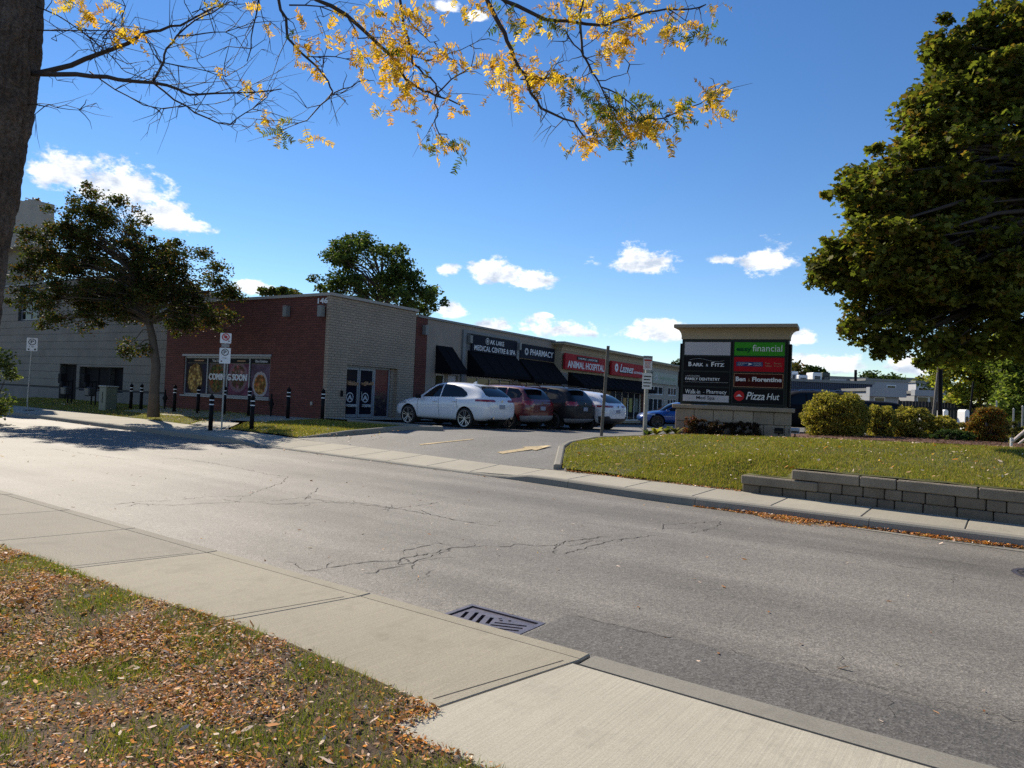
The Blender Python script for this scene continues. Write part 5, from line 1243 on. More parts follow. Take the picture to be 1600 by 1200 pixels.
    if K.get('fin'): MB().prism([(K['fin'][0] - .12, K['fin'][1] - .03), (K['fin'][0] + .1, K['fin'][1] - .02), (K['fin'][0] - .09, K['fin'][1] + .07)], -.018, .018, 'y').build('antenna', K['paint'], root)
    if K.get('spoiler'): x_, z_, w_ = K['spoiler']; MB().prism([(x_ - .13, z_ - .02), (x_ + .2, z_ + .01), (x_ + .2, z_ - .03), (x_ - .11, z_ - .045)], -w_, w_, 'y').build('spoiler', K.get('spoil_mat', K['paint']), root)
    MB().bbox(xr - .2, xf + .3, -.62, .62, .22, .42, .03).build('underbody', M['blackm'], root)
    for x in (xf, xr):
        for s in (-1, 1): wheel(root, x, s * (hw - .02), r, K.get('rim', M['rim']))
    for x in (xf, xr):
        for s in (-1, 1):
            y0, y1 = s * (hw - .355), s * (hw - .05); lv = []; lf = []
            for i in range(17):
                a = math.pi * (-.18 + 1.36 * i / 16); lv += [(x + (r + .052) * math.cos(a), y0, r + .01 + (r + .052) * math.sin(a)), (x + (r + .052) * math.cos(a), y1, r + .01 + (r + .052) * math.sin(a))]
                if i: lf.append((2 * i - 2, 2 * i - 1, 2 * i + 1, 2 * i))
            lf.append(tuple(2 * i for i in range(17)))
            MB().add(lv, lf).build('wheel_well', M['pit'], root, fix=False)
    for me in (body, hull, hull2, hull3):
        if me.users == 0: bpy.data.meshes.remove(me)
    return root
def SUV(paint_, L=4.69, W=1.9, H=1.67, style='coupe', **kw):
    h = L / 2; w = W / 2; k = H / 1.67
    Z = lambda z: z * k
    if style == 'coupe':      # smooth sloping tail
        st_ = [(-h, .50, Z(.86), Z(.94), w * .74, w * .68, w * .55), (-h + .05, .38, Z(.97), Z(1.05), w * .88, w * .83, w * .68), (-h + .17, .32, Z(1.06), Z(1.17), w * .95, w * .90, w * .72), (-h + .36, .28, Z(1.11), Z(1.34), w * .99, w * .93, w * .70),
               (-h + .62, .27, Z(1.11), Z(1.51), w * 1.01, w * .925, w * .66), (-h + 1.0, .26, Z(1.09), Z(1.605), w * 1.005, w * .915, w * .65), (-h + 1.6, .25, Z(1.06), Z(1.655), w * .985, w * .91, w * .65), (-.2, .25, Z(1.04), Z(1.67), w * .975, w * .91, w * .65), (.35, .25, Z(1.02), Z(1.64), w * .98, w * .91, w * .64),
               (.75, .25, Z(1.01), Z(1.45), w * .99, w * .91, w * .63), (1.05, .25, Z(1.00), Z(1.18), w * .995, w * .91, w * .64), (1.22, .26, Z(.99), Z(1.07), w * 1.0, w * .90, w * .66), (1.6, .27, Z(.96), Z(1.03), w * 1.0, w * .88, w * .62), (h - .35, .28, Z(.88), Z(.96), w * .96, w * .83, w * .58), (h - .1, .31, Z(.76), Z(.83), w * .85, w * .74, w * .5), (h, .40, Z(.62), Z(.68), w * .66, w * .58, w * .4)]
    else:                     # boxier tail
        st_ = [(-h, .50, Z(.92), Z(1.0), w * .80, w * .74, w * .62), (-h + .05, .40, Z(1.0), Z(1.10), w * .90, w * .86, w * .70), (-h + .16, .33, Z(1.06), Z(1.22), w * .96, w * .91, w * .72), (-h + .36, .29, Z(1.08), Z(1.50), w, w * .925, w * .70),
               (-h + .62, .28, Z(1.08), Z(1.635), w, w * .92, w * .70), (-h + 1.4, .27, Z(1.06), Z(1.665), w, w * .92, w * .70), (-.2, .27, Z(1.04), Z(1.67), w * .99, w * .92, w * .70), (.35, .27, Z(1.03), Z(1.64), w * .99, w * .92, w * .69),
               (.75, .27, Z(1.03), Z(1.47), w * .99, w * .92, w * .67), (1.05, .27, Z(1.02), Z(1.22), w * .99, w * .92, w * .68), (1.2, .28, Z(1.01), Z(1.10), w * .995, w * .91, w * .7), (1.6, .29, Z(.99), Z(1.06), w, w * .9, w * .68), (h - .3, .30, Z(.93), Z(1.0), w * .97, w * .87, w * .65), (h - .08, .33, Z(.80), Z(.87), w * .88, w * .8, w * .6), (h, .42, Z(.64), Z(.70), w * .74, w * .68, w * .5)]
    K = dict(st=st_, axles=(h - .89, -h + .97), wr=.365, hw=w, paint=paint_, mirror=(.82, Z(1.08)), plate_z=Z(.82), badge=Z(1.02), seams=[(.98, .42, .98, Z(1.0)), (-.12, .40, -.05, Z(1.03)), (-1.02, .72, -.92, Z(1.04))], handles=[(.12, Z(.93)), (-.86, Z(.96))])
    if style == 'coupe':
        K.update(side_glass=[[(-.06, Z(1.10)), (.86, Z(1.075)), (.70, Z(1.20)), (.34, Z(1.46)), (.12, Z(1.55)), (-.06, Z(1.58))], [(-.12, Z(1.10)), (-.12, Z(1.585)), (-.55, Z(1.56)), (-.98, Z(1.46)), (-1.30, Z(1.30)), (-1.38, Z(1.20)), (-1.28, Z(1.13))]],
                 rear_glass=[(-.58, Z(1.17)), (.58, Z(1.17)), (.66, Z(1.22)), (.56, Z(1.42)), (.40, Z(1.50)), (-.40, Z(1.50)), (-.56, Z(1.42)), (-.66, Z(1.22))], rg_x=(-h - .2, -h + 1.15), tail=[(.40, Z(.985)), (1.05, Z(.99)), (1.05, Z(1.06)), (.42, Z(1.07)), (.34, Z(1.03))], tail_x=(-h - .2, -h + .50))
    else:
        K.update(side_glass=[[(-.06, Z(1.10)), (.86, Z(1.09)), (.70, Z(1.22)), (.34, Z(1.47)), (.12, Z(1.555)), (-.06, Z(1.575))], [(-.12, Z(1.10)), (-.12, Z(1.58)), (-1.0, Z(1.56)), (-1.06, Z(1.12))], [(-1.12, Z(1.14)), (-1.08, Z(1.56)), (-1.55, Z(1.52)), (-1.80, Z(1.34)), (-1.74, Z(1.20))]],
                 rear_glass=[(-.66, Z(1.16)), (.66, Z(1.16)), (.72, Z(1.22)), (.64, Z(1.48)), (.55, Z(1.54)), (-.55, Z(1.54)), (-.64, Z(1.48)), (-.72, Z(1.22))], rg_x=(-h - .2, -h + .62), tail=[(.52, Z(.93)), (1.05, Z(.95)), (1.05, Z(1.10)), (.58, Z(1.09))], tail_x=(-h - .2, -h + .36))
    K.update(wind=[(-.72, Z(1.10)), (.72, Z(1.10)), (.60, Z(1.50)), (.45, Z(1.56)), (-.45, Z(1.56)), (-.60, Z(1.50))], wi_x=(.42, 1.35), head=[(.42, Z(.76)), (1.05, Z(.80)), (1.05, Z(.92)), (.46, Z(.86))], head_x=(h - .75, h + .2), rear_clad=[(-1.05, .2), (1.05, .2), (1.05, .40), (.55, .44), (.5, .52), (-.5, .52), (-.55, .44), (-1.05, .40)])
    K.update(kw); return K
white = paint('white_pearl_paint', (.70, .71, .74)); red = paint('dark_red_paint', (.11, .006, .010), .1); navy = paint('black_blue_paint', (.009, .010, .014)); blue = paint('bright_blue_paint', (.004, .07, .30), .2); blk = pm('dull_black_paint', (.008, .008, .010), .6, 0, .1, 2, spec=.08)
CARS = 'cars parked in the plaza lot'
def put(o, x, y, ang, dz=0.0): o.location = (x, y, lot_h(x, y) + dz); o.rotation_euler = (0, 0, R(ang)); return o
FW = np.array([math.cos(R(143)), math.sin(R(143))]); LF = np.array([-FW[1], FW[0]])
def park(o, K, wx, wy, ang=143):
    """left rear wheel at (wx, wy)"""
    F = np.array([math.cos(R(ang)), math.sin(R(ang))]); Lf = np.array([-F[1], F[0]])
    c = np.array([wx, wy]) - F * K['axles'][1] - Lf * K['hw']; return put(o, c[0], c[1], ang)
K = SUV(white, exh=(.52, -.52), exh_z=.42, mirror_mat=M['blackm'], fin=(-1.0, 1.645), spoiler=(-1.62, 1.56, .50), rear_clad=[(-.5, .2), (.5, .2), (.62, .36), (-.62, .36)])
park(make_car('parked_car', K, 'white sport utility car with sloping tail, nearest of the parked row', 'car', CARS), K, -1.66, 25.3)
K = SUV(red, 4.52, 1.86, 1.69, 'box', rails=(-1.7, .2, .62, 1.70), clad=.42, rear_clad=[(-1.05, .2), (1.05, .2), (1.05, .52), (.7, .56), (-.7, .56), (-1.05, .52)], rear_clad_mat=M['silverclad'], fin=(-1.2, 1.70), spoiler=(-2.0, 1.64, .60))
park(make_car('parked_car', K, 'dark red sport utility car parked beside the nearest white one', 'car', CARS), K, -.12, 26.9)
K = SUV(navy, 4.85, 1.94, 1.76, 'box', rails=(-1.8, .2, .64, 1.77), rear_clad=[(-1.05, .2), (1.05, .2), (1.05, .48), (-1.05, .48)], rear_clad_mat=M['silverclad'], spoiler=(-2.15, 1.70, .62), rim=M['rimdark'])
park(make_car('parked_car', K, 'black sport utility car between the red one and the far white one', 'car', CARS), K, 1.62, 28.2)
K = SUV(white, 4.70, 1.92, 1.66, 'coupe', rails=(-1.5, .2, .60, 1.66), clad=.50, rear_clad=[(-1.05, .2), (1.05, .2), (1.05, .60), (.72, .62), (.6, .52), (-.6, .52), (-.72, .62), (-1.05, .60)], rim=M['rimdark'])
K['hw'] = .96
park(make_car('parked_car', K, 'white sport utility car with dark lower bumper at the far end of the row', 'car', CARS), K, 3.15, 29.6)
K = SUV(blue, 4.35, 1.80, 1.36, 'coupe', wr=.33, rim=M['rimdark'])
put(make_car('parked_car', K, 'bright blue low car partly hidden by the monument sign', 'car', CARS), 8.7, 36.5, 178)
K = SUV(blk, 4.95, 1.96, 1.80, 'box', rails=(-1.9, .2, .66, 1.82), rail_mat=M['chrome'])
put(make_car('parked_car', K, 'dark sport utility car behind the round golden shrub right of the monument', 'car', CARS), 12.35, 30.6, 176)
K = SUV(blk, 5.1, 1.98, 1.82, 'box')
put(make_car('parked_car', K, 'black sport utility car whose roof shows behind the golden hedge', 'car', CARS), 17.6, 36.5, 172)
# ---------------------------------------------------------------- vegetation
LEAF_V = [(-.5, 0, 0), (-.2, .28, .05), (.25, .22, .04), (.55, 0, -.04), (.25, -.22, .04), (-.2, -.28, .05)]; LEAF_F = [(0, 1, 2, 3), (0, 3, 4, 5)]
MAPLE_V = [(-.5, 0, 0), (-.22, .16, .02), (-.1, .5, -.03), (.1, .24, .02), (.4, .36, -.02), (.6, 0, -.05), (.4, -.36, -.02), (.1, -.24, .02), (-.1, -.5, -.03), (-.22, -.16, .02)]
MAPLE_F = [(0, 1, 3, 5), (1, 2, 3), (3, 4, 5), (0, 5, 7, 9), (7, 8, 9), (5, 6, 7)]
def foliage(name, clumps, per, size, cols, prob, mat, parent, tv=LEAF_V, tf=LEAF_F, tilt=.75, jit=.18, shell=.0):
    """leaves round each clump (x, y, z, radius); parent-space coordinates"""
    C = np.array(clumps); n = len(C); P = []; 
    idx = np.repeat(np.arange(n), per)
    d = rng.normal(0, 1, (len(idx), 3)); d /= np.linalg.norm(d, axis=1)[:, None] + 1e-9
    r = rng.uniform(shell, 1, len(idx)) ** .6
    pos = C[idx, :3] + d * (r * C[idx, 3])[:, None] * np.array([1, 1, .7])
    tint = 1 + rng.normal(0, .16, n)
    c = pick(cols, len(idx), prob, jit) * tint[idx][:, None]
    return scatter(name, tv, tf, pos, rotmats(len(pos), tilt=tilt), rng.uniform(.5, 1.4, len(pos)) * size, np.clip(c, .003, 1), mat, parent)
def limbs(trunk, radii, clumps, parent, mat, every=1, r_end=.012, start=.35, k=6, wob=.1, name='trunk'):
    """one tapered trunk with limbs out to the clump centres"""
    mb = MB(); T = [np.array(p, float) for p in trunk]; mb.tube(T, radii, 12, True)
    L = np.concatenate([[0], np.cumsum([np.linalg.norm(b - a) for a, b in zip(T[:-1], T[1:])])]); L /= L[-1]
    pt = lambda u: np.array([np.interp(u, L, [t[i] for t in T]) for i in range(3)])
    rad = lambda u: np.interp(u, L, radii)
    for c in clumps[::every]:
        e = np.array(c[:3]); u = min(.97, start + (1 - start) * max(0, min(1, (e[2] - T[0][2]) / (T[-1][2] - T[0][2] + 1e-6) - .25)) * rng.uniform(.75, 1.05))
        a = pt(u); m1 = a + (e - a) * .35 + np.array([0, 0, .12]) * np.linalg.norm(e - a) + rng.normal(0, wob, 3); m2 = a + (e - a) * .7 + np.array([0, 0, .08]) * np.linalg.norm(e - a) + rng.normal(0, wob, 3)
        r0 = min(rad(u) * .55, .016 * np.linalg.norm(e - a) + .012)
        mb.tube([a, m1, m2, e], [r0, r0 * .7, r0 * .45, r_end * .6], k, False)
    return mb.build(name, mat, parent, True, fix=False)
def blob(n, c, rad, minz=None, shell=.35):
    o = []
    while len(o) < n:
        d = rng.normal(0, 1, 3); d /= np.linalg.norm(d); p = np.array(c) + d * rng.uniform(shell, 1) ** .5 * np.array(rad)
        if minz is None or p[2] > minz: o.append(p)
    return o
def tree(name, x, y, z, label, trunk, radii, ells, nclump, crad, per, size, cols, prob, bark, tv=LEAF_V, tf=LEAF_F, cat='tree', group=None, every=1, tilt=.75, start=.35, mat=None, ragged=.3, shell=.35):
    o = empty(name, (x, y, z), 0, label, cat, group); cl = []
    for (c, r), n in zip(ells, nclump):
        for p in blob(n, c, r, None, shell):
            cl.append((*p, rng.uniform(.6, 1.3) * crad))
            if rng.uniform() < ragged:
                d = (p - np.array(c)) * rng.uniform(.12, .34) + rng.normal(0, crad * .3, 3); cl.append((*(p + d), rng.uniform(.4, .75) * crad))
    limbs(trunk, radii, cl, o, bark, every, start=start)
    f = foliage('crown', cl, per, size, cols, prob, mat or M['leaf'], o, tv, tf, tilt)
    return o
AUT = [(.10, .085, .022), (.055, .065, .018), (.16, .075, .022), (.075, .05, .02)]
# ornamental tree on the verge
q = at_z(240, 646, .42); Y0 = q[1]; sc_ = Y0 / FPX
def rel(px, py): r = at(px, py, Y0); return (r[0] - q[0], r[2] - q[2])
def el(px, py, rx, ry, dy=0, k=.8): a, b = rel(px, py); return ((a, dy, b), (rx * sc_, rx * sc_ * k, ry * sc_))
tree('ornamental_tree', q[0], q[1], q[2] - .04, 'spreading dark ornamental tree with bronze tips on the verge before the grey building',
     [(0, 0, -.1), (-.02, 0, .9), (.0, 0, 1.9), (-.25, .1, 3.0), (-.7, .1, 4.6), (-.9, 0, 6.2)], [.23, .18, .165, .14, .08, .03],
     [el(170, 410, 85, 80), el(90, 425, 70, 62, .4), el(165, 345, 62, 48), el(300, 440, 72, 50, -.3), el(240, 470, 90, 40, .2), el(130, 480, 80, 34, -.4), el(310, 500, 50, 26, .2), el(215, 540, 22, 18, 0), el(120, 330, 45, 25), el(240, 425, 55, 50, .1), el(60, 385, 40, 40, .3)], [70, 48, 44, 50, 48, 36, 14, 4, 14, 34, 18], .48, 120, .10, [(.058, .072, .020), (.038, .052, .015), (.14, .072, .025), (.11, .105, .028)], [.36, .30, .20, .14], M['bark2'], start=.42, every=2)
# second stem of the ornamental tree
# big maple at the right
MY = 15.6; mq = np.array([13.2, MY, lawn_h(*snc(13.2, MY)) - .05])
def me_(px, py, rx, ry, dy=0, k=.95): p = at(px, py, MY); k0 = MY / FPX; return ((p[0] - mq[0], dy, p[2] - mq[2]), (rx * k0, rx * k0 * k, ry * k0))
tree('maple_tree', *mq, 'huge dark green maple with rusty leaves filling the right edge of the view',
     [(0, 0, -.2), (.05, 0, 1.2), (0, .1, 2.4), (.1, 0, 4.5), (.1, .1, 7.5), (0, 0, 10.8)], [.33, .27, .25, .22, .14, .04],
     [me_(1450, 410, 140, 70), me_(1370, 400, 78, 52, -.5), me_(1335, 415, 52, 30, .3), me_(1430, 300, 100, 66, .2), me_(1370, 310, 55, 38, -.3), me_(1530, 250, 130, 110), me_(1480, 190, 78, 62), me_(1560, 110, 90, 80), me_(1505, 90, 40, 42, .3), me_(1490, 470, 110, 50), me_(1400, 480, 60, 30, .4), me_(1600, 380, 130, 130), me_(1640, 180, 120, 160), me_(1600, 30, 70, 60), me_(1580, 520, 80, 34), me_(1390, 520, 34, 22), me_(1352, 505, 24, 26, .2), me_(1425, 545, 40, 20, -.3), me_(1500, 545, 50, 18, .3), me_(1318, 445, 26, 16)], [92, 48, 26, 78, 26, 112, 54, 72, 22, 52, 16, 64, 44, 38, 22, 9, 7, 8, 8, 6], .40, 92, .122, [(.145, .160, .032), (.095, .110, .025), (.21, .19, .04), (.17, .105, .03)], [.38, .30, .20, .12], M['twig'], MAPLE_V, MAPLE_F, tilt=.6, every=2, ragged=.4, shell=.45, mat=leafmat('maple_leaf', .55, .6))
# tree behind the corner store, and the smaller ones beside it
GLOW = leafmat('sunlit_leaf', .62, .6, 1.5)  # brighter copy of the tree leaf, with sunlight put into its colour
def far_tree(name, px, py_base, Y, label, ells, ncl, crad, per, size, cols, prob, group='trees beyond the plaza', h0=None, mat=None):
    b = at(px, py_base, Y); s_ = Y / FPX
    E_ = []
    for ex, ey, rx, ry in ells: a = at(ex, ey, Y); E_.append(((a[0] - b[0], 0, a[2] - (h0 or 0.0)), (rx * s_, rx * s_ * .9, ry * s_)))
    top = max(e[0][2] for e in E_)
    return tree(name, b[0], Y, h0 or 0.0, label, [(0, 0, -.3), (.1, 0, top * .3), (0, .1, top * .65), (.1, 0, top)], [top * .03, top * .025, top * .018, .05], E_, ncl, crad, per, size, cols, prob, M['bark'], group=group, every=3, ragged=.1, mat=mat)
G1 = [(.045, .07, .02), (.03, .05, .016), (.07, .095, .028)]
far_tree('broad_tree', 585, 640, 58, 'broad dark green tree rising behind the corner store roof', [(575, 420, 75, 48), (525, 430, 40, 40), (640, 455, 48, 42), (590, 470, 105, 40), (555, 395, 40, 28)], [62, 26, 34, 52, 18], .95, 80, .26, [(.07, .10, .028), (.045, .07, .02), (.11, .14, .04)], [.4, .35, .25])
far_tree('small_tree', 440, 640, 62, 'small tree top peeking over the red brick parapet', [(432, 458, 24, 8), (462, 458, 14, 6)], [16, 6], .5, 80, .28, [(.09, .11, .03), (.05, .075, .02), (.12, .09, .03)], [.4, .4, .2])
far_tree('leaning_tree', 40, 640, 52, 'reddish tree behind the grey building at the far left', [(48, 370, 40, 40), (60, 410, 40, 30)], [30, 22], .8, 80, .24, AUT, [.3, .3, .25, .15])
YG = [(.27, .27, .05), (.17, .19, .04), (.34, .26, .05), (.09, .11, .03)]
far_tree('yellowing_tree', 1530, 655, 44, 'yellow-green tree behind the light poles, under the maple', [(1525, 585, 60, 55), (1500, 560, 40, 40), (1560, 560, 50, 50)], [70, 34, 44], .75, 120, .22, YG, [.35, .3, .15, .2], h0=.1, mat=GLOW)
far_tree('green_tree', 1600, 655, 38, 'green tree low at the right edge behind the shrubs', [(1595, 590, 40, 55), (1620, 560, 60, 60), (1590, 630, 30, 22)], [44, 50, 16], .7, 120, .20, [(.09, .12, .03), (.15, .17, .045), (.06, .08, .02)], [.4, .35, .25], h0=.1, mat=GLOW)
far_tree('hanging_tree', 1400, 640, 90, 'dull green tree top above the far white roofs', [(1372, 592, 26, 10), (1385, 598, 30, 8)], [18, 12], 1.0, 60, .4, G1, [.4, .35, .25])
far_tree('distant_tree', 1235, 640, 110, 'distant brownish tree top left of the rooftop units', [(1236, 580, 18, 12)], [16], 1.2, 60, .5, AUT, [.4, .3, .15, .15])
far_tree('distant_tree', 1265, 640, 112, 'distant green tree top between the rooftop units', [(1266, 583, 16, 10)], [14], 1.2, 60, .5, G1, [.4, .35, .25])
far_tree('distant_tree', 1062, 600, 120, 'dark tree top just left of the monument cap', [(1062, 571, 14, 5)], [8], 1.0, 50, .5, G1, [.4, .35, .25])
far_tree('distant_tree', 1450, 640, 85, 'pale green tree top between the white roofs and the pole', [(1455, 600, 26, 14)], [20], 1.0, 60, .4, YG, [.3, .4, .1, .2])

# ---------------------------------------------------------------- shrubs
def shrub(name, x, y, rx, ry, h, label, cols, prob, n=60, per=90, size=.055, flat=.75, group=None, tilt=1.0, base=None):
    z = (lawn_h(*snc(x, y)) if base is None else base)
    o = empty(name, (x, y, z), 0, label, 'shrub', group); cl = []
    for i in range(n):
        a = rng.uniform(0, 2 * math.pi); u = rng.uniform(0, 1); zz = u * h * .92 + .04
        prof = math.sqrt(max(.05, 1 - (max(0, zz / h - flat * .6) / (1.02 - flat * .6)) ** 2)) * (.72 + .28 * min(1, zz / (h * .4)))
        r = rng.uniform(.45, 1) ** .4 * prof; cl.append((rx * r * math.cos(a), ry * r * math.sin(a), zz, rng.uniform(.10, .17) * max(.7, h)))
    mb = MB()
    for c in cl[::2]: mb.tube([(c[0] * .15, c[1] * .15, -.05), (c[0] * .6, c[1] * .6, c[2] * .5), c[:3]], [.014, .009, .004], 5, False)
    mb.build('stems', M['twig'], o, fix=False)
    foliage('foliage', cl, per, size, cols, prob, M['leaf'], o, tilt=tilt)
    return o
GOLD = [(.36, .29, .06), (.26, .24, .055), (.44, .34, .09), (.15, .15, .04)]; HD = 'golden hedge shrubs along the lawn'
def sx(px, Y): return at(px, 650, Y)[0]
shrub('golden_shrub', sx(1306, 24.6), 24.6, 1.06, 1.0, 1.52, 'largest rounded golden shrub, beside the monument', GOLD, [.35, .35, .12, .18], 260, 150, .062, .55, HD)
shrub('golden_shrub', sx(1376, 25.0), 25.0, .46, .6, 1.10, 'narrow golden shrub right against the largest rounded one', GOLD, [.3, .3, .2, .2], 90, 130, .062, .7, HD)
shrub('golden_shrub', sx(1425, 25.2), 25.2, .64, .7, 1.14, 'wide golden shrub in the middle of the clipped hedge', GOLD, [.35, .3, .2, .15], 140, 140, .062, .75, HD)
shrub('golden_shrub', sx(1468, 25.6), 25.6, .5, .6, 1.0, 'golden hedge shrub at the foot of the black light pole', GOLD, [.3, .35, .2, .15], 100, 130, .062, .75, HD)
shrub('golden_shrub', sx(1502, 26.6), 26.6, .4, .45, .76, 'small golden shrub in the gap before the orange shrub', GOLD, [.4, .2, .3, .1], 60, 120, .062, .75, HD)
shrub('orange_shrub', sx(1543, 23.6), 23.6, .52, .5, 1.18, 'rounded shrub with orange red top near the right edge', [(.24, .14, .03), (.30, .10, .025), (.12, .11, .03), (.18, .16, .04)], [.3, .25, .2, .25], 130, 130, .058, .6)
shrub('dark_shrub', sx(1574, 24.0), 24.0, .44, .45, .9, 'dull olive shrub just right of the orange one', [(.07, .07, .02), (.10, .09, .025), (.05, .05, .016)], [.4, .3, .3], 44, 100, .05, .7)
shrub('dark_shrub', sx(1594, 24.5), 24.5, .24, .4, .95, 'tall thin yellowish shrub at the right edge', GOLD, [.2, .4, .1, .3], 26, 90, .05, .8)
shrub('low_juniper', sx(1490, 23.4), 23.4, .74, .5, .32, 'low spreading green juniper before the hedge gap', [(.05, .085, .03), (.03, .06, .02), (.08, .11, .035)], [.4, .35, .25], 60, 90, .05, .9)
# bushes at the monument foot
mo = lambda u, w: (MC + Matrix.Rotation(R(-25), 3, 'Z') @ Vector((u, -w, 0)) * MS)
for i, (u, lab) in enumerate(((-.62, 'left end of the dark clipped shrubs before the monument'), (-.1, 'middle dark clipped shrub before the monument'), (.42, 'right dark clipped shrub before the monument'))):
    c = mo(u, .75); shrub('clipped_shrub', c.x, c.y, .44, .3, .5, lab, [(.045, .022, .016), (.03, .026, .012), (.06, .03, .02)], [.4, .4, .2], 40, 100, .04, .85, 'dark clipped shrubs before the monument')
c = mo(-.86, .72); shrub('red_flower', c.x, c.y, .22, .22, .56, 'pinkish red flowering plant at the left of the monument base', [(.20, .05, .045), (.12, .05, .03), (.07, .06, .025)], [.45, .25, .3], 20, 50, .045, .7)
def hosta(x, y, label, cols, n=26, L=.34):
    z = lawn_h(*snc(x, y)) + .03; o = empty('hosta_plant', (x, y, z), 0, label, 'plant', 'hostas in the mulch bed'); mb = MB(); tv = []
    for k in range(n):
        a = rng.uniform(0, 2 * math.pi); l = L * rng.uniform(.6, 1.1); up = rng.uniform(.3, 1.0); w = l * .26
        d = np.array([math.cos(a), math.sin(a)]); s_ = np.array([-d[1], d[0]])
        pts = []
        for t, ww in ((0, .1), (.35, .8), (.65, 1.0), (.88, .6), (1.0, .05)):
            r_ = l * t; zz = l * up * (t - .55 * t * t) * 1.5
            pts += [(*(d * r_ + s_ * w * ww * .5), zz + .012), (*(d * r_ - s_ * w * ww * .5), zz + .012)]
        mb = MB().add(pts, [(2 * i, 2 * i + 1, 2 * i + 3, 2 * i + 2) for i in range(4)]); lf = mb.build('leaf', None, o, True, fix=False)
        ca = lf.data.color_attributes.new('col', 'FLOAT_COLOR', 'POINT'); cc = pick(cols, 1)[0]; ca.data.foreach_set('color', np.tile(np.array([*cc, 1], np.float32), len(lf.data.vertices))); lf.data.materials.append(M['leaf'])
for px, Y, lab, cl_ in ((1026, 21.4, 'bright yellow hosta left of the monument', [(.42, .36, .06), (.34, .32, .07)]), (1012, 21.6, 'green hosta left of the bright yellow one', [(.08, .12, .03)]), (1042, 21.4, 'low green hosta between the yellow one and the monument', [(.11, .14, .03), (.2, .2, .05)]), (1056, 21.3, 'yellow-green hosta next to the monument stone', [(.26, .24, .06)])):
    r = at(px, 670, Y); hosta(r[0], Y, lab, cl_)
# leafy shrub poking in at the left edge
r = at(-24, 620, 24.0)
shrub('leafy_shrub', r[0], r[1], .8, .8, 2.6, 'green leafy shrub poking in at the left edge', [(.09, .11, .035), (.05, .07, .02), (.15, .16, .06)], [.4, .35, .25], 60, 70, .10, .8, base=lot_h(r[0], r[1]))

# ---------------------------------------------------------------- honey locust over the near lawn
hl_root = np.array([-4.75, 5.75]); HLZ = lawn_near_h(*hl_root)
hl = empty('honey_locust', (*hl_root, HLZ), 0, 'near tree with thick rough trunk at the left and yellow feathery leaves overhead', 'tree')
loc = lambda p: np.array(p) - np.array([*hl_root, HLZ])
TRW = .30
def tr(px_right, py):    # trunk axis from its right outline in the photograph
    p = at(px_right - 12 - max(0, py - 250) * .03, py, 5.75); return loc(p)
outline = [(8, 548, .235), (16, 470, .235), (22, 380, .24), (34, 300, .245), (45, 230, .25), (60, 150, .25), (71, 90, .245), (73, 20, .225), (76, -80, .21), (90, -220, .19), (120, -400, .15), (150, -600, .1), (170, -800, .05)]
T = [np.array([-.32, .0, -.15]), np.array([-.26, 0, .25])]; RR = [.36, .27]
for px, py, rd in outline: p = tr(px, py); T.append(p - np.array([rd, 0, 0])); RR.append(rd)
T2 = []; R2 = []
for i_ in range(len(T) - 1):
    for k_ in range(4): T2.append(T[i_] + (T[i_ + 1] - T[i_]) * k_ / 4); R2.append(RR[i_] + (RR[i_ + 1] - RR[i_]) * k_ / 4)
T2.append(T[-1]); R2.append(RR[-1])
mb = MB(); mb.tube(T2, R2, 40, True)
trunk_o = mb.build('trunk', M['bark'], hl, True, fix=False)
# bark ridges: displace the trunk's own vertices
bm = bmesh.new(); bm.from_mesh(trunk_o.data); bmesh.ops.subdivide_edges(bm, edges=bm.edges[:], cuts=3, use_grid_fill=True)
from mathutils import noise as mnoise
bm.normal_update()
for v in bm.verts:
    a = mnoise.noise(Vector((v.co.x * 7, v.co.y * 7, v.co.z * 1.6))) * .022 - (1 - min(1, abs(mnoise.noise(Vector((v.co.x * 17, v.co.y * 17, v.co.z * 3.2)))) * 4)) * .022 + mnoise.noise(Vector((v.co.x * 40, v.co.y * 40, v.co.z * 14))) * .010; v.co += v.normal * a
bm.to_mesh(trunk_o.data); bm.free()
def branch(pts, Y, r0, r1, name='branch', dY=0.0, start=None):
    P = []
    n = len(pts)
    for i, (a, b) in enumerate(pts): P.append(loc(at(a, b, Y + dY * i / max(1, n - 1) + rng.normal(0, .015))))
    if start is not None: P = [np.array(start)] + P
    m = len(P); Q = [P[0]]
    for i in range(m - 1):
        for t in (.5, 1.0): 
            q_ = P[i] + (P[i + 1] - P[i]) * t
            Q.append(q_ + (rng.normal(0, .006, 3) if t < 1 else 0))
    rad = [r0 + (r1 - r0) * i / (len(Q) - 1) for i in range(len(Q))]
    MB().tube(Q, rad, 7, True).build(name, M['twig'], hl, True, fix=False); return Q
def topt(px, py): return loc(at(px, py, 5.75)) - np.array([.12, 0, 0])
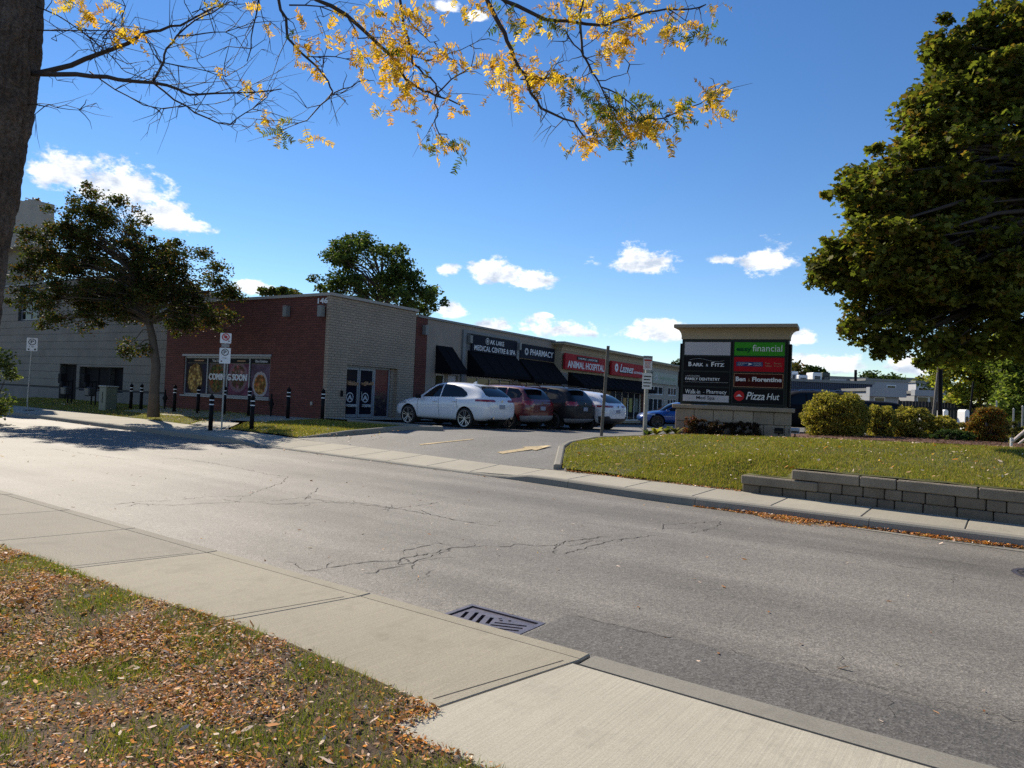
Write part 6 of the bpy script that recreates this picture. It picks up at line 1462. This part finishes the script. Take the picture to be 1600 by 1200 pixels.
# two heavy limbs above the frame carry the hanging branches
limb = [topt(110, -330), loc((-2.6, 5.5, 6.2)), loc((-1.3, 5.2, 6.35)), loc((.1, 5.0, 6.3)), loc((1.4, 4.9, 6.1))]
MB().tube(limb, [.13, .11, .09, .07, .04], 10).build('limb', M['bark'], hl, True, fix=False)
limb2 = [topt(100, -230), loc((-2.9, 5.6, 5.3)), loc((-2.0, 5.5, 5.4))]
MB().tube(limb2, [.1, .07, .04], 10).build('limb', M['bark'], hl, True, fix=False)
def on(l, i, t=0.0): return l[i] + (l[min(i + 1, len(l) - 1)] - l[i]) * t
BR = []
B = lambda *a, **k: BR.append(branch(*a, **k))
B([(494, 0), (541, 23), (592, 70), (620, 98), (634, 124), (663, 143), (681, 150), (719, 164)], 5.1, .017, .005, start=on(limb, 1, .4))
B([(681, 150), (684, 171), (679, 188), (686, 209), (693, 220)], 5.1, .006, .003); B([(681, 148), (705, 124), (728, 110), (749, 105)], 5.1, .006, .003)
B([(625, 0), (630, 42), (641, 77), (644, 98), (663, 117), (681, 131), (686, 150)], 5.2, .012, .005, start=on(limb, 2, .1)); B([(641, 77), (665, 95), (690, 88), (720, 78), (752, 62)], 5.2, .005, .002); B([(634, 20), (655, 50), (672, 66), (684, 70)], 5.25, .005, .002)
B([(761, 0), (775, 28), (789, 52), (799, 77), (813, 110), (824, 124), (829, 145), (845, 169), (869, 180), (897, 190), (916, 218), (935, 223)], 4.9, .019, .004, start=on(limb, 2, .6))
B([(780, -4), (808, 9), (850, 30), (888, 33), (944, 40), (977, 28), (1010, 19), (1042, 14), (1080, 14), (1103, 7)], 4.95, .016, .004, start=on(limb, 2, .7))
B([(911, -2), (906, 28), (909, 66), (911, 87), (920, 101), (932, 122), (939, 136), (962, 145), (990, 165), (1008, 186)], 4.9, .012, .003, start=on(limb, 3, .3)); B([(883, 47), (897, 70), (911, 87)], 4.9, .006, .004); B([(1000, 190), (1024, 186), (1052, 178), (1094, 162), (1113, 148), (1122, 140)], 4.9, .006, .002); B([(932, 126), (958, 120), (980, 114)], 4.9, .004, .002); B([(813, 124), (850, 124), (872, 120)], 4.9, .005, .003)
B([(939, 136), (950, 160), (960, 180), (975, 200)], 4.9, .005, .003); B([(1042, 14), (1060, 24), (1084, 36)], 4.95, .004, .002)
B([(435, -2), (447, 28), (449, 59), (470, 82), (494, 103), (513, 127), (520, 143)], 5.3, .013, .006, start=on(limb, 1, .1)); B([(520, 143), (501, 164), (480, 188), (452, 192), (420, 188)], 5.3, .006, .002); B([(518, 146), (530, 150), (544, 164)], 5.3, .005, .002); B([(522, 145), (550, 136), (570, 122)], 5.3, .005, .002); B([(480, 88), (510, 88), (540, 92), (600, 86)], 5.3, .005, .002); B([(488, 88), (505, 105), (512, 70), (502, 38)], 5.3, .004, .002)
B([(404, -2), (396, 40), (392, 76), (386, 96)], 5.5, .007, .003, start=on(limb, 0, .9)); B([(541, 23), (560, 60), (590, 58), (640, 66)], 5.1, .005, .002); B([(452, 8), (500, 10), (545, 28)], 5.2, .006, .003)
# bare branches from the trunk
tk = lambda py, k=.05: loc(at(np.interp(py, [o_[1] for o_ in outline[::-1]], [o_[0] for o_ in outline[::-1]]), py, 5.75)) - np.array([.1, 0, 0])
B([(112, 102), (156, 84), (200, 68), (224, 52), (250, 48), (282, 40), (330, 14), (352, 6)], 5.7, .022, .004, start=tk(118)); B([(120, 116), (168, 120), (200, 126), (238, 129), (280, 140), (296, 148), (332, 146), (400, 144), (440, 139)], 5.6, .020, .004, start=tk(116))
B([(238, 129), (256, 96), (260, 76), (276, 56), (304, 32), (332, 20), (360, 2)], 5.6, .010, .004); B([(240, 130), (272, 156), (304, 176), (340, 192), (360, 194), (384, 176), (408, 160)], 5.6, .008, .003); B([(140, 112), (180, 140), (224, 164), (256, 170), (304, 164), (336, 162)], 5.6, .006, .002); B([(100, 48), (168, 48), (205, 50)], 5.7, .006, .003, start=tk(48)); B([(90, 24), (120, 44), (156, 72), (188, 104), (196, 112)], 5.7, .006, .003, start=tk(10)); B([(70, 166), (88, 168), (124, 172)], 5.7, .006, .002, start=tk(165))
B([(200, 68), (190, 40), (196, 10), (190, -6)], 5.7, .006, .003); B([(256, 98), (300, 106), (340, 112), (352, 120)], 5.6, .005, .002); B([(168, 90), (160, 60), (176, 40)], 5.7, .004, .002); B([(224, 54), (240, 84), (254, 100)], 5.7, .005, .003); B([(150, 84), (140, 60), (120, 40), (80, 60)], 5.7, .005, .002); B([(276, 56), (320, 52), (352, 50), (392, 36)], 5.6, .006, .002); B([(300, 20), (330, 8), (340, 2)], 5.6, .004, .002)
# side twigs
for Q in list(BR):
    far_ = Q[-1] - Q[0]; far_ = far_ / (np.linalg.norm(far_) + 1e-9); left_ = Q[0][0] < 2.6
    for k in range(int(len(Q) * (1.0 if left_ else .7))):
        i = rng.integers(1, len(Q)); d = rng.normal(0, .8, 3) + far_ * .8; d[1] *= .5; d = d / np.linalg.norm(d); l = rng.uniform(.06, .5 if left_ else .24)
        m1 = Q[i] + d * l * .35 + rng.normal(0, .02, 3); m2 = Q[i] + d * l * .7 + rng.normal(0, .03, 3) * l * 3
        mb = MB().tube([Q[i], m1, m2, Q[i] + d * l + np.array([0, 0, -.03])], [.0038, .003, .0022, .001], 4, False)
        for _ in range(2 if l > .2 else 0):
            d2 = d + rng.normal(0, .7, 3); d2[1] *= .5; l2 = rng.uniform(.05, .16); mb.tube([m1 if _ else m2, (m1 if _ else m2) + d2 * l2 * .5 + rng.normal(0, .008, 3), (m1 if _ else m2) + d2 * l2], [.0024, .0018, .0008], 4, False)
        mb.build('twig', M['twig'], hl, True, fix=False)
# feathery compound leaves: (centre px, spread px, how many, share of green)
LC = [(585, 25, 60, 26, 30, .05), (655, 20, 55, 20, 24, .05), (570, 70, 70, 30, 22, .05), (620, 105, 34, 26, 40, .03), (625, 75, 34, 24, 26, .03), (640, 140, 30, 18, 20, .05), (560, 92, 24, 14, 14, .0), (500, 55, 46, 26, 16, .1), (470, 70, 20, 12, 8, .0), (490, 108, 14, 12, 4, .0),
      (620, 170, 26, 14, 9, .0), (690, 85, 30, 16, 14, .0), (718, 93, 14, 10, 8, 0), (750, 98, 22, 10, 10, 0), (700, 160, 18, 16, 7, .1), (684, 222, 16, 16, 15, .4), (716, 230, 8, 20, 8, .4), (653, 203, 6, 4, 2, 0), (440, 205, 16, 14, 8, .3), (415, 185, 16, 6, 6, 0), (478, 215, 8, 12, 3, 0), (505, 212, 10, 6, 2, 0),
      (740, 12, 26, 12, 12, .1), (800, 30, 30, 24, 22, .6), (850, 35, 30, 20, 18, .45), (880, 12, 40, 12, 20, .1), (930, 20, 50, 18, 26, .05), (960, 30, 30, 14, 14, .05), (795, 100, 34, 22, 30, .05), (845, 112, 40, 20, 28, .05), (790, 140, 24, 14, 12, .0), (820, 135, 20, 12, 10, 0), (880, 118, 24, 14, 14, .5), (890, 140, 18, 14, 12, .4), (960, 70, 26, 20, 16, .05), (985, 45, 18, 20, 10, .0), (945, 85, 16, 16, 8, 0), (1055, 40, 24, 22, 18, .1), (1040, 60, 14, 12, 6, 0), (1090, 50, 24, 14, 10, .5), (1120, 8, 12, 6, 4, .2), (1000, 8, 30, 8, 8, .1),
      (945, 160, 36, 16, 34, .85), (960, 195, 40, 22, 60, .6), (1000, 165, 20, 18, 18, .9), (1010, 195, 34, 14, 34, .15), (1060, 170, 22, 12, 20, .5), (1110, 152, 20, 20, 22, .1), (1122, 170, 10, 12, 8, 0), (1050, 212, 14, 8, 6, .1), (915, 222, 24, 12, 18, .05), (985, 228, 12, 6, 6, .6), (900, 172, 12, 6, 4, 0), (820, 165, 14, 4, 3, 0), (960, 60, 20, 12, 8, 0),
      (110, 4, 30, 8, 12, .05), (140, 24, 20, 12, 14, .2), (190, 48, 20, 10, 16, .1), (215, 52, 8, 8, 6, 0), (280, 64, 8, 8, 5, 0), (345, 108, 14, 4, 3, 0), (398, 134, 8, 8, 4, 0), (338, 6, 10, 6, 4, 0), (405, 16, 8, 10, 3, 0), (386, 124, 8, 4, 2, 0), (408, 184, 14, 5, 5, 0), (165, 6, 12, 6, 5, 0), (418, 40, 12, 10, 3, 0)]
YEL = [(.82, .48, .045), (.76, .42, .04), (.68, .46, .07), (.60, .30, .035)]; GRN = [(.11, .15, .02), (.07, .11, .02), (.20, .2, .03)]
pos = []; rot = []; scl = []; col = []; rach = MB()
ALL = np.array([q_ for Q in BR for q_ in Q])
for cx, cy, rx, ry, n, g in LC:
    for k in range(int(n * 1.12)):
        Yk = 5.0 + (.65 if cx < 430 else 0) + rng.normal(0, .22)
        p = loc(at(cx + rng.normal(0, rx * .55), cy + rng.normal(0, ry * .55), Yk))
        j = np.argmin(((ALL - p) ** 2).sum(1)); a = ALL[j]
        hang = p - a; 
        d = rng.normal(0, 1, 3) + np.array([.35, 0, -.75]); d = d / np.linalg.norm(d); L_ = rng.uniform(.07, .14)
        side = np.cross(d, rng.normal(0, 1, 3)); side /= np.linalg.norm(side); nrm = np.cross(d, side)
        cc = pick(GRN if rng.uniform() < g else YEL, 1, None, .15)[0]
        m = int(L_ / .0125)
        rach.tube([p - d * .02, p + d * L_ * .5 + nrm * .006, p + d * L_], .0011, 3, False)
        for t in range(m):
            if rng.uniform() < .1: continue
            b = p + d * L_ * (t + .5) / m + nrm * .006 * math.sin(t / m * 3.14)
            for sgn in (-1, 1):
                ax = side * sgn * .93 + d * .37; ax = ax + rng.normal(0, .22, 3); ax /= np.linalg.norm(ax); bn_ = np.cross(ax, nrm + rng.normal(0, .3, 3)); bn_ /= np.linalg.norm(bn_); cn = np.cross(ax, bn_)
                pos.append(b + ax * .012); rot.append(np.stack([ax, bn_, cn], 1)); scl.append((rng.uniform(.025, .041), rng.uniform(.014, .021), .02)); col.append(np.clip(cc * rng.uniform(.8, 1.15), 0, 1))
scatter('foliage', LEAF_V, LEAF_F, np.array(pos), np.array(rot), np.array(scl), np.array(col), leafmat('locust_leaf', .55, .5), hl)
rach.build('leaf_stalks', pm('leaf_stalk', (.30, .17, .04), .7, 0, .1), hl, fix=False)

# ---------------------------------------------------------------- grass and fallen leaves
BL_V = [(-.5, 0, 0), (.5, 0, 0), (.12, .18, .62), (-.12, .18, .62), (0, .45, 1.0)]; BL_F = [(0, 1, 2, 3), (3, 2, 4)]
def grass(name, n, sampler, hf, h, wd, cols, prob, label, tilt=.22, clump=None):
    P = np.empty((0, 2))
    while len(P) < n:
        p = sampler(n); P = np.vstack([P, p])
    P = P[:n]; z = np.array([hf(a, b) for a, b in P])
    s_ = rng.uniform(.5, 1.25, n)
    o = scatter(name, BL_V, BL_F, np.column_stack([P, z - .004]), rotmats(n, tilt=tilt), np.column_stack([np.full(n, wd) * rng.uniform(.7, 1.3, n), s_ * h, s_ * h]), pick(cols, n, prob, .2), M['grass'])
    return tag(o, label, 'grass', kind='stuff')
def snbox(s0, s1, n0f, n1f, keep=None):
    def f(n):
        s = rng.uniform(s0, s1, n); a = rng.uniform(0, 1, n); o = []
        for u, w in zip(s, a):
            q_ = n0f(u) + (n1f(u) - n0f(u)) * w
            if keep is None or keep(u, q_): o.append(xy(u, q_))
        return np.array(o) if o else np.empty((0, 2))
    return f
vn = lambda s, n, sc, k=0: mnoise.noise(Vector((s * sc, n * sc, k)))
LG = [(.23, .235, .04), (.16, .18, .033), (.33, .27, .065), (.40, .29, .10)]
grass('lawn_grass', 130000, snbox(-10, 4.2, lambda s: 12.45, lambda s: 18.4 if s > -8 else 20.5, lambda s, n: s > lawn_left(n) + .05 and n > RWN(s) + (.26 if s > -3.9 else .06) and rng.uniform() < .62 + .9 * vn(s, n, .6)), lambda x, y: lawn_h(*snc(x, y)), .062, .012, LG, [.36, .26, .22, .16], 'short autumn grass on the raised lawn by the monument', .35)
grass('wall_end_grass', 16000, snbox(-6.2, -2.6, lambda s: 12.6, lambda s: 14.4, lambda s, n: n > RWN(s) + (.27 if s > -3.9 else .06)), lambda x, y: lawn_h(*snc(x, y)) + .012, .07, .012, LG, [.34, .26, .22, .18], 'grass growing round the low end of the retaining wall', .35)
grass('verge_grass', 34000, snbox(-46, -24, bn, lambda s: bn(s) + 3.2, lambda s, n: True), lot_h, .075, .02, LG, [.34, .2, .26, .2], 'short grass on the verge before the grey building', .35)
inisl = lambda s, n: ins_i(*xy(s, n), isl)
grass('island_grass', 24000, snbox(-22.4, -14.6, lambda s: 13.2, lambda s: 17.4, inisl), lambda x, y: lot_h(x, y) + .035, .07, .018, LG, [.3, .2, .28, .22], 'short grass on the island beside the driveway', .35)
def tuft(s, n): return vn(s, n, 1.7, 3) + .6 * vn(s, n, 4.5, 9)
NG = [(.19, .22, .035), (.13, .17, .03), (.30, .28, .05), (.40, .29, .08)]
grass('near_grass', 110000, snbox(-11, .6, lambda s: .3, lambda s: nb2(s) + .02, lambda s, n: rng.uniform() < max(.12, .42 + 1.4 * tuft(s, n)) and (n > -.2)), lawn_near_h, .058, .0042, NG, [.4, .3, .2, .1], 'thin tufts of green grass on the near lawn', .5)
FL_V = [(-.5, 0, .03), (-.15, .26, .0), (.3, .2, .04), (.55, 0, .0), (.3, -.2, .05), (-.15, -.26, .02)]
def leaves(name, n, sampler, hf, size, cols, prob, label, tilt=.35, dz=.012, aspect=(.4, 1.0)):
    P = np.empty((0, 2))
    while len(P) < n: P = np.vstack([P, sampler(n)])
    P = P[:n]; z = np.array([hf(a, b) for a, b in P]) + dz * rng.uniform(.3, 1.5, n)
    s_ = np.clip(rng.lognormal(0, .38, n), .4, 2.2) * size
    o = scatter(name, FL_V, LEAF_F, np.column_stack([P, z]), rotmats(n, tilt=tilt), np.column_stack([s_, s_ * rng.uniform(*aspect, n), s_]), pick(cols, n, prob, .25), M['leafdry'])
    return tag(o, label, 'leaves', kind='stuff')
FC = [(.48, .21, .07), (.56, .33, .18), (.72, .56, .44), (.32, .13, .05), (.60, .22, .03), (.66, .40, .05), (.14, .08, .04)]
leaves('fallen_leaves', 135000, snbox(-10.5, .8, lambda s: .3, lambda s: nb2(s) + .01, lambda s, n: rng.uniform() < max(.10, .50 - 1.0 * tuft(s, n) + .7 * vn(s, n, 1.1, 5) - 1.2 * math.exp(-((s + 2.1) ** 2 / .25 + (n - 2.0) ** 2 / .06)))), lawn_near_h, .0175, FC, [.26, .17, .15, .16, .15, .09, .02], 'dry fallen leaves thick on the near lawn', .4, .022)
leaves('large_fallen_leaves', 5000, snbox(-10.5, .8, lambda s: .3, lambda s: nb2(s) + .01, lambda s, n: rng.uniform() < max(.1, .5 + .9 * vn(s, n, 1.1, 5))), lawn_near_h, .034, FC, [.25, .2, .25, .1, .1, .08, .02], 'larger pale curled leaves lying on top of the near litter', .5, .03)
leaves('gutter_leaves', 1500, snbox(-12, -6.6, lambda s: 3.81, lambda s: 3.84 + .16 * max(0, min(1, (-6.4 - s) / 3)) * (1 + vn(s, 1, 2)), None), road_h, .026, FC, [.3, .2, .05, .2, .2, .05, .0], 'orange leaves drifted along the near kerb at the left', .4)
leaves('kerb_leaves', 3200, snbox(-4.2, 4, lambda s: kn(s) - .03 - .42 * max(0, math.exp(-((s + 2.5) / .55) ** 2)) - .13 * max(0, vn(s, 0, 1.5) + .3), lambda s: kn(s) - .01, None), road_h, .034, FC, [.28, .25, .1, .12, .15, .1, .0], 'orange leaves drifted against the far kerb before the wall', .4)
def pile(s0, sd, wd, n, label):
    def f(k):
        s_ = rng.normal(s0, sd, k); u = np.abs(rng.normal(0, .45, k)); return np.array([xy(a, kn(a) - .02 - min(1.2, b) * wd * math.exp(-((a - s0) / (sd * 1.3)) ** 2)) for a, b in zip(s_, u)])
    leaves('leaf_pile', n, f, road_h, .034, FC, [.32, .2, .06, .18, .18, .06, .0], label, .45, .03)
pile(-2.75, .34, .42, 1500, 'pile of orange leaves on the road before the wall'); pile(-.6, .55, .16, 1000, 'long strip of orange leaves in the gutter at the right')
leaves('scattered_leaves', 420, snbox(-24, 4, lambda s: 3.9, lambda s: kn(s) - .05, None), road_h, .036, FC, [.1, .2, .5, .05, .05, .1, .0], 'scattered pale leaves on the road', .25, .008)
leaves('driveway_leaves', 300, snbox(-40, -7.8, lambda s: kn(s) - .15, lambda s: kn(s) - .01, None), road_h, .045, FC, [.1, .2, .55, .05, .05, .05, .0], 'pale leaves along the far kerb line', .25, .012)
leaves('lawn_leaves', 1600, snbox(-10, 4, lambda s: 12.7, lambda s: 18.3, lambda s, n: s > lawn_left(n)), lambda x, y: lawn_h(*snc(x, y)) + .035, .05, FC, [.1, .2, .45, .05, .1, .1, .0], 'few yellow leaves lying on the raised lawn', .35)
leaves('lawn_edge_leaves', 1100, snbox(-7.6, -3.9, lambda s: bn(s) - .05, lambda s: bn(s) + .12, None), lambda x, y: fsw_h(x, y), .036, FC, [.3, .2, .1, .2, .15, .05, .0], 'brown leaves along the lawn edge by the far sidewalk', .4)
leaves('verge_leaves', 900, snbox(-44, -15, lambda s: bn(s), lambda s: bn(s) + 2.6, lambda s, n: n < bn(s) + 2.2), lambda x, y: lot_h(x, y) + .07, .055, FC, [.15, .25, .35, .05, .1, .1, .0], 'pale leaves lying on the verge and island grass', .35)
leaves('mulch_chips', 6000, snbox(-9, 5, lambda s: bed_front(s) + .02, lambda s: bed_front(s) + 3.5, lambda s, n: s > lawn_left(n) + .2), lambda x, y: lawn_h(*snc(x, y)) + .03, .07, [(.16, .09, .065), (.10, .055, .04), (.22, .14, .10), (.06, .035, .028)], [.35, .3, .15, .2], 'bark chips covering the mulch bed', .5, aspect=(.2, .4))
# ---------------------------------------------------------------- buildings across the lot on the right
def far_box(name, px0, px1, py0, py1, Y, depth, mat, parent, root, roof=None):
    a, b = at(px0, py1, Y), at(px1, py0, Y)
    r = root.location
    return MB().box(a[0] - r[0], b[0] - r[0], Y - r[1], Y - r[1] + depth, a[2] - r[2], b[2] - r[2]).build(name, mat, parent)
def far_root(px, Y, name, label, cat='building'):
    a = at(px, 640, Y); return empty(name, (a[0], Y, 0.0), 0, label, cat)
slate = pm('blue_grey_cladding', (.055, .065, .095), .7, 0, .12, .6); wht = pm('pale_render', (.50, .50, .52), .8, 0, .1, .4); gry = pm('light_grey_fascia', (.30, .31, .33), .7, 0, .1, .4)
def zpx(px, py, Y): return at(px, py, Y)[2]
def far_building(px0, px1, pt, Y, depth, mat, label, wins=(), band=None, name='far_building'):
    o = far_root((px0 + px1) / 2, Y, name, label); x0 = at(px0, 640, Y)[0] - o.location[0]; x1 = at(px1, 640, Y)[0] - o.location[0]; zt = zpx((px0 + px1) / 2, pt, Y)
    MB().box(x0, x1, 0, depth, -.3, zt).build('wall', mat, o)
    MB().box(x0 - .15, x1 + .15, -.15, depth + .15, zt + .003, zt + .25).build('coping', M['coping_g'], o)
    for (a, b, c, d) in wins:
        xa, xb = at(a, 640, Y)[0] - o.location[0], at(b, 640, Y)[0] - o.location[0]; z1, z0 = zpx((a + b) / 2, c, Y), zpx((a + b) / 2, d, Y)
        w = MB().box(xa - .1, xb + .1, -.08, -.003, z0 - .1, z1 + .1).build('window', M['white'], o); MB().box(xa, xb, -.12, -.082, z0, z1).build('pane', M['glass'], w)
    if band:
        z1, z0 = zpx((px0 + px1) / 2, band[0], Y), zpx((px0 + px1) / 2, band[1], Y); MB().box(x0 - .3, x1 + .3, -.6, -.003, z0, z1).build('fascia', gry, o)
    return o, x0, x1, zt
o, x0, x1, zt = far_building(1180, 1362, 597, 66, 20, slate, 'long blue grey building with ribbed parapet behind the dark parked car')
for k in range(60): u = x0 + (x1 - x0) * (k + .5) / 60; MB().box(u - .035, u + .035, -.06, -.003, zt - 1.4, zt - .02).build('rib', slate, o)
def unit(px0, px1, py0, py1, Y, label, mats=(M['white'], M['blackm'])):
    r = empty('rooftop_unit', (*at((px0 + px1) / 2, py1, Y)[:2], at((px0 + px1) / 2, py1, Y)[2] - .25), 0, label, 'rooftop unit', 'rooftop units on the blue grey building'); w_ = (px1 - px0) * Y / FPX / 2; h_ = (py1 - py0) * Y / FPX + .25
    MB().bbox(-w_, w_, 0, 1.6, 0, h_, .05).build('case', mats[0], r); g = MB().box(-w_ * .6, w_ * .6, -.04, -.003, h_ * .2, h_ * .7).build('grille', mats[1], r)
    for k in range(5): MB().box(-w_ * .58, w_ * .58, -.06, -.042, h_ * (.24 + .09 * k), h_ * (.27 + .09 * k)).build('slat', M['galv'], g)
unit(1226, 1236, 583, 594, 68, 'leftmost white rooftop unit beside the monument'); unit(1236, 1247, 580, 594, 69, 'taller white rooftop unit, second beside the monument'); unit(1248, 1262, 586, 596, 68, 'low white rooftop unit in the middle'); unit(1270, 1284, 582, 597, 68, 'white rooftop unit left of the dark one'); unit(1285, 1297, 582, 597, 68.5, 'dark green rooftop unit at the right of the group', (pm('dark_unit', (.05, .06, .05), .6, 0, .1), M['blackm']))
far_building(1296, 1352, 592, 82, 16, wht, 'pale far building with stepped roof left of centre', [(1308, 1318, 606, 614)])
far_building(1352, 1418, 596, 78, 14, gry, 'light grey far building in the middle of the rooftops', [(1385, 1397, 603, 612)], name='far_building')
far_building(1386, 1440, 593, 92, 14, wht, 'white far building with flat roof right of centre', [(1394, 1404, 604, 612), (1416, 1426, 606, 613)])
far_building(1430, 1482, 599, 84, 12, wht, 'white far building just left of the black light pole', [(1420 + 14, 1446, 606, 614), (1466, 1476, 606, 613)])
far_building(1358, 1404, 612, 60, 10, gry, 'low grey shop with white fascia behind the parked black car', [(1366, 1380, 622, 632)], (606, 620))
far_building(1428, 1466, 616, 60, 10, gry, 'low white shop with paired windows beside the black light pole', [(1433, 1448, 621, 631), (1452, 1460, 621, 630)], (610, 619))
fence_m = pm('dark_fence', (.016, .018, .024), .7, 0, .15, 1)
fo = far_root(1490, 44, 'dark_fence', 'dark board fence across the back of the lot at right', 'fence'); xa = at(1405, 640, 44)[0] - fo.location[0]; xb = at(1640, 640, 44)[0] - fo.location[0]; zf = zpx(1480, 629, 44); k = 0
x = xa
while x < xb: MB().box(x + .008, x + .19, 0, .03, -.2, zf + rng.uniform(-.01, .01)).build('board', fence_m, fo); x += .2
for x in np.arange(xa, xb, 2.4): MB().box(x - .05, x + .05, .035, .13, -.2, zf + .06).build('fence_post', fence_m, fo)
MB().box(xa, xb, .032, .07, .35, .45).build('rail', fence_m, fo); MB().box(xa, xb, .032, .07, zf - .4, zf - .3).build('rail', fence_m, fo)
# dormer-like white arches that show over the hedge: covered carts in the lot
for px, Y, lab in ((1445, 36, 'white arched shelter end seen over the hedge, left of the black pole'), (1478, 37, 'white arched shelter end behind the black pole foot'), (1511, 36, 'white arched shelter end with dark opening near the orange shrub')):
    a = at(px, 652, Y); o = empty('arched_shelter', (a[0], Y, lot_h(a[0], Y)), 0, lab, 'shelter', 'white arched shelters in the lot'); h = zpx(px, 640, Y) - o.location[2]; w_ = .115
    arc = [(-w_, 0)] + [(w_ * math.cos(t), h - w_ + w_ * math.sin(t)) for t in np.linspace(math.pi, 0, 9)] + [(w_, 0)]
    MB().prism(arc, 0, .6, 'y').build('shell', M['white'], o); arc2 = [(p[0] * .6, p[1] * .8) for p in arc]; MB().prism(arc2, -.02, -.003, 'y').build('opening', M['glass2'], o)
# wire fence posts and pale handrail at the right edge
for i, (px, Y, pt) in enumerate(((1556, 30, 628), (1583, 27, 640), (1597, 26, 636))):
    a = at(px, 670, Y); g = lot_h(a[0], Y); o = empty('wire_fence_post', (a[0], Y, g), 0, ('thin wire fence post behind the orange shrub', 'thin wire fence post near the right edge', 'thin wire fence post at the right edge')[i], 'fence post', 'wire fence posts'); MB().tube([(0, 0, -.1), (0, 0, zpx(px, pt, Y) - g)], .03, 8).build('post', M['galv'], o); MB().lathe([(.036, 0), (.036, .03), (.01, .06)], 8, (0, 0, zpx(px, pt, Y) - g)).build('cap', M['galv'], o)
a, b = at(1580, 693, 17.5), at(1612, 664, 17.2); g = lawn_h(*snc(a[0], a[1]))
o = empty('handrail', (a[0], a[1], g), 0, 'sloping pale pink handrail at the right edge of the lawn', 'handrail')
A_ = np.array([0, 0, a[2] - g + .02]); B_ = np.array([b[0] - a[0], b[1] - a[1], b[2] - g])
MB().tube([A_, B_, B_ + (B_ - A_) * 1.2], .035, 8).build('rail', pm('pale_pink_paint', (.55, .46, .45), .6, 0, .1), o); MB().tube([A_ + np.array([.18, 0, -.02]), B_ + np.array([.2, 0, -.06]), B_ + (B_ - A_) * 1.2 + np.array([.2, 0, -.06])], .025, 8).build('rail', pm('pale_pink_paint', (.55, .46, .45), .6, 0, .1), o)
MB().tube([A_ + np.array([0, 0, .12]), A_ + np.array([0, 0, -.2])], .03, 8).build('rail_post', M['white'], o); MB().tube([B_, B_ + np.array([0, 0, -B_[2] - .1])], .03, 8).build('rail_post', M['white'], o)
